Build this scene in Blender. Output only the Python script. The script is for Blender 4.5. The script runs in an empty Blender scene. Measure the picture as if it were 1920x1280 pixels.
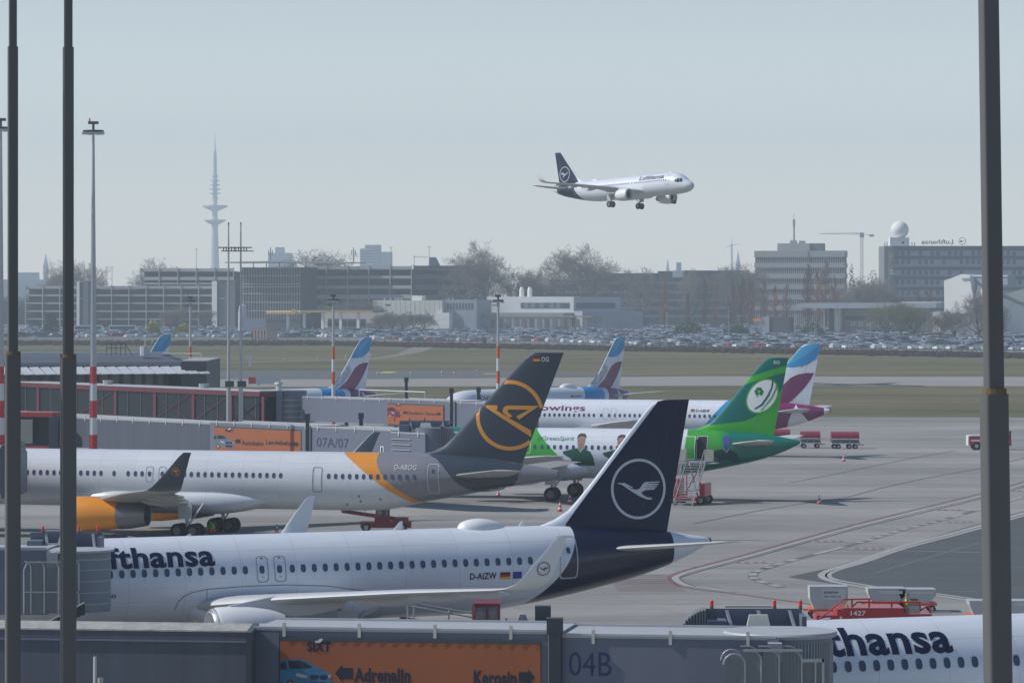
import bpy, bmesh, math, random
from mathutils import Vector, Matrix, Euler
R = math.radians
sin, cos, pi = math.sin, math.cos, math.pi
# ------------------------------------------------------------------ camera, sky, sun, exposure
FP, CH, HY = 7500.0, 17.0, 550.0          # focal length in photo pixels, eye height, horizon row
sc = bpy.context.scene
cd = bpy.data.cameras.new("camera"); cam = bpy.data.objects.new("camera", cd)
sc.collection.objects.link(cam); sc.camera = cam
cam.location = (0, 0, CH); cam.rotation_euler = (R(90), 0, 0)
cd.sensor_width = 36; cd.lens = 36 * FP / 1920
cd.shift_y = -(640 - HY) / 1920
cd.clip_start = 1; cd.clip_end = 40000
SUN_EL, SUN_AZ = R(41), R(-90)            # light comes from the left of the view
sc.world = bpy.data.worlds.new("World"); sc.world.use_nodes = True
wn = sc.world.node_tree; wn.nodes.clear()
sky = wn.nodes.new('ShaderNodeTexSky'); sky.sky_type = 'NISHITA'; sky.sun_disc = False
sky.sun_elevation = SUN_EL; sky.sun_rotation = SUN_AZ
sky.air_density = 1.0; sky.dust_density = 0.3; sky.ozone_density = 5.0; sky.altitude = 20
bg = wn.nodes.new('ShaderNodeBackground'); bg.inputs['Strength'].default_value = 0.088
wo = wn.nodes.new('ShaderNodeOutputWorld')
# a pale hazy band low over the horizon, added to the clear sky
_tc = wn.nodes.new('ShaderNodeTexCoord'); _sp = wn.nodes.new('ShaderNodeSeparateXYZ'); wn.links.new(_tc.outputs['Generated'], _sp.inputs[0])
_mr = wn.nodes.new('ShaderNodeMapRange'); _mr.inputs['From Min'].default_value = .0; _mr.inputs['From Max'].default_value = .14
_mr.inputs['To Min'].default_value = 1; _mr.inputs['To Max'].default_value = 0; _mr.interpolation_type = 'SMOOTHSTEP'
wn.links.new(_sp.outputs[2], _mr.inputs['Value'])
_mx = wn.nodes.new('ShaderNodeMix'); _mx.data_type = 'RGBA'; _mx.blend_type = 'ADD'; _mx.inputs[7].default_value = (8.0, 7.2, 6.2, 1)
wn.links.new(_mr.outputs[0], _mx.inputs[0]); wn.links.new(sky.outputs[0], _mx.inputs[6]); wn.links.new(_mx.outputs[2], bg.inputs[0]); wn.links.new(bg.outputs[0], wo.inputs[0])
sd = bpy.data.lights.new("sun", 'SUN'); sd.energy = 4.0; sd.angle = R(0.5); sd.color = (1, 0.965, 0.92)
so = bpy.data.objects.new("sun", sd); sc.collection.objects.link(so); so.location = (-60, 0, 60)
sdir = Vector((sin(SUN_AZ) * cos(SUN_EL), cos(SUN_AZ) * cos(SUN_EL), sin(SUN_EL)))
so.rotation_euler = sdir.to_track_quat('Z', 'Y').to_euler()
vs = sc.view_settings
vs.view_transform = 'Standard'; vs.look = 'None'; vs.exposure = 0.0; vs.gamma = 1.0
sc.cycles.max_bounces = 8; sc.cycles.volume_bounces = 3; sc.cycles.transparent_max_bounces = 12
sc.cycles.diffuse_bounces = 3

# ------------------------------------------------------------------ helpers
COL = sc.collection
def gx(px, Y): return (px - 960) / FP * Y
def gz(py, Y): return CH - (py - HY) * Y / FP
def gp(px, py):
    Y = FP * CH / (py - HY); return ((px - 960) / FP * Y, Y)

class E:                                   # arithmetic on shader sockets
    def __init__(s, nt, sock): s.nt, s.s = nt, sock
    def _b(s, o, op, rev=False):
        n = s.nt.nodes.new('ShaderNodeMath'); n.operation = op
        a, b = (o, s) if rev else (s, o)
        for i, v in enumerate((a, b)):
            if isinstance(v, E): s.nt.links.new(v.s, n.inputs[i])
            else: n.inputs[i].default_value = v
        return E(s.nt, n.outputs[0])
    def __add__(s, o): return s._b(o, 'ADD')
    def __radd__(s, o): return s._b(o, 'ADD')
    def __sub__(s, o): return s._b(o, 'SUBTRACT')
    def __rsub__(s, o): return s._b(o, 'SUBTRACT', True)
    def __mul__(s, o): return s._b(o, 'MULTIPLY')
    def __rmul__(s, o): return s._b(o, 'MULTIPLY')
    def __truediv__(s, o): return s._b(o, 'DIVIDE')
    def __gt__(s, o): return s._b(o, 'GREATER_THAN')
    def __lt__(s, o): return s._b(o, 'LESS_THAN')
    def pw(s, o): return s._b(o, 'POWER')
    def mx(s, o): return s._b(o, 'MAXIMUM')
    def mn(s, o): return s._b(o, 'MINIMUM')
    def mod(s, o): return s._b(o, 'FLOORED_MODULO')
def coords(nt, kind='Object', scale=None):
    tc = nt.nodes.new('ShaderNodeTexCoord'); o = tc.outputs[kind]
    if scale:
        mp = nt.nodes.new('ShaderNodeMapping'); mp.inputs['Scale'].default_value = scale
        nt.links.new(o, mp.inputs[0]); o = mp.outputs[0]
    return o
def xyz(nt, kind='Object'):
    sp = nt.nodes.new('ShaderNodeSeparateXYZ'); nt.links.new(coords(nt, kind), sp.inputs[0])
    return [E(nt, sp.outputs[i]) for i in range(3)]
def noise(nt, scale=(1, 1, 1), sc_=1.0, detail=4, rough=.55, kind='Object'):
    n = nt.nodes.new('ShaderNodeTexNoise'); n.inputs['Scale'].default_value = sc_
    n.inputs['Detail'].default_value = detail; n.inputs['Roughness'].default_value = rough
    nt.links.new(coords(nt, kind, scale), n.inputs['Vector']); return E(nt, n.outputs[0])
def mixc(nt, fac, a, b):
    n = nt.nodes.new('ShaderNodeMix'); n.data_type = 'RGBA'
    if isinstance(fac, E): nt.links.new(fac.s, n.inputs[0])
    else: n.inputs[0].default_value = fac
    for i, v in ((6, a), (7, b)):
        if isinstance(v, tuple): n.inputs[i].default_value = (*v, 1)
        else: nt.links.new(v, n.inputs[i])
    return n.outputs[2]
def mulc(nt, c, f):                        # colour times scalar
    n = nt.nodes.new('ShaderNodeVectorMath'); n.operation = 'SCALE'
    if isinstance(c, tuple): n.inputs[0].default_value = c
    else: nt.links.new(c, n.inputs[0])
    nt.links.new(f.s, n.inputs[3]); return n.outputs[0]
MC = {}
def mat(name, col=(.5, .5, .5), rough=.6, metal=0, coat=0, var=.12, vs_=(1, 1, 1), vscale=1.5, fn=None, alpha=None, emit=None, bump=0, spec=None):
    if name in MC: return MC[name]
    m = bpy.data.materials.new(name); m.use_nodes = True; nt = m.node_tree
    b = nt.nodes['Principled BSDF']
    b.inputs['Roughness'].default_value = rough; b.inputs['Metallic'].default_value = metal
    b.inputs['Coat Weight'].default_value = coat
    if spec is not None: b.inputs['Specular IOR Level'].default_value = spec
    c = fn(nt) if fn else col
    if var:
        nz = noise(nt, vs_, vscale); f = nz * (2 * var) + (1 - var); c = mulc(nt, c, f)
        if bump:
            bp = nt.nodes.new('ShaderNodeBump'); bp.inputs['Strength'].default_value = bump
            nt.links.new(nz.s, bp.inputs['Height']); nt.links.new(bp.outputs[0], b.inputs['Normal'])
    if isinstance(c, tuple): b.inputs['Base Color'].default_value = (*c, 1)
    else: nt.links.new(c, b.inputs['Base Color'])
    if alpha is not None: b.inputs['Alpha'].default_value = alpha
    if emit: b.inputs['Emission Color'].default_value = (*emit[0], 1); b.inputs['Emission Strength'].default_value = emit[1]
    MC[name] = m; return m

def link(o, parent=None):
    COL.objects.link(o)
    if parent: o.parent = parent
    return o
def tag(o, label=None, cat=None, group=None, kind=None):
    for k, v in (('label', label), ('category', cat), ('group', group), ('kind', kind)):
        if v: o[k] = v
    return o
def thing(name, label, cat, loc=(0, 0, 0), rz=0, group=None):
    o = bpy.data.objects.new(name, None); COL.objects.link(o)
    o.empty_display_size = .5
    o.location = loc; o.rotation_euler = (0, 0, rz); return tag(o, label, cat, group)
def copy_tree(o, parent=None):
    c = o.copy(); COL.objects.link(c); c.parent = parent
    for ch in list(o.children): copy_tree(ch, c)
    return c

class MB:
    def __init__(s): s.v, s.f, s.m, s.mi, s.T = [], [], [], 0, None
    def add(s, vs_, fs):
        n = len(s.v)
        if s.T is not None: vs_ = [tuple(s.T @ Vector(p)) for p in vs_]
        s.v += [tuple(p) for p in vs_]; s.f += [tuple(i + n for i in f) for f in fs]; s.m += [s.mi] * len(fs); return s
    def box(s, x0, x1, y0, y1, z0, z1):
        return s.add([(x0, y0, z0), (x1, y0, z0), (x1, y1, z0), (x0, y1, z0), (x0, y0, z1), (x1, y0, z1), (x1, y1, z1), (x0, y1, z1)],
                     [(3, 2, 1, 0), (4, 5, 6, 7), (0, 1, 5, 4), (1, 2, 6, 5), (2, 3, 7, 6), (3, 0, 4, 7)])
    def obox(s, a, b, w, z0, z1, z0b=None, z1b=None):     # box along the plan segment a-b
        a, b = Vector(a[:2]), Vector(b[:2]); d = (b - a).normalized(); n = Vector((-d.y, d.x)) * w / 2
        z0b = z0 if z0b is None else z0b; z1b = z1 if z1b is None else z1b
        q = [a + n, a - n, b - n, b + n]; lo = (z0, z0, z0b, z0b); hi = (z1, z1, z1b, z1b)
        return s.add([(p.x, p.y, l) for p, l in zip(q, lo)] + [(p.x, p.y, h) for p, h in zip(q, hi)],
                     [(3, 2, 1, 0), (4, 5, 6, 7), (0, 1, 5, 4), (1, 2, 6, 5), (2, 3, 7, 6), (3, 0, 4, 7)])
    def rings(s, rings, cap=True, closed=True):
        n = len(rings[0]); vs_ = [p for r in rings for p in r]; fs = []
        for i in range(len(rings) - 1):
            for j in range(n if closed else n - 1):
                k = (j + 1) % n
                fs.append((i * n + j, i * n + k, (i + 1) * n + k, (i + 1) * n + j))
        if cap: fs += [tuple(range(n))[::-1], tuple((len(rings) - 1) * n + j for j in range(n))]
        return s.add(vs_, fs)
    def cyl(s, a, b, r0, r1=None, n=8, cap=True):
        a, b = Vector(a), Vector(b); r1 = r0 if r1 is None else r1
        d = (b - a).normalized(); u = d.orthogonal().normalized(); w = d.cross(u)
        rs = [[tuple(p + (u * cos(2 * pi * j / n) + w * sin(2 * pi * j / n)) * r) for j in range(n)] for p, r in ((a, r0), (b, r1))]
        return s.rings(rs, cap)
    def lathe(s, prof, n=20, c=(0, 0, 0), axis='z', cap=False):  # prof: (axial, radius)
        rs = []
        for t, r in prof:
            ring = []
            for j in range(n):
                a = 2 * pi * j / n; p, q = r * cos(a), r * sin(a)
                ring.append((c[0] + p, c[1] + q, c[2] + t) if axis == 'z' else (c[0] + t, c[1] + p, c[2] + q) if axis == 'x' else (c[0] + p, c[1] + t, c[2] + q))
            rs.append(ring)
        return s.rings(rs, cap)
    def sphere(s, c, r, n=14, m=8, sz=1):
        return s.lathe([(-r * sz * cos(pi * i / m), max(.001, r * sin(pi * i / m))) for i in range(m + 1)], n, c)
    def prism(s, pts, y0, y1, plane='xz'):   # polygon in a plane, extruded along the third axis
        n = len(pts)
        if plane == 'xz': A = [(p[0], y0, p[1]) for p in pts] + [(p[0], y1, p[1]) for p in pts]
        elif plane == 'xy': A = [(p[0], p[1], y0) for p in pts] + [(p[0], p[1], y1) for p in pts]
        else: A = [(y0, p[0], p[1]) for p in pts] + [(y1, p[0], p[1]) for p in pts]
        return s.add(A, [tuple(range(n)), tuple(range(2 * n - 1, n - 1, -1))] + [(j, n + j, n + (j + 1) % n, (j + 1) % n) for j in range(n)])
    def build(s, name, mats, parent=None, smooth=False, loc=None, fixn=True):
        me = bpy.data.meshes.new(name); me.from_pydata(s.v, [], s.f)
        for m in (mats if isinstance(mats, (list, tuple)) else [mats]): me.materials.append(m)
        if s.mi or any(s.m): me.polygons.foreach_set('material_index', s.m)
        if fixn:
            bm = bmesh.new(); bm.from_mesh(me); bmesh.ops.recalc_face_normals(bm, faces=bm.faces); bm.to_mesh(me); bm.free()
        if smooth: me.shade_smooth() if smooth is True else me.set_sharp_from_angle(angle=smooth) or me.shade_smooth() if False else None
        if smooth:
            me.polygons.foreach_set('use_smooth', [True] * len(me.polygons))
            if smooth is not True: me.set_sharp_from_angle(angle=smooth)
        o = bpy.data.objects.new(name, me); link(o, parent)
        if loc: o.location = loc
        return o
SM = R(35)
def boxes(t, nm, m, lst):                  # one part per box
    for q in lst: MB().box(*q).build(nm, m, t)

def text_mesh(txt, bold=0.0, shear=0.0):
    """2D verts/faces of a word, scaled to the unit box of its capitals."""
    cu = bpy.data.curves.new('t', 'FONT'); cu.body = txt; cu.offset = bold; cu.shear = shear; cu.resolution_u = 3; cu.space_character = 1 + bold * 1.6
    o = bpy.data.objects.new('t', cu); COL.objects.link(o)
    dg = bpy.context.evaluated_depsgraph_get(); me = bpy.data.meshes.new_from_object(o.evaluated_get(dg))
    v = [(p.co.x, p.co.y) for p in me.vertices]; f = [tuple(p.vertices) for p in me.polygons]
    bpy.data.objects.remove(o); bpy.data.curves.remove(cu); bpy.data.meshes.remove(me)
    x0 = min(p[0] for p in v); x1 = max(p[0] for p in v)
    return [((p[0] - x0) / (x1 - x0), p[1]) for p in v], f     # u in 0..1, v: cap height about .73
def decal(name, m, parent, mapf, polys=None, text=None, step=None, keep=None, thick=0, bold=0.02, shear=0):
    """flat polygons / lettering pressed onto a surface given by mapf(u, v) -> xyz"""
    bm = bmesh.new()
    if text:
        V, Fs = text_mesh(text, bold, shear)
        vs_ = [bm.verts.new((p[0], p[1], 0)) for p in V]
        for f in Fs:
            try: bm.faces.new([vs_[i] for i in f])
            except ValueError: pass
    for pl in polys or []:
        try: bm.faces.new([bm.verts.new((p[0], p[1], 0)) for p in pl])
        except ValueError: pass
    if polys: bmesh.ops.triangulate(bm, faces=bm.faces[:])
    if step:
        for ax, st in enumerate(step):
            if not st: continue
            lo = min(v.co[ax] for v in bm.verts); hi = max(v.co[ax] for v in bm.verts); k = lo + st
            no = Vector((1, 0, 0)) if ax == 0 else Vector((0, 1, 0))
            while k < hi - st * .2:
                bmesh.ops.bisect_plane(bm, geom=bm.verts[:] + bm.edges[:] + bm.faces[:], dist=1e-5, plane_co=no * k, plane_no=no); k += st
    if keep:
        dead = [f for f in bm.faces if not keep(*f.calc_center_median()[:2])]
        bmesh.ops.delete(bm, geom=dead, context='FACES')
    for v in bm.verts: v.co = mapf(v.co.x, v.co.y)
    me = bpy.data.meshes.new(name); bm.to_mesh(me); bm.free(); me.materials.append(m)
    me.polygons.foreach_set('use_smooth', [True] * len(me.polygons))
    o = bpy.data.objects.new(name, me); return link(o, parent)
def ring2(cx, cz, r, w, n=40):
    out = []
    for j in range(n):
        a, b = 2 * pi * j / n, 2 * pi * (j + 1) / n
        out.append([(cx + r * cos(a), cz + r * sin(a)), (cx + r * cos(b), cz + r * sin(b)), (cx + (r - w) * cos(b), cz + (r - w) * sin(b)), (cx + (r - w) * cos(a), cz + (r - w) * sin(a))])
    return out
def rrect(x0, x1, z0, z1, r, n=3):
    P = []
    for cx, cz, a0 in ((x1 - r, z0 + r, -90), (x1 - r, z1 - r, 0), (x0 + r, z1 - r, 90), (x0 + r, z0 + r, 180)):
        for k in range(n + 1): a = R(a0 + 90 * k / n); P.append((cx + r * cos(a), cz + r * sin(a)))
    return P
def outline(P, w):
    cx = sum(p[0] for p in P) / len(P); cz = sum(p[1] for p in P) / len(P)
    hx = max(abs(p[0] - cx) for p in P); hz = max(abs(p[1] - cz) for p in P)
    Q = [(cx + (p[0] - cx) * (1 - w / hx), cz + (p[1] - cz) * (1 - w / hz)) for p in P]; n = len(P)
    return [[P[j], P[(j + 1) % n], Q[(j + 1) % n], Q[j]] for j in range(n)]

# ------------------------------------------------------------------ common materials
def paint(name, col, rough=.35, coat=.2, var=.05, spec=None): return mat(name, col, rough, 0, coat, var, (1, 1, 1), 1.2, spec=spec)
WHITE = paint('white_paint', (.78, .79, .8)); GREYP = paint('light_grey_paint', (.48, .5, .52))
DGREY = mat('dark_grey_metal', (.09, .1, .11), .5, .3); BLACK = mat('black_rubber', (.02, .02, .022), .8)
STEEL = mat('galvanised_steel', (.42, .44, .46), .45, .5); GLASSD = mat('dark_glass', (.02, .03, .045), .12, 0, 0, .1)
RED = paint('red_paint', (.5, .02, .02), .4); ORANGE = paint('orange_paint', (.75, .2, .04), .45)
NAVY = paint('navy_paint', (.006, .012, .05), .45, 0, .03, spec=.3)
# ------------------------------------------------------------------ ground, taxiways, markings
def gpoly(name, pts, z, m, kind='structure', label=None, cat=None):
    bm = bmesh.new(); f = bm.faces.new([bm.verts.new((p[0], p[1], z)) for p in pts])
    bmesh.ops.triangulate(bm, faces=[f]); bmesh.ops.recalc_face_normals(bm, faces=bm.faces)
    if bm.faces[0].normal.z < 0: bmesh.ops.reverse_faces(bm, faces=bm.faces)
    me = bpy.data.meshes.new(name); bm.to_mesh(me); bm.free(); me.materials.append(m)
    o = bpy.data.objects.new(name, me); link(o); return tag(o, label, cat, None, kind)
def grass_col(nt):
    a = noise(nt, (.004, .02, 1), 1, 4); b = noise(nt, (.05, .25, 1), 1, 5, .7); c = noise(nt, (.012, .05, 1), 1.3, 3)
    g = mixc(nt, (a - .38) * 4.5, (.1, .105, .052), (.175, .145, .088))
    g = mixc(nt, (c - .5) * 3, g, (.065, .09, .04))
    return mulc(nt, g, b * 1.5 + .25)
def conc_col(nt):
    a = noise(nt, (.012, .05, 1), 1, 6, .6); b = noise(nt, (.09, .6, 1), 1, 6, .75); d = noise(nt, (.4, .4, 1), 1, 5, .7)
    g = mixc(nt, (a - .38) * 4, (.205, .2, .19), (.315, .305, .285))
    g = mulc(nt, g, b * .62 + .7)
    x, y, z = xyz(nt)
    u = x * cos(R(14)) + y * sin(R(14)); v = y * cos(R(14)) - x * sin(R(14))
    ju = (u.mod(7.5) < .07) * .22; jv = (v.mod(7.5) < .1) * .3
    n = nt.nodes.new('ShaderNodeTexNoise'); n.inputs['Scale'].default_value = .133; n.inputs['Detail'].default_value = 0
    slab = nt.nodes.new('ShaderNodeTexWhiteNoise'); slab.noise_dimensions = '2D'
    cm = nt.nodes.new('ShaderNodeCombineXYZ')
    fl = lambda q: (q - q.mod(7.5)) / 7.5
    nt.links.new(fl(u).s, cm.inputs[0]); nt.links.new(fl(v).s, cm.inputs[1]); nt.links.new(cm.outputs[0], slab.inputs['Vector'])
    g = mulc(nt, g, E(nt, slab.outputs['Value']) * .1 + .95)
    st = ((noise(nt, (.07, .35, 1), 1, 3) - .63) * 6).mx(0).mn(1)       # oil and rubber stains
    g = mixc(nt, st * .55, g, (.09, .09, .09))
    tw = noise(nt, (.015, .9, 1), 1, 4, .7); g = mixc(nt, ((tw - .62) * 7).mx(0).mn(.35), g, (.08, .08, .085))
    return mulc(nt, g, (1 - ju.mx(jv)) * (d * .3 + .85))
M_GRASS = mat('grass', fn=grass_col, rough=.95, var=0, spec=.1)
M_CONC = mat('apron_concrete', fn=conc_col, rough=.8, var=0, spec=.3)
M_ASPH = mat('apron_asphalt', (.075, .085, .09), .85, var=.3, vs_=(.06, .3, 1), vscale=1)
M_ASPH2 = mat('road_asphalt', (.14, .145, .15), .9, var=.15, vs_=(.02, .1, 1), vscale=1)
M_LINEW = mat('white_marking', (.34, .34, .33), .8, var=.25, vscale=.8)
M_LINER = mat('red_marking', (.21, .11, .11), .8, var=.25, vscale=.8)
M_LINEY = mat('yellow_marking', (.5, .38, .06), .8, var=.2, vscale=.8)
M_JOINT = mat('joint_sealant', (.14, .14, .14), .9, var=.35, vscale=.3)
gpoly('ground', [(-9000, -300), (9000, -300), (9000, 16000), (-9000, 16000)], 0, M_GRASS)
gpoly('apron', [(-400, -200), (500, -200), (500, 545), (60, 548), (-400, 600)], .02, M_CONC)
YA = lambda py: FP * CH / (py - HY)
X = lambda px, py: gp(px, py)
gpoly('taxiway', [(-600, YA(726)), (-50, YA(725.5)), (40, YA(723)), (140, YA(725)), (600, YA(729)), (600, YA(712)), (140, YA(707)), (40, YA(705)), (-30, YA(711)), (-600, YA(713))], .02,
      mat('taxiway_concrete', (.27, .255, .235), .9, var=.2, vs_=(.01, .2, 1), vscale=1))
gpoly('taxiway_asphalt', [(-400, YA(714)), (-30, YA(711.5)), (9, YA(706.5)), (30, YA(704)), (-2, YA(694)), (-80, YA(695)), (-400, YA(700))], .016, mat('taxiway_asphalt', (.105, .11, .115), .9, var=.2, vs_=(.02, .2, 1), vscale=1))
for a, b in ((709, 709.8), (719.5, 720.3)):
    gpoly('taxiway_line', [X(1560, b), X(2300, b + 4), X(2300, a + 4), X(1560, a)], .03, M_LINEW)
gpoly('path', [X(700, 671), X(745, 664), X(762, 655), X(785, 648), X(800, 648), X(815, 651), X(790, 660), X(745, 668), X(700, 674)], .012, mat('gravel_path', (.19, .175, .155), .95, var=.15))
gpoly('path', [(-400, YA(682)), X(330, 681.5), X(560, 676), X(700, 671.5), X(700, 673), X(560, 677.4), X(330, 683), (-400, YA(683.4))], .012, MC['gravel_path'])
# perimeter road and car park surface beyond the grass
gpoly('perimeter_road', [X(-300, 639.5), X(600, 642), X(1000, 648), X(1300, 656.5), X(1920, 665), X(2300, 669), X(2300, 662), X(1920, 659), X(1300, 652), X(1000, 644), X(600, 638), X(-300, 636)], .014, M_ASPH2)
gpoly('car_park_surface', [X(-300, 634), X(600, 636), X(1000, 642), X(1300, 651), X(1920, 658), X(2300, 662), (500, 2150), (-900, 2150)], .018, M_ASPH2)
# dark asphalt stand at the right
gpoly('apron_asphalt', [X(1476, 1082), X(1552, 1066), X(1625, 1044.5), X(1700, 1021), X(1790, 995), X(1920, 958), X(2250, 880), X(2600, 1000), X(2400, 1190), X(1900, 1138), X(1732, 1113), X(1663, 1107), X(1608, 1099), X(1545, 1092)], .03, M_ASPH)
def stripe(name, pts, w, m, z=.034, dash=None, closed=False):
    """ground line of true width w along photo points (each turned into a ground point)"""
    P = [Vector(gp(*p)) for p in pts]
    Q = []                                   # smooth
    for i in range(len(P) - 1):
        p0 = P[max(i - 1, 0)]; p1, p2 = P[i], P[i + 1]; p3 = P[min(i + 2, len(P) - 1)]
        for k in range(8):
            t = k / 8; Q.append(.5 * ((2 * p1) + (p2 - p0) * t + (2 * p0 - 5 * p1 + 4 * p2 - p3) * t * t + (3 * p1 - p0 - 3 * p2 + p3) * t ** 3))
    Q.append(P[-1])
    b = MB(); acc = 0
    L_, R_ = [], []
    for i, q in enumerate(Q):
        d = (Q[min(i + 1, len(Q) - 1)] - Q[max(i - 1, 0)]).normalized(); n = Vector((-d.y, d.x)) * w / 2
        L_.append((q.x + n.x, q.y + n.y, z)); R_.append((q.x - n.x, q.y - n.y, z))
    for i in range(len(Q) - 1):
        l = (Q[i + 1] - Q[i]).length; acc += l
        if dash and int(acc / dash) % 2: continue
        b.add([L_[i], R_[i], R_[i + 1], L_[i + 1]], [(0, 1, 2, 3)])
    o = b.build(name, m, fixn=False); return tag(o, kind='structure')
RL = [(2100, 848), (1920, 903), (1837, 926), (1710, 957), (1600, 984), (1500, 1011), (1400, 1039), (1300, 1065), (1268, 1075), (1256, 1083), (1264, 1093), (1287, 1102), (1375, 1113), (1480, 1127), (1560, 1139)]
stripe('red_marking', RL, .32, M_LINER)
WL = [(p[0] + 4, p[1] + 3.5) for p in RL[:7]] + [(1306, 1068), (1277, 1077), (1266, 1084), (1274, 1092), (1294, 1099), (1375, 1110)]
stripe('white_marking', WL, .4, M_LINEW, .038)
stripe('joint_line', [(p[0] + 4, p[1] + 3.5) for p in WL[:9]] + [(1275, 1084), (1284, 1092), (1305, 1100)], .15, M_JOINT, .042)
ZL = [(2100, 880), (1920, 931), (1837, 955), (1755, 978), (1697, 992), (1653, 1005), (1609, 1018), (1480, 1052), (1435, 1066), (1416, 1073), (1411, 1081), (1426, 1090), (1465, 1101)]
stripe('zipper_marking', ZL, .6, M_JOINT, .034)
stripe('zipper_marking', ZL, .5, M_LINEW, .038, dash=1.6)
EL = [(2100, 910), (1920, 962), (1794, 998), (1691, 1025), (1608, 1053), (1562, 1067), (1542, 1078), (1556, 1089), (1608, 1099), (1663, 1107.5), (1732, 1114), (1819, 1126), (1900, 1139)]
stripe('stand_marking', EL, .55, M_LINEW, .038)
stripe('stand_marking', [(p[0] + 9, p[1] + 2.2) for p in EL[:5]] + [(1571, 1068.5), (1553, 1078), (1565, 1086.5), (1616, 1096), (1672, 1105), (1741, 1111.5), (1828, 1123.5)], .4, M_LINEW, .038)
for x0, x1, y in ((1650, 1707, 1061), (1768, 1828, 1061), (1895, 1925, 1062), (1772, 1832, 1109), (1896, 1925, 1106), (1700, 1870, 1028), (1890, 1925, 1028.6)):
    stripe('stand_dash', [(x0, y), (x1, y + .4)], .3, mat('faded_yellow_marking', (.2, .17, .08), .8), .038)
for P in ([(1300, 982), (1420, 958), (1500, 945), (1587, 932), (1653, 915), (1740, 896), (1837, 878), (1920, 859), (2050, 830)], [(1480, 905), (1560, 890), (1681, 865), (1791, 845)]):
    stripe('joint_line', P, .22, mat('dark_joint', (.09, .09, .09), .9, var=.4, vscale=.3), .03)
stripe('joint_line', [(1640, 1075), (1760, 1040), (1837, 1018)], .25, M_JOINT, .042)
stripe('white_marking', [(1300, 1064.5), (1440, 1066)], .35, mat('faded_white_marking', (.3, .3, .29), .8), .034)
stripe('white_marking', [(1480, 1028), (1840, 1036)], .25, MC['faded_white_marking'], .034)
stripe('white_marking', [(1740, 956), (1840, 959)], .25, MC['faded_white_marking'], .034)
for k in range(9): stripe('hatch_marking', [(1135 + k * 3, 1078.5 + k * 3.6), (1252 + k * 4, 1079 + k * 3.6)], .28, M_LINER, .034)
for x, y in ((1408, 1055), (1555, 1015), (1779, 956), (1800, 979), (1630, 1029), (1917, 920)):   # worn red stand numbers in a white oval
    cx, cy = gp(x, y); b = MB(); c = MB()
    b.add([(cx + 1.5 * cos(a * pi / 8), cy + .95 * sin(a * pi / 8), .034) for a in range(16)], [tuple(range(16))])
    tag(b.build('stand_number_ground', M_CONC if 0 else MC['faded_white_marking'], fixn=False), kind='structure')
    for q in (-.8, -.25, .3, .8): c.add([(cx + q - .17, cy - .5, .04), (cx + q + .17, cy - .5, .04), (cx + q + .17, cy + .5, .04), (cx + q - .17, cy + .5, .04)], [(0, 1, 2, 3)])
    tag(c.build('stand_number', M_LINER, fixn=False), kind='structure')
stripe('yellow_marking', [(720, 699.6), (734, 696.6)], 3, M_LINEY, .03)
stripe('yellow_marking', [(915, 701.5), (923, 700)], 3, M_LINEY, .03)
# ------------------------------------------------------------------ aircraft
def pchip(xs, ys):
    n = len(xs); h = [xs[i + 1] - xs[i] for i in range(n - 1)]; d = [(ys[i + 1] - ys[i]) / h[i] for i in range(n - 1)]
    m = [d[0]] + [0 if d[i - 1] * d[i] <= 0 else 2 / (1 / d[i - 1] + 1 / d[i]) for i in range(1, n - 1)] + [d[-1]]
    def f(x):
        if x <= xs[0]: return ys[0]
        if x >= xs[-1]: return ys[-1]
        i = next(k for k in range(n - 1) if x <= xs[k + 1]); t = (x - xs[i]) / h[i]
        return (ys[i] * (1 + 2 * t) * (1 - t) ** 2 + ys[i + 1] * t * t * (3 - 2 * t) + h[i] * (m[i] * t * (1 - t) ** 2 + m[i + 1] * t * t * (t - 1)))
    return f
def naca(u, T): return 5 * T * (.2969 * math.sqrt(max(u, 0)) - .126 * u - .3516 * u * u + .2843 * u ** 3 - .1015 * u ** 4)
class Shape: pass
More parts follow.
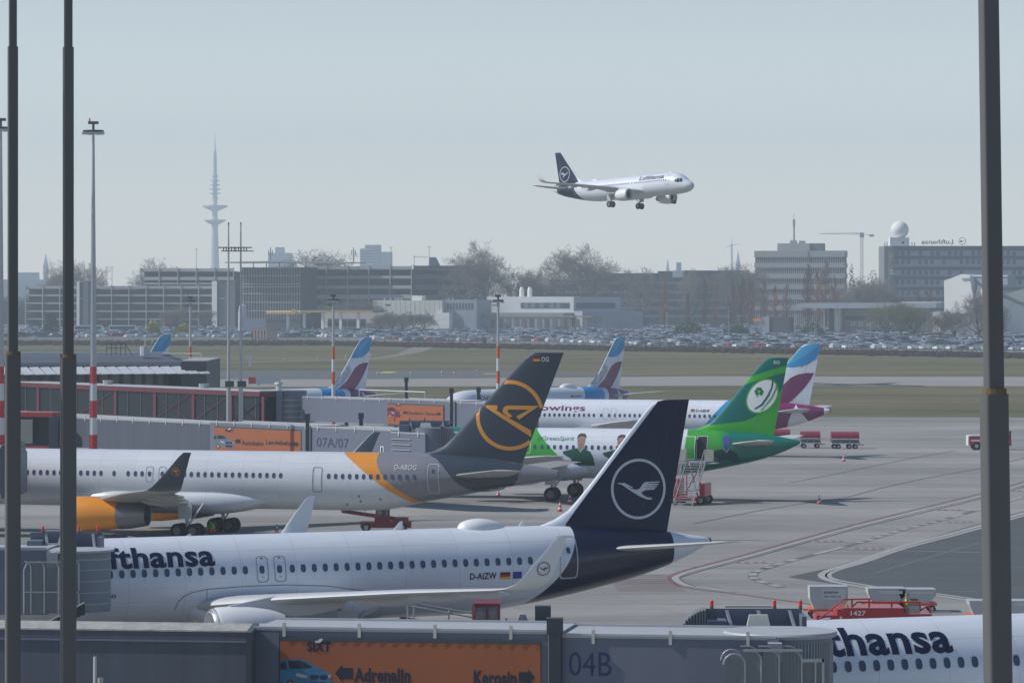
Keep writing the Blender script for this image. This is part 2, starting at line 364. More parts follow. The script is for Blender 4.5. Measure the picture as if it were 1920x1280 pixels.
def a320():
    s = Shape(); s.L = 37.57; s.zw = 4.38; s.pitch = .533
    s.st = [(0, 3.1, 3.0, .03), (.12, 3.42, 2.72, .36), (.45, 3.75, 2.42, .7), (1.0, 4.05, 2.15, 1.05), (1.6, 4.38, 1.98, 1.3), (2.3, 4.98, 1.87, 1.52), (3.0, 5.38, 1.8, 1.68), (4.0, 5.7, 1.755, 1.84), (5.2, 5.84, 1.735, 1.94), (6.5, 5.87, 1.73, 1.975),
            (23.5, 5.87, 1.73, 1.975), (25.5, 5.87, 1.83, 1.96), (27.5, 5.87, 2.07, 1.9), (30, 5.84, 2.48, 1.68), (32, 5.75, 2.88, 1.4), (33.7, 5.62, 3.26, 1.08), (35.3, 5.42, 3.74, .72), (36.6, 5.2, 4.26, .42), (37.3, 5.09, 4.62, .26), (37.57, 5.02, 4.76, .18)]
    s.finLE = [(5.3, 27.9), (5.8, 28.6), (5.95, 29.1), (6.15, 29.6), (6.5, 30.2), (7.2, 30.9), (11.2, 34.3), (11.5, 34.6), (11.68, 34.9), (11.76, 35.3)]
    s.finTE = [(5.2, 35.35), (11.76, 36.6)]; s.finT = .1
    s.wing = [(1.0, 10.9, 18.5, 2.62, .14), (1.9, 11.35, 18.45, 2.75, .14), (6.4, 13.75, 18.6, 3.3, .12), (12, 17.35, 20.4, 3.85, .11), (16.6, 20.3, 22.0, 4.2, .10)]
    s.tip = [(17.05, 20.65, 22.25, 4.27, .1), (17.4, 21.0, 22.45, 4.45, .09), (17.62, 21.3, 22.65, 4.75, .08), (17.75, 21.7, 22.85, 5.25, .08), (17.9, 22.35, 23.1, 6.0, .08), (17.97, 22.7, 23.2, 6.4, .07), (18.0, 23.0, 23.25, 6.58, .06)]
    s.htp = [(.2, 31.5, 35.4, 4.62, .1), (1.0, 32.0, 35.4, 4.7, .1), (6.0, 35.2, 36.65, 5.2, .09), (6.22, 35.6, 36.7, 5.22, .07)]
    s.eng = dict(y=5.75, x=10.7, z=1.88, r=1.14, L=3.4, core=.62, pyl=3.1)
    s.gear = (17.7, 3.8, .58, .46, 1); s.nose = (5.07, .38, .26)
    s.fair = (10.2, 21.5, 2.18, 3.5, 1.5)
    s.cut = None; return s
def b757():
    s = Shape(); s.L = 54.47; s.zw = 4.33; s.pitch = .51
    s.st = [(0, 3.45, 3.35, .03), (.2, 3.95, 3.0, .45), (.7, 4.4, 2.6, .85), (1.5, 4.9, 2.3, 1.2), (2.6, 5.5, 2.1, 1.5), (4.2, 5.85, 1.98, 1.76), (6, 5.95, 1.94, 1.88),
            (40, 5.95, 1.88, 1.88), (42.1, 5.95, 1.98, 1.87), (44.9, 5.93, 2.55, 1.76), (47, 5.86, 2.92, 1.5), (48.85, 5.72, 3.28, 1.22), (51, 5.42, 3.68, .85), (53, 5.1, 4.0, .52), (54.2, 4.92, 4.16, .3), (54.47, 4.85, 4.22, .24)]
    s.finLE = [(5.4, 44.0), (5.9, 44.6), (6.05, 45.3), (6.5, 46.3), (7.1, 46.95), (9.26, 49.0), (12.4, 51.98), (12.75, 52.35), (12.9, 52.75)]
    s.finTE = [(5.3, 51.9), (12.93, 54.85)]; s.finT = .1
    s.wing = [(1.0, 19.6, 28.4, 2.1, .13), (1.9, 20.2, 28.4, 2.25, .13), (6.4, 23.2, 28.8, 2.75, .12), (13, 27.6, 31.2, 3.5, .11), (18.4, 31.2, 33.7, 4.0, .1)]
    s.tip = [(18.9, 31.6, 33.95, 4.08, .1), (19.35, 32.1, 34.2, 4.3, .09), (19.6, 32.6, 34.4, 4.7, .08), (19.8, 33.25, 34.65, 5.3, .08), (20.0, 34.2, 35.0, 6.3, .08), (20.1, 34.6, 35.15, 6.62, .07)]
    s.htp = [(.2, 46.6, 51.2, 4.35, .1), (1.0, 47.2, 51.2, 4.43, .1), (7.2, 51.9, 54.0, 5.1, .09), (7.6, 52.5, 54.1, 5.12, .06)]
    s.eng = dict(y=6.5, x=21.1, z=1.72, r=1.22, L=4.3, core=.86, pyl=2.7)
    s.gear = (28.7, 3.66, .51, .43, 2); s.nose = (5.6, .4, .25)
    s.fair = (19.0, 35.2, 2.05, 3.35, 1.5)
    return s
def lens(nt, s):                           # livery expressions get x, y, z sockets of the airframe
    return xyz(nt)
W_ = (.7, .74, .8)
def liv_white(nt): return mixc(nt, 0.0, W_, W_)
def liv_crane(nt):
    x, y, z = xyz(nt); m = (x > (z * 2.034 + 24.04 - z * z * .1676)) * (x < (35.5 - (z - 4.4) * .03))
    return mixc(nt, m, W_, (.007, .012, .045))
def liv_crane_fin(nt):
    x, y, z = xyz(nt); le = (z - 7.2) * .85 + 30.9; lo = z * z * .27 - z * 2.65 + 36.15
    m = (x > (le + .22)) * (x > 30.02)
    return mixc(nt, m, W_, (.007, .012, .045))
def liv_stripe(nt):
    x, y, z = xyz(nt)
    l = 52.6 - z * 5.0 + z * z * .83 - z * z * z * .0627      # forward edge of the orange band
    r = 51.2 - z * 3.15 + z * z * .26
    d = 50.9 - z * 1.25 + z * z * .05
    c = mixc(nt, (x - 20) * .02, (.62, .65, .69), (.56, .59, .62))
    c = mixc(nt, x > l, c, (.7, .27, .025)); c = mixc(nt, x > r, c, (.2, .2, .225))
    return c
def liv_shamrock(nt):
    x, y, z = xyz(nt)
    c = mixc(nt, ((x - 8.6) > ((z - 4.5) * .6)) * 1.0, (0.0, .16, .14), W_)
    c = mixc(nt, (x > 13.6) * (x < (21.35 - z)) , c, (.05, .36, .04))
    c = mixc(nt, x > (z * -.3 + 30.05), c, (.05, .36, .04))
    t = ((x - 33.2 + z * .45) * .8).mx(0).mn(1); u = ((4.3 - z + (x - 30) * .18) * 1.1).mx(0).mn(1)
    return mixc(nt, t.mx(u) * (x > 28), c, (.0, .17, .13))
def liv_shamrock_fin(nt):
    x, y, z = xyz(nt); le = (z - 7.2) * .85 + 30.9
    d = x - le
    band = (z > (9.5 + d * .48 - d * d * .03)) * (z < (10.15 + d * .55 - d * d * .05))
    low = z < (6.25 + (x - 30.5).mx(0) * .12 + (x - 32.6).mx(0).pw(2) * .19)
    return mixc(nt, band.mx(low), (0.0, .13, .11), (.05, .36, .04))
def liv_wings(nt):
    x, y, z = xyz(nt)
    c = mixc(nt, (x > (z * .85 + 21.9)) * (x < (z * .35 + 28.6)), W_, (.02, .28, .6))
    c = mixc(nt, (x > (z * .5 + 28.9)) * (x < (z * .4 + 31.9)), c, (.2, .02, .12))
    c = mixc(nt, (x > (38.2 - z * .75)) * (x < 37.0), c, (.2, .02, .12))
    return c
FUSEM = {}
def panelled(fn):
    def g(nt):                             # skin joints, slight panel to panel differences, streaks along the barrel
        c = fn(nt); x, y, z = xyz(nt)
        j = (x.mod(2.67) < .028).mx(((z - 3.02).mod(50) < .02)).mx(((z - 5.2).mod(50) < .022))
        wn_ = nt.nodes.new('ShaderNodeTexWhiteNoise'); wn_.noise_dimensions = '2D'; cm = nt.nodes.new('ShaderNodeCombineXYZ')
        nt.links.new(((x - x.mod(2.67)) / 2.67).s, cm.inputs[0]); nt.links.new((z > 3.02).s, cm.inputs[1]); nt.links.new(cm.outputs[0], wn_.inputs['Vector'])
        st = noise(nt, (.25, 1, 5), 1, 5, .7)
        return mulc(nt, c, (1 - j * .22) * (E(nt, wn_.outputs['Value']) * .05 + .96) * (st * .22 + .88))
    return g
def fmat(nm, fn): return mat(nm, fn=panelled(fn) if 'fuselage' in nm else fn, rough=.45 if '_fin' in nm else .32, coat=0 if '_fin' in nm else .2, var=.06, vs_=(.5, 1, 3), vscale=1.1, spec=.25 if '_fin' in nm else .5)

def make_aircraft(name, label, S, loc, yaw, pitch=0, roll=0, fus=None, fin=None, opts=None, group=None, origin_z=0, parked=True):
    """nose at x = 0, tail along +x; near side is -y"""
    o = dict(wl=True, engc=None, wingc=None, sign=-1, gear=True, sharklet=True, win=None, lettering=[], exits=None); o.update(opts or {})
    M = Euler((roll, pitch, yaw)).to_matrix()
    t = thing(name, label, 'airplane', group=group); t.rotation_euler = (roll, pitch, yaw)
    ref = 16 if S.L < 40 else 27
    t.location = Vector((loc[0], loc[1], origin_z)) - M @ Vector((ref, 0, 0)) + (M @ Vector((0, 0, 0)))
    xs = [q[0] for q in S.st]; ft = pchip(xs, [q[1] for q in S.st]); fb = pchip(xs, [q[2] for q in S.st]); fw = pchip(xs, [q[3] for q in S.st])
    L = S.L
    def side(x, z, e=.012):
        a, b, w = ft(x), fb(x), fw(x); zc = (a + b) / 2; h = (a - b) / 2; q = (z - zc) / (h + 1e-6)
        return w * math.sqrt(max(0, 1 - min(q * q, .9999))) + e
    sg = o['sign']
    # fuselage
    N = 40; ys = []; k = 0
    xl = [0, .03, .12, .25, .45, .7, 1.0, 1.3, 1.65, 2.0, 2.5, 3, 3.6, 4.3, 5.2, 6.5] + [6.5 + (L * .6 - 6.5) * i / 12 for i in range(1, 13)] + [L * .6 + L * .4 * i / 34 for i in range(1, 35)]
    b = MB(); rs = []
    for x in xl:
        a, c, w = ft(x), fb(x), fw(x); zc, h = (a + c) / 2, (a - c) / 2
        rs.append([(x, w * cos(2 * pi * j / N), zc + h * sin(2 * pi * j / N)) for j in range(N)])
    b.rings(rs); FM = fmat(*(fus or ('white_fuselage', liv_white)))
    fo = b.build('fuselage', FM, t, smooth=R(50))
    # belly fairing
    x0, x1, w, zt, zb = S.fair; b = MB(); rs = []
    for i in range(25):
        u = i / 24; x = x0 + (x1 - x0) * u; g = min(1, math.sin(pi * min(u * 2.2, .5))) * min(1, math.sin(pi * min((1 - u) * 1.4, .5))) ; g = max(g, .02)
        zc = (zt + zb) / 2 + (1 - g) * .25; hh = (zt - zb) / 2 * (.25 + .75 * g); ww = 1.5 + (w - 1.5) * g
        rs.append([(x, math.copysign(abs(cos(a)) ** .6, cos(a)) * ww * (g ** .25), zc + math.copysign(abs(sin(a)) ** .8, sin(a)) * hh * g ** .3) for a in [2 * pi * (j + .5) / 24 for j in range(24)]])
    b.rings(rs); b.build('belly_fairing', FM if S.L > 40 else fmat('white_fuselage', liv_white), t, smooth=R(50))
    # fin
    zs = sorted(set([q[0] for q in S.finLE] + [S.finTE[0][0] + (S.finTE[1][0] - S.finTE[0][0]) * i / 14 for i in range(15)]))
    fle = pchip([q[0] for q in S.finLE], [q[1] for q in S.finLE]); fte = lambda z: S.finTE[0][1] + (S.finTE[1][1] - S.finTE[0][1]) * (z - S.finTE[0][0]) / (S.finTE[1][0] - S.finTE[0][0])
    US = [0, .01, .03, .07, .13, .22, .34, .48, .64, .8, .92, 1.0]
    def chord(z): return fte(z) - fle(z)
    def ffy(x, z, e=.012):
        c = chord(z); u = min(max((x - fle(z)) / c, 0), 1); return naca(u, S.finT) * min(c, 6.2) + e
    b = MB(); rs = []
    for z in zs:
        le, c = fle(z), chord(z)
        rs.append([(le + c * u, -ffy(le + c * u, z, .004), z) for u in US] + [(le + c * u, ffy(le + c * u, z, .004), z) for u in US[::-1]])
    b.rings(rs); finm = fmat(*(fin or ('white_fuselage', liv_white)))
    fino = b.build('tail_fin', finm, t, smooth=R(45))
    # rudder hinge line
    seam = mat('panel_seam', (.12, .13, .15), .7, var=0)
    zb_, zt_ = S.finTE[0][0] + .5, S.finTE[1][0] - .1
    hx = lambda z: fle(z) + chord(z) * .7
    decal('rudder_seam', seam if not o.get('seam') else o['seam'], fino, lambda u, v: (hx(v) + u, sg * ffy(hx(v) + u, v, .014), v), polys=[[(0, zb_), (.03, zb_), (.03, zt_), (0, zt_)]], step=(0, .8))
    # wings and tailplanes
    def surf(secs, nm, sgn, m, parent=t):
        P = [(sgn * y, z) for (y, a, c, z, th) in secs]; b = MB(); rs = []
        for i, (y, a, c, z, th) in enumerate(secs):
            p0, p1 = P[max(i - 1, 0)], P[min(i + 1, len(P) - 1)]
            d = Vector((p1[0] - p0[0], p1[1] - p0[1])).normalized(); n = Vector((-d.y, d.x)) * sgn
            ch = c - a
            rs.append([(a + ch * u, sgn * y + n.x * (naca(u, th) * ch * .9), z + n.y * naca(u, th) * ch * .9) for u in US] + [(a + ch * u, sgn * y - n.x * naca(u, th) * ch * .8, z - n.y * naca(u, th) * ch * .8) for u in US[::-1]])
        b.rings(rs); return b.build(nm, m, parent, smooth=R(45))
    wm = o['wingc'] or paint('wing_grey_paint', (.5, .52, .54), .4)
    tips = S.tip if o['sharklet'] else [(17.0, 20.6, 22.1, 4.25, .06)]
    for sgn in (-1, 1):
        full = S.wing + tips[:1]
        w_ = surf(full, 'wing', sgn, wm)
        if o['sharklet']:
            wlo = surf([S.wing[-1]] + S.tip if 0 else S.tip, 'winglet', sgn, o.get('wlc') or WHITE)
        surf(S.htp, 'tailplane', sgn, o.get('htc') or wm)
        # leading edge strip, flap fairings, control surface seams
        for (fy, fl) in ((8.2, 1.0), (11.6, .85), (14.4, .65)):
            if fy > S.wing[-1][0] - 1: continue
            i = next(k for k in range(len(full) - 1) if full[k + 1][0] >= fy); q = (fy - full[i][0]) / (full[i + 1][0] - full[i][0])
            te = full[i][2] + (full[i + 1][2] - full[i][2]) * q; zz = full[i][3] + (full[i + 1][3] - full[i][3]) * q
            b = MB(); rs = []
            for j in range(9):
                u = j / 8; rr = .3 * fl * max(.05, sin(pi * min(1, (u * .92 + .04))) ** .6); xx = te - 2.4 * fl + 3.4 * fl * u
                rs.append([(xx, sgn * fy + rr * .6 * cos(a), zz - .2 * fl - .1 * u + rr * sin(a)) for a in [2 * pi * k / 10 for k in range(10)]])
            b.rings(rs); b.build('flap_fairing', wm, w_, smooth=R(50))
        # engine
        e = S.eng; ex, ez, er, eL = e['x'], e['z'], e['r'], e['L']; ey = sgn * e['y']
        prof = [(0, .8), (.03, .86), (.12, .92), (.4, .985), (1.0, 1.0), (1.8, .985), (2.7, .9), (eL, .76)]
        nac = MB().lathe([(ex + p, q * er) for p, q in [(.9, .74), (.35, .76), (.1, .775)] + prof + [(eL - .02, .7), (eL - .7, .66)]], 28, (0, ey, ez), 'x')
        no = nac.build('engine_nacelle', o['engc'] or WHITE, t, smooth=R(50))
        MB().lathe([(ex + .16, .79 * er), (ex + .02, .8 * er), (ex - .012, .835 * er), (ex + .05, .885 * er), (ex + .2, .955 * er)], 28, (0, ey, ez), 'x').build('inlet_lip', mat('polished_metal', (.6, .6, .62), .28, .8), no, smooth=True)
        f = MB().lathe([(ex + .55, .02), (ex + .8, .2 * er)], 16, (0, ey, ez), 'x'); f.lathe([(ex + .85, .2 * er), (ex + .9, .75 * er)], 24, (0, ey, ez), 'x')
        for a in range(18):
            A = 2 * pi * a / 18; f.add([(ex + .78, ey + r_ * cos(A + d_), ez + r_ * sin(A + d_)) for r_, d_ in ((.22 * er, 0), (.73 * er, .05), (.73 * er, .22), (.22 * er, .15))], [(0, 1, 2, 3)])
        f.build('fan', mat('fan_blades', (.06, .065, .07), .4, .6), no, smooth=SM)
        c = MB().lathe([(ex + eL - .6, e['core'] * er), (ex + eL + .2, e['core'] * er * .92), (ex + eL + .9, e['core'] * er * .62), (ex + eL + .85, e['core'] * er * .5), (ex + eL + .5, .3)], 20, (0, ey, ez), 'x')
        c.lathe([(ex + eL + .3, .3 * er), (ex + eL + 1.0, .22 * er), (ex + eL + 1.5, .02)], 14, (0, ey, ez), 'x')
        if L > 40:
            c = MB().lathe([(ex + eL - .6, .84 * er), (ex + eL + .2, .8 * er), (ex + eL + 1.45, .62 * er), (ex + eL + 1.4, .56 * er), (ex + eL + .5, .5 * er), (ex + eL + .45, .02)], 24, (0, ey, ez), 'x')
        c.build('exhaust_nozzle', mat('exhaust_metal', (.2, .21, .24), .4, .6), no, smooth=SM)
        p = MB(); zw_ = S.wing[2][3]
        p.rings([[(ex + .9, ey - .16, ez + er * .9), (ex + .9, ey + .16, ez + er * .9), (ex + .95, ey + .1, ez + er * 1.02), (ex + .95, ey - .1, ez + er * 1.02)],
                 [(ex + e['pyl'], ey - .22, ez + er * .5), (ex + e['pyl'], ey + .22, ez + er * .5), (ex + e['pyl'], ey + .2, zw_ + .12), (ex + e['pyl'], ey - .2, zw_ + .12)],
                 [(ex + eL + 1.4, ey - .12, ez + er * .55), (ex + eL + 1.4, ey + .12, ez + er * .55), (ex + eL + 1.4, ey + .12, zw_ - .1), (ex + eL + 1.4, ey - .12, zw_ - .1)],
                 [(ex + eL + 3, ey - .04, zw_ - .5), (ex + eL + 3, ey + .04, zw_ - .5), (ex + eL + 3, ey + .04, zw_ - .3), (ex + eL + 3, ey - .04, zw_ - .3)]])
        p.build('pylon', wm if o['wingc'] is None else o['wingc'], t, smooth=SM)
    # landing gear
    gx_, gy_, wr, wo_, nb = S.gear
    for sgn in (-1, 1):
        g = MB().cyl((gx_, sgn * gy_, wr), (gx_ - .15, sgn * (gy_ - .1), 2.6), .13, .17, 8); g.cyl((gx_, sgn * gy_, wr * 1.6), (gx_ + 1.1, sgn * (gy_ - .3), 2.4), .07, .07, 6); g.box(gx_ - .5, gx_ + .5, sgn * gy_ + sgn * .5 - .02, sgn * gy_ + sgn * .5 + .02, 1.35, 2.5)
        if nb == 2: g.cyl((gx_ - .6, sgn * gy_, wr), (gx_ + .6, sgn * gy_, wr), .12)
        go = g.build('main_landing_gear', GREYP, t, smooth=SM)
        for bx in ([0] if nb == 1 else [-.58, .58]):
            for wy in (-wo_, wo_):
                c0 = (gx_ + bx, sgn * gy_ + wy, wr)
                w2 = MB().lathe([(-.2, wr * .55), (-.2, wr * .9), (-.13, wr), (.13, wr), (.2, wr * .9), (.2, wr * .55)], 20, c0, 'y').build('wheel', BLACK, go, smooth=SM)
                MB().lathe([(-.17, .02), (-.16, wr * .5), (-.19, wr * .56), (.19, wr * .56), (.16, wr * .5), (.17, .02)], 14, c0, 'y').build('rim', mat('rim_grey', (.17, .175, .18), .5), w2, smooth=SM)
    nx, nr, no_ = S.nose
    g = MB().cyl((nx, 0, nr), (nx - .2, 0, 2.3), .08, .11, 8); g.cyl((nx, -.3, nr), (nx, .3, nr), .05); go = g.build('nose_landing_gear', GREYP, t, smooth=SM)
    for wy in (-no_, no_): MB().lathe([(-.1, .05), (-.11, nr * .9), (-.07, nr), (.07, nr), (.11, nr * .9), (.1, .05)], 16, (nx, wy, nr), 'y').build('wheel', BLACK, go, smooth=SM)
    # cabin windows: each its own part, one shared mesh
    zw = o.get('zw', S.zw); ww, wh = .125, .185
    P2 = [(ww * math.copysign(abs(cos(a)) ** .7, cos(a)), zw + wh * math.copysign(abs(sin(a)) ** .8, sin(a))) for a in [2 * pi * k / 14 for k in range(14)]]
    wme = bpy.data.meshes.new('cabin_window'); xm = L * .4
    wme.from_pydata([(p[0], sg * side(xm, p[1], .014), p[1]) for p in P2], [], [tuple(range(14)) if sg < 0 else tuple(range(14))[::-1]])
    wme.materials.append(mat('cabin_window_glass', (.055, .075, .13), .2, var=.55, vs_=(1.1, .3, .3), vscale=1.7))
    for x in o['win'] or []:
        wob = bpy.data.objects.new('cabin_window', wme); link(wob, t); wob.location = (x, 0, 0)
        if x < 8 or x > L * .68: wob.location.y = sg * (side(x, zw) - side(xm, zw) + .004); wob.rotation_euler.z = sg * math.atan((side(x + .2, zw) - side(x - .2, zw)) / .4)
    # doors
    mp = lambda u, v: (u, sg * side(u, v, .016), v)
    for d in o.get('doors', []):
        x0, x1, z0, z1, m_ = d[:5]; Pd = rrect(x0, x1, z0, z1, min(.16, (x1 - x0) * .3))
        do = decal('cabin_door', m_, t, mp, polys=outline(Pd, d[5] if len(d) > 5 else .045), step=(0, .25))
        if len(d) > 6:
            cx = (x0 + x1) / 2; decal('door_window', MC['cabin_window_glass'], do, mp, polys=[[(cx + p[0] * .8, d[6] + (p[1] - zw) * .8) for p in P2]])
    # cockpit windows
    if o.get('cockpit'):
        for sgn in (-1, 1):
            mpc = lambda u, v, q=sgn: (u, q * side(u, v, .02), v)
            for pl in ([(1.62, 3.86), (2.05, 3.8), (2.3, 4.5), (2.05, 4.52)], [(2.12, 3.8), (2.65, 3.78), (2.85, 4.45), (2.38, 4.5)], [(2.72, 3.8), (3.15, 3.95), (3.15, 4.3), (2.93, 4.43)]):
                decal('cockpit_window', GLASSD, t, mpc, polys=[pl], step=(.2, .15))
    t['_r'] = 0; del t['_r']
    t_ = dict(root=t, side=side, ffy=ffy, fle=fle, fte=fte, sg=sg, mp=mp, fin=fino, fus=fo, ft=ft, fb=fb, fw=fw, S=S)
    return t_
def on_side(A, e=.018): return lambda u, v: (u, A['sg'] * A['side'](u, v, e), v)
def on_fin(A, e=.016, s=None):
    s = s or A['sg']; return lambda u, v: (u, s * A['ffy'](u, v, e), v)
def fin_uv(A, pts): return [(A['fle'](v) + u * (A['fte'](v) - A['fle'](v)), v) for u, v in pts]
def side_text(A, name, txt, x0, x1, z0, z1, m, bold=.03, shear=0, e=.02, step=.12, cap=.73):
    """lettering wrapped round the barrel: z0 baseline and z1 cap height are heights on the skin"""
    S = A['S']; xm = (x0 + x1) / 2; zc = (A['ft'](xm) + A['fb'](xm)) / 2; h = (A['ft'](xm) - A['fb'](xm)) / 2
    p0, p1 = math.asin(max(-1, min(1, (z0 - zc) / h))), math.asin(max(-1, min(1, (z1 - zc) / h))); sg = A['sg']
    def f(u, v):
        ph = p0 + (p1 - p0) * v / cap; z = zc + h * sin(ph); x = x0 + (x1 - x0) * u if sg < 0 else x1 - (x1 - x0) * u
        return (x, sg * A['side'](x, z, e), z)
    return decal(name, m, A['root'], f, text=txt, step=(0, step), bold=bold, shear=shear)
CRANE = [(58, 1131), (66, 1127), (100, 1131), (113, 1127), (130, 1136), (188, 1167), (180, 1170), (150, 1160), (148, 1164), (172, 1175), (192, 1182), (215, 1186), (240, 1176), (252, 1160), (268, 1135), (290, 1125), (405, 1124), (402, 1132), (310, 1135), (305, 1139), (396, 1142), (389, 1153), (298, 1153), (292, 1157), (384, 1160), (374, 1170), (290, 1169), (283, 1173), (370, 1176), (360, 1189), (290, 1190), (258, 1205), (252, 1212), (272, 1233), (300, 1249), (345, 1256), (333, 1270), (300, 1266), (240, 1240), (180, 1203), (120, 1160), (95, 1143)]
def crane_polys(cx, cz, r, flip=1):        # normalised to the ring
    return [[(cx + flip * (p[0] - 231) / 210 * r, cz - (p[1] - 1180) / 229 * r) for p in CRANE]]
def tri(poly):
    return poly
def crane_logo(A, cx, cz, r, m, where='fin', w=.13, flip=1, parent=None):
    f = on_fin(A) if where == 'fin' else where
    p = parent or A['fin']
    decal('ring_emblem', m, p, f, polys=ring2(cx, cz, r, w))
    decal('bird_emblem', m, p, f, polys=crane_polys(cx, cz, r * .94, flip))
SILV = paint('silver_emblem', (.5, .54, .6), .4)
EOUT = mat('door_outline_grey', (.16, .2, .24), .6, var=0); EOUTL = mat('door_outline_light', (.42, .46, .52), .5, var=0)
DK = mat('dark_lettering', (.012, .015, .04), .5, var=0)
def flag(A, x0, x1, z0, z1, cols, name='flag'):
    root = None
    for i, c in enumerate(cols):
        a = z1 - (z1 - z0) * i / len(cols); b = z1 - (z1 - z0) * (i + 1) / len(cols)
        q = decal(name if root is None else 'flag_stripe', c, root or A['root'], on_side(A, .02), polys=[[(x0, b), (x1, b), (x1, a), (x0, a)]], step=(0, .2)); root = root or q
FB, FR, FG = mat('flag_black', (.01, .01, .01), .6, var=0), mat('flag_red', (.4, .02, .02), .6, var=0), mat('flag_gold', (.6, .33, .02), .6, var=0)
FEU = mat('flag_blue', (.02, .04, .3), .6, var=0)
def radome(A, x0, x1, h, m=None):
    b = MB(); rs = []; z0 = A['ft']((x0 + x1) / 2) - .12
    for i in range(13):
        u = i / 12; g = max(.02, sin(pi * u ** .8) ** .55); x = x0 + (x1 - x0) * u
        rs.append([(x, .62 * g * cos(a), z0 + (h + .12) * g * sin(a)) for a in [pi * k / 12 for k in range(13)]])
    b.rings(rs, closed=False, cap=False); b.build('antenna_radome', m or WHITE, A['root'], smooth=R(60), fixn=True)
def blade(A, x, c=.45, h=.42):
    z = A['ft'](x) - .03; MB().rings([[(x, -.03, z), (x + c, -.03, z), (x + c, .03, z), (x, .03, z)], [(x + c * .75, -.01, z + h), (x + c * 1.05, -.01, z + h), (x + c * 1.05, .01, z + h), (x + c * .75, .01, z + h)]]).build('blade_antenna', WHITE, A['root'])
def wins(x_last, runs, pitch=.533):        # runs: +n windows then gap (in pitches)
    out, x = [], x_last
    for n, g in runs:
        for k in range(n): out.append(x); x -= pitch
        x -= g * pitch - pitch if 0 else (g - 1) * pitch
    return out
A3 = a320()
# ------------------------------------------------------------------ the aircraft in the picture
XW = 27.27
WINS = wins(XW, [(23, 1.15), (1, 1.6), (1, 1.5), (16, 1)])
EXITS = [(14.93, ), (14.08, )]
def exit_doors(m, w=.28, z0=3.82, z1=5.0, dx=0): return [(x - w + dx, x + w + dx, z0, z1, m, .03) for x in (14.93, 14.08)]
# -- white airliner with the dark blue tail, nearest
A = make_aircraft('parked_airliner', 'white airliner with dark blue ringed bird fin, nearest whole aircraft, registered D-AIZW', A3, (-10.63, 187.02), R(20.4), pitch=-R(.44), origin_z=-.06,
    fus=('crane_fuselage', liv_crane), fin=('crane_fin', liv_crane_fin), opts=dict(win=[x + .27 for x in WINS], zw=4.34, seam=mat('navy_seam', (.02, .03, .07), .5, var=0),
    doors=exit_doors(EOUT, z0=3.76, z1=4.94, dx=.3) + [(29.15, 30.12, 3.4, 5.42, EOUTL, .06, 4.75)], wingc=paint('airliner_wing_paint', (.55, .56, .57), .4)), group='airliners parked on the apron')
LH1 = A
side_text(A, 'fuselage_lettering', 'Lufthansa', 5.5, 12.15, 4.62, 5.5, NAVY, bold=.03)
side_text(A, 'registration_lettering', 'D-AIZW', 24.53, 25.86, 3.55, 3.86, DK, bold=.02)
side_text(A, 'type_lettering', 'A320-200', 5.6, 7.4, 3.26, 3.44, DK, bold=.01)
flag(A, 26.05, 26.56, 3.52, 3.84, (FB, FR, FG)); flag(A, 26.7, 27.15, 3.52, 3.84, (FEU,), 'blue_flag')
crane_logo(A, 33.85, 7.5, 1.46, SILV)
radome(A, 24.55, 27.1, .42); blade(A, 21.4); blade(A, 11.2, .3, .12); blade(A, 27.7, .3, .3)
nav = A['ft']
MB().lathe([(0, .17), (.16, .16), (.17, .02)], 14, (37.5, 0, 4.88), 'x').build('apu_exhaust', DGREY, A['root'])
for x in (14.38, 15.23):                       # small red handle marks on the exits
    decal('exit_mark', FR, A['root'], on_side(A), polys=[[(x - .06, 4.82), (x + .06, 4.82), (x + .06, 4.88), (x - .06, 4.88)], [(x - .06, 3.98), (x + .06, 3.98), (x + .06, 4.01), (x - .06, 4.01)]])
streak = mat('grime_streak', (.5, .53, .56), .6, var=.1)
for x in [q_ + .27 for q_ in WINS[5:]]: decal('grime', streak, A['root'], on_side(A, .009), polys=[[(x - .008, 3.85), (x + .008, 3.85), (x + .01, 4.18), (x - .01, 4.18)]], step=(0, .2)) if int(x * 10) % 3 == 0 else None
# navy-tail bird on both winglets
for ch in A['root'].children:
    pass
def winglet_emblem(A, col, cz=5.55, r=.3, sgn=None, kind='crane', off=.0):
    S = A['S']; sg = A['sg'] if sgn is None else sgn
    zs_ = [q[3] for q in S.tip]; fy = pchip(zs_, [q[0] for q in S.tip]); fl = pchip(zs_, [q[1] for q in S.tip]); fc = pchip(zs_, [q[2] for q in S.tip])
    cx = (fl(cz) + fc(cz)) / 2 + off
    f = lambda u, v: (u, sg * (fy(v) + .075), v)
    ps = ring2(cx, cz, r, .035, 24) + (crane_polys(cx, cz, r * .9) if kind == 'crane' else [[(cx - r * .7, cz + r * .4), (cx - r * .2, cz + r * .4), (cx + r * .5, cz - r * .5), (cx + r * .5, cz - r * .8)], [(cx, cz), (cx - .1, cz + r * .45), (cx + r * .7, cz + r * .45), (cx + r * .3, cz)]])
    decal('winglet_emblem', col, A['root'], f, polys=ps)
winglet_emblem(A, DK, 5.15, .3)
def seam_line(A, pts, w=.035):
    P = [];  
    for (a, b2), (c, d) in zip(pts, pts[1:]):
        n = Vector((-(d - b2), c - a)).normalized() * w / 2; P.append([(a - n.x, b2 - n.y), (c - n.x, d - n.y), (c + n.x, d + n.y), (a + n.x, b2 + n.y)])
    decal('fairing_seam', EOUT, A['root'], on_side(A, .02), polys=P, step=(.6, .2))
seam_line(A, [(10.25, 2.6), (10.34, 2.95), (10.6, 3.22), (11.0, 3.4), (11.66, 3.52), (13.5, 3.6), (15.5, 3.6), (17.5, 3.48), (19.3, 3.2)])
seam_line(A, [(11.7, 3.5), (11.72, 2.6)], .025)
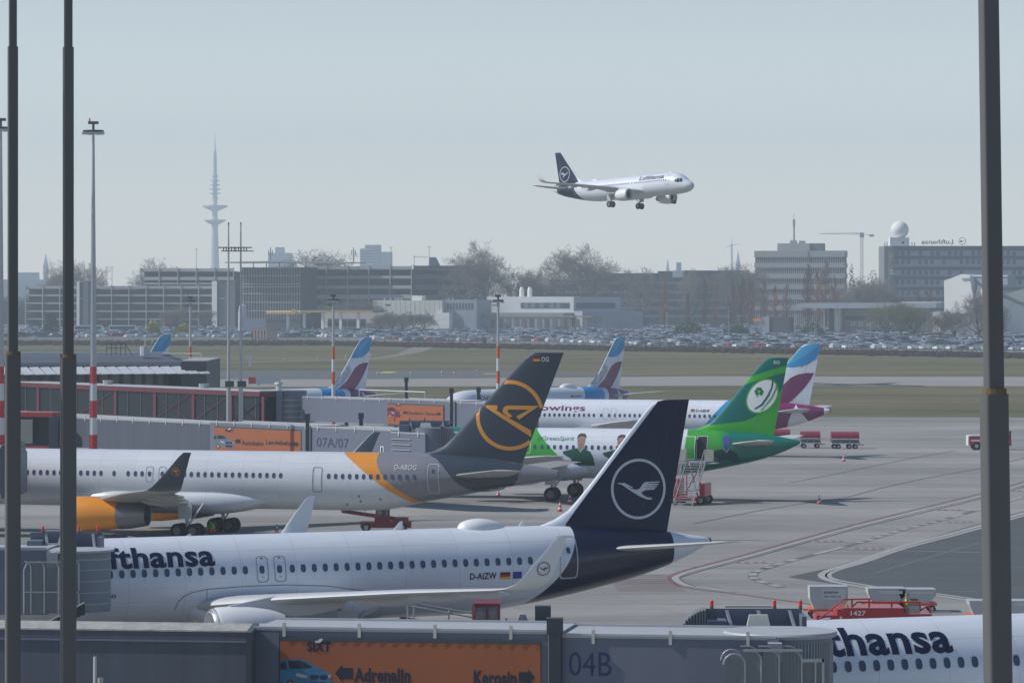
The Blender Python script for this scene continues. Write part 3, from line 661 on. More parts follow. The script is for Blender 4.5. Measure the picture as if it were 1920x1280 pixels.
# -- second airliner of the same line at the right edge
A = make_aircraft('parked_airliner', 'white airliner at lower right corner, large dark lettering beside the slatted bridge drum', A3, (19.15, 139.87), R(21.2),
    fus=('crane_fuselage', liv_crane), fin=('crane_fin', liv_crane_fin), opts=dict(win=[6.885 + .533 * k for k in range(-3, 17)], zw=4.44, sharklet=False, doors=exit_doors(EOUT), wingc=MC['airliner_wing_paint'], cockpit=True), group='airliners parked on the apron')
LH2 = A
side_text(A, 'fuselage_lettering', 'Lufthansa', 4.05, 10.95, 4.82, 5.68, NAVY, bold=.03)
blade(A, 6.6, .5, .1); crane_logo(A, 33.85, 7.5, 1.46, SILV)
# -- landing airliner
A = make_aircraft('landing_airliner', 'white airliner flying in low over the car park, wheels down, nose to the right', A3, (22.365, 745.46), R(133.1), pitch=R(2.81), roll=R(1.85), origin_z=32.94,
    fus=('crane_fuselage', liv_crane), fin=('crane_fin', liv_crane_fin), opts=dict(win=WINS[::1], sign=1, wingc=MC['airliner_wing_paint'], cockpit=True, doors=[(29.05, 29.85, 3.35, 5.3, EOUTL, .05), (4.5, 5.3, 3.4, 5.3, EOUT, .04)]))
side_text(A, 'fuselage_lettering', 'Lufthansa', 5.9, 12.3, 4.74, 5.5, NAVY, bold=.03)
crane_logo(A, 33.85, 7.5, 1.46, SILV, flip=1); blade(A, 5.6); blade(A, 20, .5, .3); blade(A, 15); radome(A, 24.6, 26.6, .2)
# -- grey and orange airliner (longer type)
S7 = b757()
w7 = [44.56 - .51 * k for k in range(13)] + [34.92 - .51 * k for k in range(17)] + [26.63, 26.12, 25.16, 24.6, 24.1, 23.55, 22.49] + [21.5 - .51 * k for k in range(13)]
GR7 = mat('condor_wing', (.3, .3, .285), .45, var=.08); MC['tail_grey'] = GR7
SL7 = paint('slate_paint', (.035, .05, .07), .35)
A = make_aircraft('parked_airliner', 'long grey airliner with slate fin, orange ring emblem and orange band, registered D-ABOG', S7, (-23.22, 282.57), R(-16),
    fus=('stripe_fuselage', liv_stripe), fin=('slate_fin', lambda nt: mixc(nt, 0, (.035, .05, .07), (.035, .05, .07))), group='airliners parked on the apron',
    opts=dict(win=w7, engc=paint('orange_nacelle_paint', (.75, .27, .01), .35), wingc=GR7, wlc=SL7, doors=[(45.55, 46.35, 3.2, 5.25, EOUTL, .05, 4.75), (37.25, 37.95, 3.2, 4.95, EOUT, .05)] + [(x - .27, x + .27, 3.75, 4.85, EOUT, .03) for x in (26.12, 25.16)], seam=mat('slate_seam', (.02, .03, .045), .6, var=0)))
CON = A
side_text(A, 'registration_lettering', 'D-ABOG', 43.15, 44.75, 4.83, 5.2, GREYP, bold=.02)
OR = paint('orange_emblem', (.62, .26, .03), .45)
keep = lambda x, z: A['fle'](z) + .05 < x < A['fte'](z) - .05
decal('ring_emblem', OR, A['fin'], on_fin(A), polys=ring2(51.04, 8.61, 2.43, .27, 56), keep=keep, step=(.3, .3))
q = lambda u, v: (51.04 + (760 + u / 4 - 957) / 25.6, 8.61 - (620 + v / 4 - 778) / 27.2)
decal('wing_emblem', OR, A['fin'], on_fin(A, .018), polys=[[q(*p) for p in ((590, 558), (700, 558), (700, 588), (690, 594), (780, 650), (942, 745), (942, 795))], [q(*p) for p in ((780, 650), (738, 608), (740, 585), (752, 567), (775, 558), (1000, 560), (856, 664), (836, 640), (925, 590), (785, 588), (772, 598), (776, 608), (812, 640))]], step=(.4, .4), keep=keep)
flag(A, 0, 0, 0, 0, ()) if 0 else None
for i, c in enumerate((FB, FR, FG)):
    z1, z0 = 12.65 - i * .1, 12.55 - i * .1
    decal('flag_stripe', c, A['fin'], on_fin(A, .02), polys=[[(52.7, z0), (53.2, z0), (53.2, z1), (52.7, z1)]])
decal('fin_lettering', GREYP, A['fin'], lambda u, v: on_fin(A, .02)(53.3 + u * .52, 12.32 + v * .45), text='OG', bold=.02)
# slate patch under the fin
decal('slate_patch', SL7, A['root'], on_side(A, .035), polys=[[(45.2, 5.92), (46.0, 5.6), (46.5, 5.2), (46.95, 4.7), (47.4, 4.15), (47.9, 3.72), (48.5, 3.4), (49.2, 3.32), (50.2, 3.52), (51.3, 3.75), (51.75, 4.2), (51.9, 4.9), (52.1, 5.25), (49, 5.69), (47, 5.84)]], step=(.2, .12))
MB().lathe([(0, .25), (.12, .24), (.13, .02)], 14, (54.4, 0, 4.53), 'x').build('apu_exhaust', DGREY, A['root'])
winglet_emblem(A, OR, 5.35, .28, kind='v'); winglet_emblem(A, OR, 5.35, .28, sgn=1, kind='v', off=.0)
for x, z in ((40.6, 2.95), (40.65, 2.6), (42.1, 2.75), (39.6, 2.35), (37.1, 2.5)): decal('drain_port', EOUT, A['root'], on_side(A), polys=[[(x + .09 * cos(a * pi / 4), z + .09 * sin(a * pi / 4)) for a in range(8)]])
# -- green airliner
SHW = wins(27.4, [(22, 1.15), (1, 1.6), (1, 1.5), (14, 1)])
GRN = paint('bright_green_paint', (.05, .36, .04), .35); TEAL = paint('teal_paint', (0, .13, .11), .35)
A = make_aircraft('parked_airliner', 'white and green airliner with a rugby ball on its fin, steps at the rear door', A3, (2.67, 331.83), R(-15.2),
    fus=('shamrock_fuselage', liv_shamrock), fin=('shamrock_fin', liv_shamrock_fin), group='airliners parked on the apron',
    opts=dict(win=[x + .1 for x in SHW], zw=4.35, sharklet=False, doors=[(14.83, 15.35, 3.8, 5.0, WHITE, .04)], wingc=paint('pale_wing_paint', (.5, .52, .54), .4), seam=TEAL, htc=MC['wing_grey_paint'] if 0 else paint('pale_tailplane', (.6, .6, .55), .4)))
AER = A
side_text(A, 'fuselage_lettering', '#GreenSpirit', 15.84, 19.0, 4.9, 5.24, paint('green_lettering', (.02, .2, .08), .5), bold=.0, shear=.15)
side_text(A, 'airline_lettering', 'Aer Lingus', 5.9, 9.9, 4.7, 5.1, WHITE, bold=.02, shear=.2)
decal('fin_lettering', WHITE, A['fin'], lambda u, v: on_fin(A, .02)(35.42 + u * .5, 11.25 + v * .35), text='EO', bold=.01)
B = decal  # rugby ball on the fin
el = lambda cx, cz, a, b_, th, n=32: [(cx + a * cos(t_) * cos(th) - b_ * sin(t_) * sin(th), cz + a * cos(t_) * sin(th) + b_ * sin(t_) * cos(th)) for t_ in [2 * pi * k / n for k in range(n)]]
cx, cz = 34.47, 8.62; th = R(50)
lg = GRN
decal('ball_emblem', lg, A['fin'], on_fin(A, .014), polys=[el(cx, cz, 1.62, 1.18, th)], step=(.4, .4))
decal('ball_emblem', WHITE, A['fin'], on_fin(A, .022), polys=[el(cx, cz, 1.48, 1.05, th)], step=(.4, .4))
decal('ball_emblem', TEAL, A['fin'], on_fin(A, .03), polys=[[(35.28, 9.95), (35.18, 9.3), (34.88, 8.7), (34.38, 7.98), (33.8, 7.6), (33.86, 7.5), (34.5, 7.84), (35.03, 8.6), (35.32, 9.3), (35.4, 9.9)]], step=(.3, .3))
decal('ball_emblem', lg, A['fin'], on_fin(A, .03), polys=[[(35.6, 9.7), (35.52, 9.2), (35.18, 8.5), (34.6, 7.74), (34.3, 7.48), (34.45, 7.42), (35.28, 8.4), (35.66, 9.15), (35.7, 9.6)]], step=(.3, .3))
sh = []
for ang in (90, 200, -20):
    ca, sa = cos(R(ang)), sin(R(ang))
    for d2 in (-1, 1): sh.append([(34.2 + .23 * cos(R(ang + d2 * 24)) + .15 * cos(2 * pi * k / 10), 8.98 + .23 * sin(R(ang + d2 * 24)) + .15 * sin(2 * pi * k / 10)) for k in range(10)])
sh.append([(34.18, 8.98), (34.24, 8.96), (34.05, 8.5), (33.99, 8.53)])
decal('shamrock_emblem', paint('shamrock_paint', (.01, .2, .04), .5), A['fin'], on_fin(A, .034), polys=sh)
# painted figures in green jerseys on the fuselage
skin = mat('figure_skin_paint', (.3, .19, .15), .5, var=.3, vscale=6); skin2 = mat('figure_blue_paint', (.05, .09, .25), .5, var=.3, vscale=6); hair = mat('figure_hair_paint', (.06, .045, .04), .6, var=.2, vscale=5)
jer = mat('figure_jersey_paint', (0, .085, .05), .5, var=.3, vscale=3); jer2 = mat('figure_jersey_dark_paint', (0, .05, .055), .5, var=.3, vscale=3)
def figure(x, z, s, sk, hr, j, flip=1):
    g = lambda pts: [[(x + flip * a * s, z + b_ * s) for a, b_ in pts]]
    r = decal('painted_figure', j, A['root'], on_side(A, .012), polys=g([(-.13, -.42), (.2, -.42), (.55, -.62), (.85, -.75), (1.1, -1.3), (1.2, -1.9), (-1.0, -1.9), (-.75, -1.35), (-1.3, -1.05), (-1.45, -.95), (-1.5, -.75), (-.9, -.6), (-.5, -.5)]), step=(0, .2))
    decal('painted_head', sk, r, on_side(A, .02), polys=g([(-.2, -.5), (0, -.72), (.2, -.5), (.25, -.2), (.33, .1), (.3, .42), (.15, .55), (-.15, .55), (-.33, .4), (-.33, .1), (-.27, -.2)]), step=(0, .2))
    decal('painted_hair', hr, r, on_side(A, .026), polys=g([(.36, .3), (.36, .55), (.2, .72), (-.15, .74), (-.36, .6), (-.38, .25), (-.3, .3), (-.26, .45), (.1, .5), (.28, .42)]), step=(0, .2))
    decal('painted_collar', WHITE, r, on_side(A, .026), polys=g([(-.24, -.42), (-.02, -.78), (.22, -.42), (.25, -.45), (0, -.82), (-.27, -.45)]), step=(0, .2))
    decal('painted_face', hr, r, on_side(A, .03), polys=g([(.02, .16), (.12, .18), (.12, .12), (.02, .11)]) + g([(-.2, .16), (-.1, .17), (-.1, .11), (-.2, .1)]) + g([(-.1, -.12), (.08, -.12), (.06, -.17), (-.08, -.17)]))
figure(19.6, 4.75, 1.0, skin, hair, jer); figure(23.0, 4.68, 1.0, skin, hair, jer); figure(31.75, 4.72, .88, skin2, mat('figure_blue_hair', (.03, .06, .28), .6, var=.2, vscale=5), jer2)
# open rear door, swung forward on its hinge
dk = mat('dark_cabin_interior', (.012, .015, .018), .9)
DM = on_side(A, .02)
decal('doorway', dk, A['root'], DM, polys=[[(29.35, 3.5), (30.15, 3.5), (30.15, 5.3), (29.35, 5.3)]], step=(0, .2)); decal('door_frame', GREYP, A['root'], on_side(A, .03), polys=outline(rrect(29.3, 30.2, 3.45, 5.36, .12), .05), step=(0, .2))
DM2 = on_side(A, .3)
b = MB(); P = [(28.42 + .86 * u_, 3.45 + 1.9 * v_) for u_ in (0, 1) for v_ in [k / 7 for k in range(8)]]
b.add([DM2(*p) for p in P] + [on_side(A, .42)(*p) for p in P], [(k, k + 1, k + 9, k + 8) for k in range(7)] + [(k + 16, k + 17, k + 25, k + 24) for k in range(7)] + [(0, 8, 24, 16), (7, 15, 31, 23)] + [(k, k + 1, k + 17, k + 16) for k in range(7)] + [(k + 8, k + 9, k + 25, k + 24) for k in range(7)])
b.build('cabin_door', GRN, A['root'])
decal('door_edge', WHITE, A['root'], on_side(A, .44), polys=outline(rrect(28.43, 29.27, 3.46, 5.34, .05), .04), step=(0, .2))
# -- the blue, white and burgundy airliners
BL1, BL2 = paint('sky_blue_paint', (.02, .26, .55), .35), paint('light_blue_paint', (.05, .34, .58), .35); BUR = paint('burgundy_paint', (.17, .015, .1), .35); GSH = paint('shade_grey_paint', (.42, .43, .46), .4)
def wings_tail(A, dx=0):
    k = lambda pts: fin_uv(A, pts); f = on_fin(A, .012); kp = lambda x, z: z < 11.74
    decal('fin_blue_tip', BL1, A['fin'], f, polys=[k([(.02, 9.35), (.3, 9.3), (.55, 9.45), (.75, 9.75), (.9, 10.15), (.99, 10.7), (.99, 11.74), (.15, 11.74), (.02, 11.4), (.015, 10.4)])], step=(.3, .3))
    decal('fin_light_blue', BL2, A['fin'], on_fin(A, .018), polys=[k([(.02, 9.45), (.3, 10.1), (.62, 10.9), (.95, 11.7), (.15, 11.73), (.03, 11.4), (.02, 10.4)])], step=(.3, .3))
    decal('fin_shade', GSH, A['fin'], on_fin(A, .01), polys=[k([(.02, 8.5), (.2, 8.2), (.3, 7.6), (.2, 6.4), (.15, 5.6), (.0, 6.0), (.01, 7.5)])], step=(.3, .3)); decal('fin_shade', GSH, A['fin'], on_fin(A, .01), polys=[k([(.5, 9.2), (.99, 10.2), (.99, 10.7), (.8, 9.8)])], step=(.3, .3))
    decal('fin_swoosh', BUR, A['fin'], f, polys=[k([(.97, 8.75), (.75, 8.75), (.55, 8.6), (.4, 8.25), (.33, 7.5), (.28, 6.6), (.24, 5.9), (.2, 5.5), (.66, 5.45), (.72, 5.9), (.82, 7.1), (.92, 8.1)])], step=(.3, .3))
WG = MC['pale_wing_paint']
def eurojet(label, loc, yaw, txt_reg, full=True, lettering=None, rad=False, wn_=None, pitch=0):
    A = make_aircraft('parked_airliner', label, A3, loc, R(yaw), fus=('burgundy_fuselage', liv_wings), fin=('white_fuselage', liv_white), group='airliners parked on the apron', pitch=pitch,
        opts=dict(win=wn_ or [], wingc=WG, zw=4.25, sharklet=False, wlc=BUR, cockpit=True, doors=exit_doors(GREYP) + [(29.05, 29.85, 3.35, 5.3, GREYP, .05)] + [(4.6, 5.4, 3.35, 5.3, GREYP, .05)]))
    wings_tail(A)
    side_text(A, 'registration_lettering', txt_reg, 23.75, 25.2, 4.68, 4.95, DK, bold=.015)
    flag(A, 23.2, 23.6, 4.65, 4.95, (FB, FR, FG))
    return A
A = eurojet('white airliner with blue and burgundy fin parked directly behind the green one, registered D-ABHF', (12.12, 420.19), -15, 'D-ABHF', wn_=[x - .44 for x in WINS])
side_text(A, 'airline_lettering', 'Eurowings', 4.6, 11.85, 4.72, 5.3, BUR, bold=.02)
MB().lathe([(0, .17), (.16, .16), (.17, .02)], 14, (37.5, 0, 4.88), 'x').build('apu_exhaust', DGREY, A['root'])
A = eurojet('white airliner with blue burgundy fin and roof dome, right behind the orange ringed fin', (1.28, 469.48), 52.7, 'D-AGWG', rad=True, wn_=WINS)
side_text(A, 'airline_lettering', 'Eurowings', 5.6, 12.8, 4.75, 5.35, BUR, bold=.02); radome(A, 23.4, 26.6, .42)
A = eurojet('white airliner with blue burgundy fin behind an orange striped mast, registered D-ABGJ', (-27.57, 464.9), 50, 'D-ABGJ', wn_=WINS)
A['root'].location.x += -2.4; A['root'].location.y += -2.8
A = eurojet('airliner farthest left, only its blue fin tip showing above the pier roof', (-57.2, 500), 50, 'D-AGWX', wn_=[])
# ------------------------------------------------------------------ boarding bridges, pier, corridor
BR = mat('bridge_grey_paint', (.135, .155, .205), .55, var=.1, vs_=(1.2, 1.2, .08), vscale=1)
BRD = mat('bridge_dark_paint', (.075, .09, .12), .6, var=.35, vs_=(2.6, 2.6, .04), vscale=1)
BRL = mat('bridge_light_trim', (.4, .42, .44), .5, var=.12, vscale=2)
BEI = mat('beige_panel', (.42, .4, .34), .6, var=.1); POSTD = mat('dark_post_paint', (.06, .07, .08), .6, var=.15)
ADO = mat('orange_banner', (.32, .095, .033), .65, var=.12, vs_=(.4, .4, .4), vscale=1); ADN = mat('banner_navy_print', (.012, .015, .035), .6, var=0)
CLEAR = mat('clear_plastic', (.2, .22, .22), .15, alpha=.5, var=0); REDL = mat('red_lamp_glass', (.7, .02, .02), .3, var=0)
def bridge_section(t, name, a, b, w, z0, z1, m=BR, roof=True, ribs=0, fasc=True):
    """a closed telescoping tunnel section from a to b in plan, roof and rails as parts of their own"""
    o = MB().obox(a, b, w, z0, z1).build(name, m, t)
    d = (Vector(b) - Vector(a)).normalized(); n = Vector((-d.y, d.x)); L_ = (Vector(b) - Vector(a)).length
    if roof:
        r = MB().obox(a, b, w + .06, z1 + .003, z1 + .07)
        for s_ in (-1, 1):
            e = n * s_ * (w / 2 + .02); r.obox(Vector(a) + e, Vector(b) + e, .08, z1 + .072, z1 + .14)
        r.build('roof', BRL, o)
        q = 1.0
        while q < L_ - .5:
            c = Vector(a) + d * q - n * (w / 2 + .03); MB().obox(c - d * .05, c + d * .05, .08, z1 - .18, z1 + .27).build('bracket', mat('pale_bracket', (.5, .5, .47), .6), o); q += 2.45
    if ribs:
        k = MB(); q = .4
        while q < L_ - .2:
            c = Vector(a) + d * q - n * (w / 2 + .012); k.obox(c - d * .015, c + d * .015, .024, z0 + .05, z1 - .05); q += ribs
        k.build('wall_rib', m, o)
    return o
def collar(t, c, d, w, z0, z1, th=.5):
    c, d = Vector(c), Vector(d).normalized(); return MB().obox(c - d * th / 2, c + d * th / 2, w + .3, z0 - .12, z1 + .1).build('collar', BR, t)
def lift_leg(t, c, z1, zb=0, w=.34):
    b = MB().box(c[0] - w / 2, c[0] + w / 2, c[1] - w / 2, c[1] + w / 2, zb, z1 - .5).box(c[0] - w / 2 - .07, c[0] + w / 2 + .07, c[1] - w / 2 - .07, c[1] + w / 2 + .07, z1 - .498, z1)
    o = b.build('lifting_column', POSTD, t)
    MB().box(c[0] - w / 2 - .012, c[0] - w / 2 - .002, c[1] - w / 2, c[1] + w / 2, zb, z1 - .52).build('column_edge_strip', BEI, o); return o
def banner(t, a, b, off, z0, z1, name='advertising_banner', lace=True):
    """orange advertising banner on the near face; returns the mapping from banner (u metres, v metres up) to space"""
    a, b = Vector(a), Vector(b); d = (b - a).normalized(); n = Vector((d.y, -d.x)); L_ = (b - a).length
    def f(u, v, e=0): p = a + d * u + n * (off + e); return (p.x, p.y, v)
    fr = MB().obox(a + n * (off - .06), b + n * (off - .06), .05, z0 - .12, z1 + .12).build('banner_frame', POSTD, t)
    bo = decal(name, ADO, fr, lambda u, v: f(u, v, .0), polys=[[(0, z0), (L_, z0), (L_, z1), (0, z1)]])
    if lace:
        k = MB(); u = .2
        while u < L_ - .1: k.cyl(f(u, z1 - .02, .02), f(u + .2, z1 + .16, .02), .012, n=4); u += .42
        k.build('lacing', DGREY, fr)
    return bo, f, L_
def words(bo, f, txt, u0, u1, z0, h, m=ADN, bold=.03, e=.008, shear=0):
    return decal('banner_lettering', m, bo, lambda u, v: f(u0 + (u1 - u0) * u, z0 + v / .73 * h, e), text=txt, bold=bold, shear=shear)
def arrow(bo, f, u0, u1, zc, h, right=True):
    P = [(0, 0), (.42, 1), (.42, .62), (1, .62), (1, -.62), (.42, -.62), (.42, -1)]
    P = [((1 - p[0]) if right else p[0], p[1]) for p in P]
    decal('arrow', ADN, bo, lambda u, v: f(u0 + (u1 - u0) * u, zc + v * h / 2, .008), polys=[P])
def ad_car(bo, f, u0, u1, z0, h, col):
    P = lambda pts, e, nm, m, par: decal(nm, m, par, lambda u, v: f(u0 + (u1 - u0) * u, z0 + v * h, e), polys=pts if isinstance(pts[0], list) else [pts])
    body = P([(0, .05), (0, .9), (.1, .98), (.38, 1.0), (.55, .92), (.68, .74), (.85, .64), (.95, .5), (.99, .3), (.99, .08), (.9, .0), (.35, .0), (.33, .12), (.28, .25), (.2, .28), (.13, .2), (.1, .05)], .008, 'printed_car', mat('banner_car_%d' % int(col[2] * 100), col, .5, var=.5, vs_=(1, 1, 3), vscale=3), bo)
    P([(.01, .62), (.01, .85), (.1, .93), (.15, .66)], .012, 'printed_window', ADN, body); P([(.19, .66), (.16, .93), (.38, .95), (.5, .88), (.64, .72), (.45, .68)], .012, 'printed_windscreen', ADN, body)
    P([(.6, .3), (.58, .42), (.62, .47), (.73, .46), (.76, .4), (.72, .3)], .012, 'printed_grille', ADN, body); P([(.78, .3), (.77, .42), (.8, .47), (.9, .46), (.92, .36), (.88, .3)], .012, 'printed_grille', ADN, body)
    P([(.3, .42), (.33, .52), (.5, .46), (.55, .36), (.42, .36)], .014, 'printed_headlight', mat('banner_pale_print', (.4, .42, .42), .5), body); P([(.94, .36), (.93, .44), (.98, .5), (.98, .4)], .014, 'printed_headlight', MC['banner_pale_print'], body)
    P([(.6, .05), (.58, .2), (.85, .22), (.93, .14), (.9, .05)], .012, 'printed_intake', ADN, body); P([(.2 + .085 * cos(k * pi / 6), .1 + .17 * sin(k * pi / 6)) for k in range(12)], .014, 'printed_wheel', ADN, body)
    P([(.2 + .05 * cos(k * pi / 5), .1 + .11 * sin(k * pi / 5)) for k in range(10)], .018, 'printed_rim', MC['banner_pale_print'], body)
def logo(bo, f, u0, u1, z0, h):
    words(bo, f, 'SIXT', u0, u1, z0, h, bold=.055); decal('logo_swoosh', WHITE, bo, lambda u, v: f(u0 + (u1 - u0) * u, z0 + v * h, .014), polys=[[(.33, .85), (.48, .85), (.6, 1.0), (.68, 1.3), (.52, 1.3), (.45, 1.12), (.33, 1.08)]])
    words(bo, f, 'rent a car', u0 + (u1 - u0) * .4, u1 - (u1 - u0) * .1, z0 - h * .32, h * .16, bold=0)
def red_beacon(t, p, parent=None):
    q = MB().cyl((p[0], p[1], p[2]), (p[0], p[1], p[2] + .12), .065, .065, 8).build('beacon_base', DGREY, parent or t); MB().lathe([(0, .06), (.16, .06), (.2, .04)], 10, (p[0], p[1], p[2] + .12), 'z', cap=True).build('beacon', REDL, parent or t, smooth=SM)

def cab(t, c, d, w, z0, z1, L_):
    """aircraft end of a bridge: canopy bellows, ribbed parapet with struts, lamp housing; c centre, d towards the aircraft"""
    c, d = Vector(c), Vector(d).normalized(); n = Vector((-d.y, d.x))
    # bellows canopy: stacked arched ribs
    return

# ---- near bridge, stand 04B
def straight(pxa, Ya, pxb, Yb):
    """a straight line in plan through two sighted points; returns the function giving the point at a bearing, pushed dy behind it"""
    a, b = Vector((gx(pxa, Ya), Ya)), Vector((gx(pxb, Yb), Yb)); d = (b - a).normalized(); n = Vector((-d.y, d.x))
    def P(px, dy=0):
        u = (px - 960) / FP; t = (u * a.y - a.x) / (d.x - u * d.y); q = a + d * t + n * dy; return (q.x, q.y)
    return P
p04 = straight(0, 129.6, 1540, 125.6)
t = thing('boarding_bridge', 'nearest grey boarding bridge, marked 04B, with a large orange banner and glazed side stair', 'boarding bridge', (0, 0, 0), 0, 'boarding bridges')
BR04 = t
hw = 1.7
s = bridge_section(t, 'inner_tunnel', p04(-260, hw + .35), p04(480, hw + .35), 2.9, 2.6, 6.08, BRD, roof=False)
MB().obox(p04(-260, hw + .35), p04(478, hw + .35), 2.96, 6.083, 6.13).build('roof', mat('walkway_grating', (.36, .35, .32), .7, var=.45, vs_=(3, .6, 1), vscale=1.2), s)
MB().obox(p04(-260, hw + .35 - 1.49), p04(478, hw + .35 - 1.49), .06, 5.75, 5.8).build('wall_rib', BR, s)
s = bridge_section(t, 'middle_tunnel', p04(476, hw), p04(1052, hw), 3.4, 2.3, 6.2)
MB().obox(p04(476, hw - 1.73), p04(524, hw - 1.73), .06, 2.2, 6.15).build('end_frame', BR, s)
MB().box(gx(470, 128) - .05, gx(478, 128), 126.4, 130, 2.2, 6.3).build('end_frame', POSTD, s)
s2 = bridge_section(t, 'outer_tunnel', p04(1056, hw - .12), p04(1455, hw - .12), 3.66, 2.2, 6.12)
d04 = Vector(p04(1000)) - Vector(p04(500)); collar(t, p04(1045, hw), d04, 3.5, 2.2, 6.12, .35)
lift_leg(t, p04(1043, -.32), 6.75, 0, .38); lift_leg(t, p04(980, hw * 2 + 1.1), 6.75, 0, .38)
MB().rings([[(gx(968, 132.4), 132.3, 6.1), (gx(992, 132.4), 132.3, 6.1), (gx(992, 132.4), 132.6, 6.1), (gx(968, 132.4), 132.6, 6.1)], [(gx(975, 132.4), 132.3, 6.4), (gx(985, 132.4), 132.3, 6.4), (gx(985, 132.4), 132.6, 6.4), (gx(975, 132.4), 132.6, 6.4)]]).build('bracket', BRL, t)
bo, f, L_ = banner(t, p04(526, 0), p04(1014, 0), .1, 2.9, 6.2 - .32)
U = lambda px: (px - 526) / 488 * L_; zf = lambda py: 17 - (py - 550) / 58.6
ad_car(bo, f, 0, U(624), zf(1289), zf(1235) - zf(1289), (.02, .16, .3)); logo(bo, f, U(578), U(622), zf(1219), .3)
arrow(bo, f, U(630), U(664), zf(1260.5), zf(1244) - zf(1278), False); words(bo, f, 'Adrenalin', U(666), U(772), zf(1275), .44, bold=.045)
words(bo, f, 'Kerosin', U(890), U(970), zf(1277), .44, bold=.045); arrow(bo, f, U(974), U(1004), zf(1263), zf(1248) - zf(1280), True)
a_, b_ = Vector(p04(1056, hw - .12)), Vector(p04(1455, hw - .12)); dd = (b_ - a_).normalized(); nn = Vector((dd.y, -dd.x))
def f04(u, v, e=0): p = a_ + dd * u + nn * (1.835 + e); return (p.x, p.y, v)
GN = mat('gate_number_blue', (.02, .035, .12), .5, var=0)
decal('gate_number', GN, s2, lambda u, v: f04(.22 + u * 1.36, gz(1263, 127) + v / .73 * .8, .004), text='04B', bold=.0)
# rotunda at the aircraft end
cx, cy = p04(1451, hw + .1)
rt = MB().lathe([(0, 1.65), (3.6, 1.65)], 40, (cx + .05, cy, 2.5), 'z', cap=True).build('cab_drum', mat('slatted_grey', (.2, .23, .27), .5, var=.08), t, smooth=SM)
k = MB()
for a in range(90, 271 + 90, 4):
    A_ = R(a - 90 - 90); k.cyl((cx + .05 + 1.67 * cos(A_), cy + 1.67 * sin(A_), 2.6), (cx + .05 + 1.67 * cos(A_), cy + 1.67 * sin(A_), 5.95), .022, n=4)
k.build('slat', BRL, rt)
MB().lathe([(0, 1.78), (.1, 1.82), (.16, 1.78), (.17, .01)], 40, (cx + .05, cy, 6.1), 'z').build('drum_roof', BRL, rt, smooth=SM)
MB().obox(p04(1440, hw - .15), p04(1462, hw - .15), 3.75, 2.45, 6.16).build('cab_body', BR, t)
MB().prism([(gx(1440, 125.2), 6.07), (gx(1466, 125.2), 6.07), (gx(1466, 125.2), 5.45)], 125.0, 125.9).build('bracket', BRL, t)
# glazed side stair with arched frames
st = thing('glazed_stair', 'arched clear plastic stair enclosure with pale metal frames hanging beside the 04B bridge', 'stair', (gx(1465, 124.6), 124.6, .5))
gp_ = MB(); al = mat('aluminium_frame', (.4, .42, .44), .4, .5)
def arch(px, w=1.15, z0=2.6, zt=5.55, y0=124.0, y1=125.55):
    X0 = gx(px, 124.6) - st.location.x; P = []
    for k in range(13):
        a = pi * k / 12; P.append((X0 - (cos(a)) * .0, 0, 0))
    return X0
xs_ = [gx(p, 124.6) - st.location.x for p in (1394, 1424, 1458, 1500)]
fr = MB(); 
for i, x in enumerate(xs_):
    zt = 5.45 if i else 5.35
    pts = [(x - .42, -.75, 1.6)] + [(x - .42 * cos(pi / 2 * k / 6) if 0 else x - .42 + .84 * (k / 8) * .5, -.75, zt - .42 + .42 * sin(pi / 2 * k / 8)) for k in range(9)]
    pts = [(x, -.75, 1.6)] + [(x - .33 + .33 * cos(pi * k / 10), -.75, zt - .33 + .33 * sin(pi * k / 10)) for k in range(11)] if i in (0,) else [(x, -.75, 1.6)] + [(x - .3 + .3 * cos(pi / 2 * k / 6), -.75, zt - .3 + .3 * sin(pi / 2 * k / 6)) for k in range(7)] + [(x - .55, -.75, zt)]
    for a, b2 in zip(pts, pts[1:]): fr.cyl(a, b2, .034, n=6)
    pts2 = [(p[0], .75, p[2]) for p in pts]
    for a, b2 in zip(pts2, pts2[1:]): fr.cyl(a, b2, .034, n=6)
fr.box(xs_[1] - .5, xs_[3] + .02, -.79, -.74, 5.42, 5.5); fr.box(xs_[3], 1.3, -.8, -.74, 5.1, 5.2); fr.box(1.2, 1.28, -.8, -.72, 1.6, 5.2); fr.box(.98, 1.03, -.8, -.74, 1.6, 5.1)
fr.box(xs_[0] - .6, xs_[3], -.79, -.75, 3.6, 3.65)
fr.build('arched_frame', al, st, smooth=SM)
gl = MB().box(xs_[0] - .6, xs_[0] - .04, -.72, -.71, 1.7, 5.2)
for a, b2 in zip(xs_, xs_[1:]): gl.box(a + .05, b2 - .05, -.72, -.71, 1.7, 5.38)
gl.box(xs_[3] + .06, 1.18, -.72, -.71, 1.7, 5.08)
gl.build('clear_panel', CLEAR, st)
MB().box(xs_[3] + .05, .98, -.3, -.2, 1.7, 5.1).build('door', mat('beige_door', (.34, .33, .28), .6), st); MB().box(xs_[3] + .12, xs_[3] + .5, -.33, -.305, 3.6, 4.7).box(xs_[3] + .2, xs_[3] + .42, -.345, -.335, 3.7, 4.6).build('door_window', [al], st)
stp = MB()
for k in range(14): stp.box(xs_[0] - .5 + k * .2, xs_[0] - .25 + k * .2, -.5, .6, 1.5 + k * .12, 1.55 + k * .12)
stp.build('steps', DGREY, st)
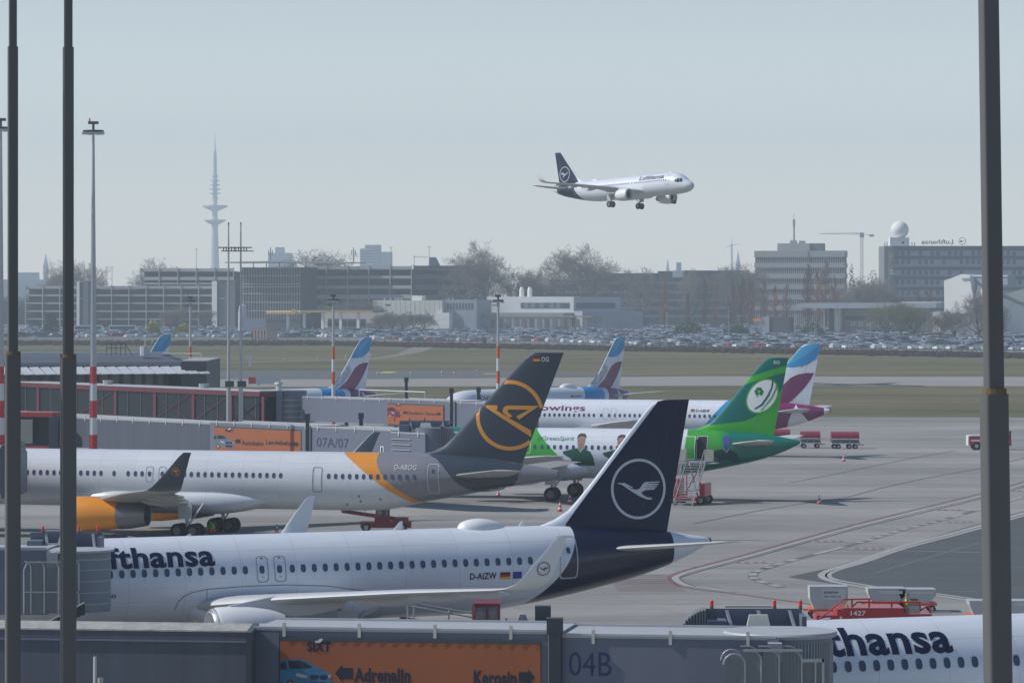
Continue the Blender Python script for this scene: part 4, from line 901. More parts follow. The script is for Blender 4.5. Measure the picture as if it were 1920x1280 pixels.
def cab_top(t, px0, px1, Y, zt, beacons, sc_=1.0, bell=True):
    """ribbed parapet of the docking cab, seen over the tunnel roof"""
    x0, x1 = gx(px0, Y), gx(px1, Y); w = x1 - x0; zb = zt - .9 * sc_
    c = thing if 0 else None
    wall = MB().box(x0 + w * .2, x1, Y + 1.0, Y + 1.12, zb, zt - .05).box(x1 - .1, x1 + .05, Y - .4, Y + 1.2, zb, zt - .2).box(x0 + w * .2, x0 + w * .36, Y - .3, Y + .9, zb, zt - .35).build('cab_parapet', BR, t)
    for u in (.36, .62, .88):
        sr = MB(); X_ = x0 + w * u; sr.add([(X_, Y + 1.0, zt - .1), (X_ + .12, Y + 1.0, zt - .1), (X_ + .32, Y, zb), (X_ + .2, Y, zb), (X_, Y + .9, zt - .1), (X_ + .2, Y - .05, zb)], [(0, 1, 2, 3), (0, 3, 5, 4), (4, 5, 2, 1)]); sr.build('strut', BRL, wall)
    MB().box(x0 + w * .4, x1 + .12, Y - .2, Y - .05, zb - .05, zb + .22).build('beam', BRL, wall)
    MB().rings([[(x0 + w * .53, Y - .1, zb + .35), (x0 + w * .72, Y - .1, zb + .35), (x0 + w * .72, Y + .4, zb + .35), (x0 + w * .53, Y + .4, zb + .35)], [(x0 + w * .55, Y, zb + .72), (x0 + w * .7, Y, zb + .72), (x0 + w * .7, Y + .3, zb + .72), (x0 + w * .55, Y + .3, zb + .72)]]).box(x0 + w * .54, x0 + w * .7, Y, Y + .3, zb + .02, zb + .3).build('floodlight_housing', mat('pale_housing', (.5, .52, .48), .5), wall)
    MB().obox((x0 + w * .36, Y + 1.2), (x0 + w * .75, Y + 1.2), .25, zt - .02, zt + .04).build('canopy_edge', BRL, wall)
    if bell:
        b = MB(); N_ = 9
        for k in range(N_):
            u = k / N_; X0 = x0 + w * .2 * u; hh = (zt + .0 - zb) * (.45 + .55 * math.sin(pi / 2 * u) ** .8)
            b.box(X0, X0 + w * .2 / N_ * .62, Y - .2 + (1 - u) * .4, Y + 1.2, zb - .3, zb + hh)
        b.build('canopy_bellows', mat('bellows_grey', (.2, .22, .24), .7, var=.15), t)
    for u in beacons: red_beacon(t, (x0 + w * u, Y + .9, zt - .08))
cab_top(BR04, 1280, 1508, 131.5, 6.62, (.25, .77, .985))
for px in (1203, 1260, 1352): pass
# ---- bridge of the nearest airliner, far left
t = thing('boarding_bridge', 'grey boarding bridge with curved glazed cab docked at the nearest airliner, far left', 'boarding bridge', (0, 0, 0), 0, 'boarding bridges')
Yb = 176.0
bridge_section(t, 'tunnel', (gx(-160, Yb + 1), Yb + 1.5), (gx(92, Yb), Yb + 1.2), 3.0, 2.9, 5.72)
MB().obox((gx(90, Yb), Yb + .9), (gx(162, Yb), Yb + .9), 2.8, 3.0, 5.7).build('cab_body', BR, t)
rt = MB().lathe([(0, 1.45), (2.6, 1.45)], 30, (gx(143, Yb) - .0, Yb + .7, 3.0), 'z', cap=True).build('cab_drum', MC['slatted_grey'], t, smooth=SM)
k = MB()
for zz in (3.35, 3.85, 4.35, 4.85, 5.3): k.lathe([(0, 1.47), (.05, 1.47)], 30, (gx(143, Yb), Yb + .7, zz), 'z')
k.build('drum_band', BRL, rt); MB().lathe([(0, 1.6), (.1, 1.62), (.13, .02)], 30, (gx(143, Yb), Yb + .7, 5.62), 'z').build('drum_roof', BRL, rt, smooth=SM)
cab_top(t, 18, 188, Yb + 2.2, 6.35, (.34, .74, .95), bell=False)
MB().box(gx(95, Yb) - .1, gx(112, Yb), Yb - .7, Yb - .4, 5.0, 5.65).build('bracket', BRL, t)
st2 = thing('glazed_stair', 'arched clear plastic stair enclosure beside the far left boarding bridge cab, dark steps descending left', 'stair', (gx(80, 174.5), 174.5, 0))
fr = MB(); gl = MB()
for px in (48, 61, 86, 113):
    x = gx(px, 174.5) - st2.location.x; zt = 5.35
    pts = [(x, -.6, 3.1)] + [(x - .28 + .28 * cos(pi / 2 * k / 5), -.6, zt - .28 + .28 * sin(pi / 2 * k / 5)) for k in range(6)] if px > 50 else [(x, -.6, 3.1), (x, -.6, 5.0), (x + .15, -.6, 5.3)]
    for a, b2 in zip(pts, pts[1:]): fr.cyl(a, b2, .04, n=6)
x0, x1 = gx(48, 174.5) - st2.location.x, gx(152, 174.5) - st2.location.x
fr.box(x0, x1, -.63, -.59, 4.0, 4.06); fr.box(x0 + .2, x1, -.63, -.59, 5.3, 5.36); fr.box(x1 - .06, x1, -.63, -.57, 2.9, 5.35); fr.box(x1 - .35, x1 - .31, -.63, -.58, 2.9, 5.3)
fr.build('arched_frame', MC['aluminium_frame'], st2, smooth=SM); gl.box(x0 + .05, x1 - .05, -.56, -.55, 3.1, 5.28).build('clear_panel', CLEAR, st2)
b = MB()
b.prism([(x1 + .25, 3.05), (x1 + .25, 3.55), (x0 - .3, 2.0), (x0 - 1.4, 1.4), (x0 - 1.4, .9), (x0 - .3, 1.3)], -.9, -.75); b.build('stair_side', mat('stair_black', (.03, .035, .04), .6), st2)
b = MB(); 
for k in range(12): u = k / 11; b.box(x0 - 1.3 + (x1 - x0 + 1.4) * u, x0 - 1.1 + (x1 - x0 + 1.4) * u, -.75, .1, 1.0 + 2.2 * u, 1.05 + 2.2 * u)
b.build('steps', DGREY, st2); MB().cyl((x0 - 1.4, -.92, 1.45), (x1 + .25, -.92, 3.6), .03).cyl((x0 - 1.4, -.92, .9), (x1 + .2, -.92, 3.05), .03).build('handrail', MC['aluminium_frame'], st2)
# ---- bridge 07A/07
t = thing('boarding_bridge', 'grey boarding bridge marked 07A/07 with orange Autobahn Landebahn banner behind the grey airliner', 'boarding bridge', (0, 0, 0), 0, 'boarding bridges')
P7 = straight(145, 349, 850, 309.2)
y7 = lambda px: P7(px)[1]
bridge_section(t, 'inner_tunnel', P7(110, 1.9), P7(396, 1.9), 2.8, 3.55, 6.05, BRD); bridge_section(t, 'middle_tunnel', P7(394, 1.7), P7(582, 1.7), 3.4, 3.4, 6.2); s2 = bridge_section(t, 'outer_tunnel', P7(586, 1.6), P7(738, 1.6), 3.6, 3.3, 6.15)
s3 = bridge_section(t, 'cab_body', P7(738, 1.6), P7(802, 1.6), 3.7, 3.25, 6.0)
lift_leg(t, P7(584, -.4), 7.3, 0, .3); lift_leg(t, P7(598, 4.3), 7.3, 0, .3)
bo, f, L_ = banner(t, P7(402, 0), P7(565, 0), .05, 3.55, 5.85, lace=False)
U = lambda px: (px - 402) / 163 * L_
Zf = lambda py, Y: gz(py, Y)
ad_car(bo, f, 0, U(441), gz(838, 333), gz(814, 333) - gz(838, 333), (.12, .15, .2)); logo(bo, f, U(424), U(440), gz(808, 333), .22)
arrow(bo, f, U(442), U(453), gz(825, 333), .5, False); words(bo, f, 'Autobahn', U(455), U(496), gz(831, 333), .36, bold=.03); words(bo, f, 'Landebahn', U(501), U(549), gz(832, 328), .36, bold=.03); arrow(bo, f, U(551), U(562), gz(831, 326), .5, True)
a_, b_ = Vector(P7(586, 1.6)), Vector(P7(738, 1.6)); dd = (b_ - a_).normalized(); nn = Vector((dd.y, -dd.x)); L2 = (b_ - a_).length
decal('gate_number', GN, s2, lambda u, v: (lambda p: (p.x, p.y, gz(837, 322) + v / .73 * .78))(a_ + dd * (L2 * (.08 + .4 * u)) + nn * 1.81), text='07A/07', bold=.0)
decal('door_window', WHITE, s3, lambda u, v: (lambda p: (p.x, p.y, v))(Vector(P7(717, 1.6)) + dd * u + nn * 1.82), polys=[[(0, 4.35), (.42, 4.35), (.42, 4.95), (0, 4.95)]])
decal('door_window', GLASSD, s3, lambda u, v: (lambda p: (p.x, p.y, v))(Vector(P7(717, 1.6)) + dd * u + nn * 1.83), polys=[[(.1, 4.42), (.32, 4.42), (.32, 4.88), (.1, 4.88)]])
b = MB()
for k in range(6): c0, c1 = Vector(P7(740, 1.6)) + nn * 1.9, Vector(P7(775, 1.6)) + nn * 1.9; b.obox(c0, c1, .06, 3.45 + k * .42, 3.5 + k * .42)
b.build('curved_glazing', BRL, s3)
cab_top(t, 725, 842, y7(800) + 3.2, 7.0, (.12, .36, .6), bell=False)
MB().lathe([(0, 1.5), (3.2, 1.5)], 24, ((815 - 960) / FP * (y7(815) + 2), y7(815) + 2, 3.3), 'z', cap=True).build('cab_drum', BR, t, smooth=SM)
b = MB()
for k in range(8): x_ = (826 - 960) / FP * 312 + k * .13; b.box(x_, x_ + .08, 311, 314, 3.4, 6.7 - .03 * k * k)
b.build('canopy_bellows', MC['bellows_grey'], t)
# ---- bridge 08
t = thing('boarding_bridge', 'grey boarding bridge with small orange Flieger banner, reaching from the red framed corridor', 'boarding bridge', (0, 0, 0), 0, 'boarding bridges')
P8 = straight(560, 418, 960, 391)
bridge_section(t, 'inner_tunnel', P8(560, 1.9), P8(720, 1.9), 2.8, 3.7, 6.1); bridge_section(t, 'middle_tunnel', P8(719, 1.7), P8(853, 1.7), 3.3, 3.55, 6.2); s2 = bridge_section(t, 'outer_tunnel', P8(856, 1.6), P8(960, 1.6), 3.6, 3.5, 6.1)
bo, f, L_ = banner(t, P8(727, 0), P8(832, 0), .05, 3.75, 5.75, lace=False); U = lambda px: (px - 727) / 105 * L_
ad_car(bo, f, 0, U(753), gz(779, 410), gz(761, 410) - gz(779, 410), (.2, .03, .05)); logo(bo, f, U(743), U(753), gz(758, 410), .16)
arrow(bo, f, U(756), U(765), gz(771, 408), .4, False); words(bo, f, 'Überflieger', U(766), U(796), gz(774, 408), .28, bold=.02); words(bo, f, 'Flieger', U(799), U(818), gz(775, 406), .28, bold=.02); arrow(bo, f, U(819), U(828), gz(773, 405), .4, True)
decal('gate_number', GN, s2, lambda u, v: (lambda p: (p.x, p.y, gz(781, 400) + v / .73 * .75))(Vector(P8(862, 1.6 - 1.82)) + Vector((u * 1.5, 0))), text='08', bold=.0)
lift_leg(t, P8(854, -.5), 7.6, 0, .32); lift_leg(t, P8(839, 4), 7.6, 0, .32); lift_leg(t, P8(704, 4), 8.4, 0, .3)
MB().cyl((*P8(622, 3.6), 6.2), (*P8(622, 3.6), 7.0), .06).cyl((*P8(622, 3.6), 7.0), (*P8(745, 3.6), 6.95), .06).cyl((*P8(745, 3.6), 6.95), (*P8(745, 3.6), 6.2), .06).build('roof_railing', STEEL, t)
MB().cyl((*P8(628, 1.5), 0), (*P8(628, 1.5), 3.7), .2).cyl((*P8(720, 1.5), 0), (*P8(720, 1.5), 3.6), .2).obox(P8(640, 1.5), P8(715, 1.5), .3, 1.2, 1.5).build('support', DGREY, t)
rt = MB().lathe([(0, 2.0), (3.1, 2.0)], 24, (gx(536, 419), 421, 3.2), 'z', cap=True).build('rotunda', mat('rotunda_glass_grey', (.17, .2, .24), .3, var=.2), t, smooth=SM)
k = MB()
for zz in (3.4, 4.0, 4.6, 5.2, 5.8): k.lathe([(0, 2.03), (.1, 2.03)], 24, (gx(536, 419), 421, zz), 'z')
k.build('rotunda_band', BRL, rt); MB().lathe([(0, 2.3), (.5, 2.3), (.55, .02)], 24, (gx(532, 419), 421, 6.3), 'z').build('rotunda_roof', BR, rt, smooth=SM); MB().box(gx(519, 419), gx(530, 419), 418, 420, 2.8, 6.8).build('rotunda_wall', BR, rt)
MB().cyl((gx(522, 419), 419.6, 6.8), (gx(522, 419), 419.6, 7.5), .3).cyl((gx(522, 419), 419.6, 7.5), (gx(522, 419), 419.6, 7.7), .5, .4).build('roof_vent', GREYP, rt)
# ---- red framed glass corridor
RB = paint('corridor_red', (.1, .014, .024), .6); GL2 = mat('corridor_glass', (.012, .018, .025), .35, spec=.25, var=.3, vs_=(.3, .3, 1), vscale=.6)
t = thing('glass_corridor', 'long dark glass passenger corridor with red steel frame linking pier and bridge rotunda', 'corridor')
Pc = straight(145, 450, 480, 418)
MB().obox(Pc(-60, 1.5), Pc(486, 1.5), 3, 3.4, 6.25).build('glass_wall', GL2, t)
MB().obox(Pc(-60, 1.5), Pc(490, 1.5), 3.4, 6.25, 6.75).build('roof_beam', RB, t); MB().obox(Pc(-60, 1.5), Pc(490, 1.5), 3.3, 6.753, 6.85).build('roof', BRL, t)
MB().obox(Pc(-60, 1.5), Pc(495, 1.5), 3.2, 2.7, 3.1).build('floor_beam', RB, t); MB().obox(Pc(-60, -.15), Pc(500, -.15), .2, 3.15, 3.5).build('handrail_pipe', STEEL, t)
MB().cyl((*Pc(150, -.4), 2.85), (*Pc(490, -.4), 2.85), .12).cyl((*Pc(490, -.4), 2.85), (*Pc(490, -.4), 1.2), .12).cyl((*Pc(415, -.5), 2.4), (*Pc(485, -.5), 2.4), .1).build('service_pipe', STEEL, t)
b = MB(); br = MB()
for px in (70, 215, 289, 361, 432, 492):
    MB().obox(Pc(px, -.06), Pc(px + 5, -.06), .12, 3.1, 6.25).build('red_post', RB, t)
for px in (145, 289, 361, 432):
    br = MB(); br.cyl((*Pc(px, -.05), 3.2), (*Pc(px + 70, -.05), 6.2), .05, n=4); br.cyl((*Pc(px, -.05), 6.2), (*Pc(px + 70 if px < 400 else 490, -.05), 3.2), .04, n=4); br.build('cross_brace', RB, t)
br.build('cross_brace', RB, t)
b = MB()
for px in range(0, 490, 24): b.obox(Pc(px, -.03), Pc(px + 1.2, -.03), .06, 3.4, 6.25)
b.build('mullion', DGREY, t)
b = MB()
for px in (180, 360): b.cyl((*Pc(px, 1.5), 6.85), (*Pc(px, 1.5), 7.3), .5, .6)
b.build('roof_vent', BRL, t)
for px in (60, 300, 480): MB().cyl((*Pc(px, 1.5), 0), (*Pc(px, 1.5), 2.7), .35).build('support', DGREY, t)
t = thing('glass_corridor', 'short glass corridor with bright red roof beam at the left edge, above the grey airliner', 'corridor')
MB().obox((gx(-40, 352), 353), (gx(113, 352), 351), 3.2, 6.2, 6.6).build('roof_beam', paint('dull_red_beam', (.28, .015, .02), .5), t); MB().obox((gx(-40, 352), 353), (gx(111, 352), 351), 3, 3.7, 6.2).build('glass_wall', GL2, t)
MB().obox((gx(-40, 352), 353), (gx(113, 352), 351), 3.1, 3.3, 3.6).build('floor_beam', RED, t); MB().box(gx(45, 352), gx(68, 352), 349.2, 349.4, 3.9, 6.0).build('beige_door', BEI, t)
MB().box(gx(98, 352), gx(115, 352), 349.3, 353, 3.4, 6.2).build('end_wall', BRD, t)
# ---- docking cab at the nose of the grey airliner, its shadow falling on the fuselage
t = thing('boarding_bridge', 'dark docking cab at the nose of the long grey airliner, cut by the left edge', 'boarding bridge', (0, 0, 0), 0, 'boarding bridges')
bridge_section(t, 'tunnel', (gx(-330, 279), 281.5), (gx(10, 279), 280.2), 3.2, 3.0, 6.2, BRD)
MB().box(gx(5, 279), gx(27, 279), 278.2, 282.6, 2.75, 6.45).build('cab_body', BRD, t); b = MB()
for k in range(5): b.box(gx(27, 279) + .02 + k * .1, gx(27, 279) + .09 + k * .1, 278.6, 282.4, 3.0, 6.7 - .05 * k * k)
b.build('canopy_bellows', MC['bellows_grey'], t); MB().box(gx(2, 279) - 1.4, gx(2, 279), 278.9, 279.4, 4.2, 5.2).build('cab_window', GLASSD, t); red_beacon(t, (gx(16, 279), 279, 6.45))
t = thing('antenna_rod', 'thin white rod standing before the nearest boarding bridge, lower left', 'antenna', (gx(178, 100), 100, 0)); MB().cyl((0, 0, 0), (0, 0, 7.2), .035, .03, 8).cyl((0, 0, 7.2), (0, 0, 7.93), .045, .04, 8).build('rod', GREYP, t, smooth=SM)
t = thing('lamp_box', 'small beige lamp box on a post beside the thin white rod, lower left', 'lamp', (gx(188, 100), 100, 0)); MB().cyl((0, 0, 0), (0, 0, 7.1), .04, n=8).build('post', DGREY, t); MB().cyl((0, 0, 7.1), (0, 0, 7.4), .075, n=12).build('lamp_housing', BEI, t, smooth=SM)
# ---- pier building
t = thing('pier_building', 'low terminal pier with long sloping grey metal roof, louvred canopy and dark end block', 'terminal', (gx(150, 462), 462, 0))
ox = t.location.x; lx = lambda px, Y=465: gx(px, Y) - ox
roofm = mat('standing_seam_roof', (.1, .115, .14), .6, .1, var=.1, vs_=(.5, 3, 1), vscale=1)
z_ = lambda py, Y: gz(py, Y)
# roof: ridge at the back, two pitches coming forward, receding to the right
MB().rings([[(lx(-120), 16, 9.85), (lx(-120), 8, 9.4), (lx(-120), 3, 8.9), (lx(-120), 2.6, 8.45), (lx(-120), 24, 8)], [(lx(285), 22, 9.8), (lx(285), 16, 9.5), (lx(335), 12, 8.9), (lx(340), 11.5, 8.45), (lx(340), 30, 8)]]).build('roof', roofm, t)
MB().rings([[(lx(-120), 15.6, 9.75), (lx(-120), 16, 9.75), (lx(-120), 16, 9.98), (lx(-120), 15.6, 9.98)], [(lx(285), 21.6, 9.7), (lx(285), 22, 9.7), (lx(285), 22, 9.93), (lx(285), 21.6, 9.93)]]).build('roof_edge', WHITE, t)
b = MB()
for k in range(24):
    px = -110 + k * 20; x = lx(px); q = k / 23
    b.add([(x, 2 + 9 * q, 8.3), (x + 1.05, 2 + 9 * q, 8.36), (x + 1.35 + 1.1, -2.2 + 9 * q, 7.6), (x + 1.3, -2.2 + 9 * q, 7.55), (x, 2 + 9 * q, 8.38), (x + 1.05, 2 + 9 * q, 8.44), (x + 1.35 + 1.1, -2.2 + 9 * q, 7.68), (x + 1.3, -2.2 + 9 * q, 7.63)], [(0, 1, 2, 3), (4, 7, 6, 5), (0, 4, 5, 1), (1, 5, 6, 2), (2, 6, 7, 3), (3, 7, 4, 0)])
b.build('canopy_louvre', mat('louvre_grey', (.5, .53, .55), .4), t)
gy = mat('pier_glass', (.1, .12, .09), .2, var=.4, vs_=(.3, .3, .3), vscale=1)
MB().rings([[(lx(-120), 4, 0), (lx(-120), 4, 8.2), (lx(-120), 20, 8.2), (lx(-120), 20, 0)], [(lx(334), 13, 0), (lx(334), 13, 8.2), (lx(334), 28, 8.2), (lx(334), 28, 0)]]).build('wall', gy, t)
b = MB()
for px in range(-100, 335, 21):
    q = (px + 120) / 454; b.box(lx(px), lx(px) + .28, 3.6 + 9 * q, 3.95 + 9 * q, 0, 8.1)
b.build('wall_post', DGREY, t)
MB().box(lx(333), lx(381), 8, 30, 0, 9.0).build('end_block', mat('dark_cladding', (.05, .058, .075), .6, var=.1), t); MB().box(lx(332.5), lx(382), 7.8, 30.2, 9.003, 9.12).build('end_block_roof', mat('flat_roof_grey', (.35, .36, .36), .8), t)
MB().cyl((lx(280), 17, 9.35), (lx(360), 17, 9.35), .05).cyl((lx(285), 17, 9.8), (lx(360), 17, 9.8), .05).cyl((lx(360), 17, 9.1), (lx(360), 17, 9.8), .05).build('roof_railing', WHITE, t)
rv = MB().cyl((lx(254), 14, 9.6), (lx(254), 14, 10.7), .5).cyl((lx(256), 14, 10.7), (lx(256), 14, 11.8), .06).cyl((lx(263), 14, 9.6), (lx(270), 14, 11.4), .05); rv.build('roof_vent', GREYP, t)
b = MB()
for i in range(5): b.cyl((lx(182 + i * 9), 14, 9.6), (lx(182 + i * 9), 14, 11.1), .04)
b.cyl((lx(182), 14, 11.1), (lx(216), 14, 11.1), .04).cyl((lx(216), 14, 11.1), (lx(232), 14, 9.6), .04).cyl((lx(182), 14, 10.5), (lx(218), 14, 10.5), .04); b.build('roof_railing', DGREY, t)
# ------------------------------------------------------------------ masts and the steel columns before the window
def banded(t, x, y, z0, bands, r0f, cols, mast='mast_section'):
    pass
def mast(name, label, px, Y, ptop, r0, r1, bands=None, pbase=None, head=True, cat='light mast', red=None, hw=1.0):
    x = gx(px, Y); zt = gz(ptop, Y); t = thing(name, label, cat, (x, Y, 0), 0, 'apron light masts')
    zl = 0; rr = lambda z: r0 + (r1 - r0) * z / zt
    if bands:
        for z0, z1, c in bands: MB().cyl((0, 0, z0), (0, 0, z1), rr(z0), rr(z1), 16).build('painted_band', c, t, smooth=SM)
        zl = bands[-1][1]
    MB().cyl((0, 0, zl), (0, 0, zt), rr(zl), rr(zt), 16).build('mast_pole', STEEL, t, smooth=SM)
    if head:
        h = MB().cyl((-hw, 0, zt), (hw, 0, zt), .07 * hw + .02); h.cyl((0, -hw, zt), (0, hw, zt), .07)
        h.lathe([(0, hw), (.08, hw)], 16, (0, 0, zt), 'z')
        h.build('lamp_ring', DGREY, t)
        l = MB()
        for a in range(0, 360, 60): l.box(hw * .8 * cos(R(a)) - .22, hw * .8 * cos(R(a)) + .22, hw * .8 * sin(R(a)) - .2, hw * .8 * sin(R(a)) + .2, zt - .28, zt - .1)
        l.build('floodlight', GREYP, t); 
        MB().cyl((0, 0, zt), (0, 0, zt + .9 * hw), .1).cyl((-.5 * hw, 0, zt + .8 * hw), (.5 * hw, 0, zt + .8 * hw), .12).build('mast_head', DGREY, t)
        red_beacon(t, (-.3, 0, zt + .85 * hw))
    return t
MR, MW, MO = paint('mast_red_paint', (.5, .03, .035), .5), paint('mast_white_paint', (.62, .63, .64), .5), paint('mast_orange_paint', (.6, .1, .025), .5)
bd = lambda z, n, h, c0, c1: [(z + i * h, z + (i + 1) * h, (c0, c1)[i % 2]) for i in range(n)]
bt = gz(687, 325)
mast('light_mast', 'tall grey floodlight mast with red and white bands at its foot, above the grey airliner', 175, 325, 246, .37, .1, bd(0, 8, bt / 8, MW, MR)[0:8], hw=.85)
mast('light_mast', 'floodlight mast cut off by the left edge of the picture, red and white banded below', 1.5, 325, 240, .37, .1, bd(0, 8, bt / 8, MW, MR), hw=.85)
for px, Y, tp, lab, z in ((625, 445, 562, 'slim light mast with orange and white bands before the first blue burgundy tail', 650), (934, 445, 563, 'slim light mast with orange and white bands left of the grey tail fin', 648), (357, 500, 564, 'slim light mast with orange foot behind the dark end block of the pier', 650)):
    zt = gz(z, Y); n = 8; mast('light_mast', lab, px, Y, tp, .24, .13, bd(0, n, zt / n, MW, MO), hw=.6)
    T_ = bpy.data.objects[[o.name for o in COL.objects if o.get('label') == lab][0]]
    za = gz(tp, Y) - .55; MB().cyl((-.85, 0, za + .45), (.6, 0, za + .45), .05).cyl((-.7, 0, za), (.2, 0, za), .05).build('cross_arm', DGREY, T_)
for px, lab in ((428.5, 'left one of two thin steel masts joined by a small gantry'), (451.5, 'right one of two thin steel masts joined by a small gantry')):
    Y = 372; x = gx(px, Y); zt = gz(421, Y); t = thing('antenna_mast', lab, 'mast', (x, Y, 0), 0, 'pair of steel masts')
    zb = gz(725, Y); zm = gz(640, Y)
    MB().cyl((0, 0, 0), (0, 0, zb), .2, .2, 10).cyl((0, 0, zb), (0, 0, zm), .15, .13, 10).cyl((0, 0, zm), (0, 0, zt), .12, .06, 10).build('mast_pole', STEEL, t, smooth=SM)
    a = MB(); za = gz(465, Y); a.box(-.95, 1.05, -.05, .05, za, za + .1).box(-.7, 1.2, -.05, .05, za - .32, za - .24)
    for k in range(5): a.box(-.5 + k * .25, -.42 + k * .25, -.12, .12, za - .25, za + .02)
    a.build('cross_arm', DGREY, t); MB().lathe([(0, .07), (.16, .07), (.2, .02)], 8, (0, 0, zt), 'z').build('top_lamp', mat('lamp_dark_red', (.25, .03, .03), .5), t)
    MB().box(-.3, .5, -.25, .25, zb, zb + .55).build('junction_box', DGREY, t)
SP = mat('column_grey_paint', (.11, .112, .112), .55, .1, var=.15, vs_=(1, 1, .2), vscale=3)
def steel_column(lab, px, Y, zs, r0, r1, lean=0, rot=12):
    t = thing('steel_column', lab, 'steel column', (gx(px, Y), Y, 0), 0, 'steel columns outside the window'); t.rotation_euler = (0, R(lean), R(rot) * 0)
    def sec(nm, z0, z1, r):
        P = rrect(-r, r, -r, r, r * .3, 3); n = len(P); ca, sa = cos(R(rot)), sin(R(rot)); P = [(p[0] * ca - p[1] * sa, p[0] * sa + p[1] * ca) for p in P]
        return MB().prism(P, z0, z1, 'xy').build(nm, SP, t, smooth=R(40))
    sec('lower_section', 0, zs, r0); sec('upper_section', zs, zs + (22 - zs) * .78 if px < 300 else 30, r1)
    if px < 300: sec('top_section', zs + (22 - zs) * .78, 30, r1 * .78)
    MB().prism([(r0 * 1.04 * cos(k * pi / 8), r0 * 1.04 * sin(k * pi / 8)) for k in range(16)], zs, zs + .05, 'xy').build('sleeve_cap', mat('rusty_cap', (.16, .11, .06), .8, var=.3, vscale=8), t)
    return t
steel_column('tall grey steel column standing at the left edge, left of its twin', 24, 60, gz(665, 60), .112, .075)
steel_column('tall grey steel column, second from the left edge', 128, 60, gz(670, 60), .116, .078)
steel_column('tall grey steel column near the right edge, thickest of the three', 1872, 38, gz(738, 38), .116, .083, lean=0)
bpy.data.objects['steel_column.002'].rotation_euler = (0, R(-.8), 0); bpy.data.objects['steel_column.002'].location.x = gx(1908, 38)
# ------------------------------------------------------------------ far buildings
FB_ = lambda col, nm, **k: mat(nm, col, .8, var=.12, vs_=(.08, .08, .3), vscale=1, **k)
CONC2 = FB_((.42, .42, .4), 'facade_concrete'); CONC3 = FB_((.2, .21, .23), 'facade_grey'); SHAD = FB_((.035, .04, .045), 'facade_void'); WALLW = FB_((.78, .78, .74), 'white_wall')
WALLC = FB_((.62, .61, .53), 'cream_wall'); GLZ = FB_((.06, .075, .095), 'far_window_glass'); BRN = FB_((.16, .13, .1), 'brown_wall'); DKW = FB_((.07, .075, .085), 'dark_wall'); MTL = FB_((.3, .33, .36), 'far_metal')
def bld(name, label, px0, px1, Y, cat='building', group=None):
    x0, x1 = gx(px0, Y), gx(px1, Y); t = thing(name, label, cat, ((x0 + x1) / 2, Y, 0), 0, group); return t, (lambda px: gx(px, Y) - t.location.x), (lambda py: gz(py, Y))
def block(t, nm, x0, x1, y0, y1, z0, z1, m): return MB().box(min(x0, x1), max(x0, x1), y0, y1, z0, z1).build(nm, m, t)
def repeat(t, nm, xs, w, y0, y1, z0, z1, m):
    o = MB().box(-w / 2, w / 2, y0, y1, z0, z1).build(nm, m, t); xs = list(xs); o.location.x = xs[0]
    for x in xs[1:]: c = o.copy(); COL.objects.link(c); c.parent = t; c.location.x = x
    return o
def lin(a, b, n): return [a + (b - a) * i / (n - 1) for i in range(n)]
# car park deck, long low part
def garage(name, label, px0, px1, Y, levels, depth=40, pitch=7.6, pm=CONC2, bm_=CONC2, cols=True, ztop=None, slope=0):
    t, x, z = bld(name, label, px0, px1, Y, 'parking garage', 'parking garages behind the car park'); x0, x1 = x(px0), x(px1)
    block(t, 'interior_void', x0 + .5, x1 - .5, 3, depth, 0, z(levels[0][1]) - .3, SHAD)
    for (pt, pb) in levels:
        block(t, 'parapet', x0, x1, -.1, .25, z(pb), z(pt), pm); block(t, 'deck', x0, x1, .26, 6, z(pb) - .25, z(pb) + .05, CONC3)
    n = max(2, int(abs(x1 - x0) / pitch)); zt = z(levels[0][0]) + .5
    repeat(t, 'column', lin(x0, x1, n), .42, -.5, -.11, 0, zt, pm if cols else CONC3)
    return t, x, z
LV = [(536, 541), (552, 555), (567, 569.5), (582, 584.5), (597, 599)]
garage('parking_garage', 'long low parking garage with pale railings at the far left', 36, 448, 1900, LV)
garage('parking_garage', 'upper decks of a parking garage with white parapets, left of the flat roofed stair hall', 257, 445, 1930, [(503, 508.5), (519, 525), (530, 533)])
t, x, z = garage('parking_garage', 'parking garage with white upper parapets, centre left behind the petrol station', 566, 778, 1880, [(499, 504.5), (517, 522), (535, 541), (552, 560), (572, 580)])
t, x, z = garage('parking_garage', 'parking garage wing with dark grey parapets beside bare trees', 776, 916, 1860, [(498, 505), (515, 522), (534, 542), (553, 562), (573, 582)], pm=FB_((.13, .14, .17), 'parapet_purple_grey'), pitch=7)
t, x, z = bld('stair_hall', 'glazed hall with long flat floating roof between the parking garages', 440, 568, 1870)
block(t, 'wall', x(448), x(566), 1, 30, 0, z(501), DKW); repeat(t, 'mullion', lin(x(452), x(565), 22), .2, .5, .9, z(600), z(501), CONC2)
for py in (501, 516, 532, 537, 550, 566, 582): block(t, 'floor_band', x(446), x(567), .3, .6, z(py + 1.4), z(py), CONC2)
MB().rings([[(x(425), -6, z(493)), (x(425), 20, z(493)), (x(425), 20, z(491)), (x(425), -6, z(491))], [(x(545), -6, z(492.5)), (x(545), 20, z(492.5)), (x(545), 20, z(489)), (x(545), -6, z(489))], [(x(668), -6, z(494)), (x(668), 20, z(494)), (x(668), 20, z(492)), (x(668), -6, z(492))]]).build('floating_roof', MTL, t)
repeat(t, 'roof_post', lin(x(440), x(650), 9), .3, 4, 4.4, z(501), z(492), CONC3)
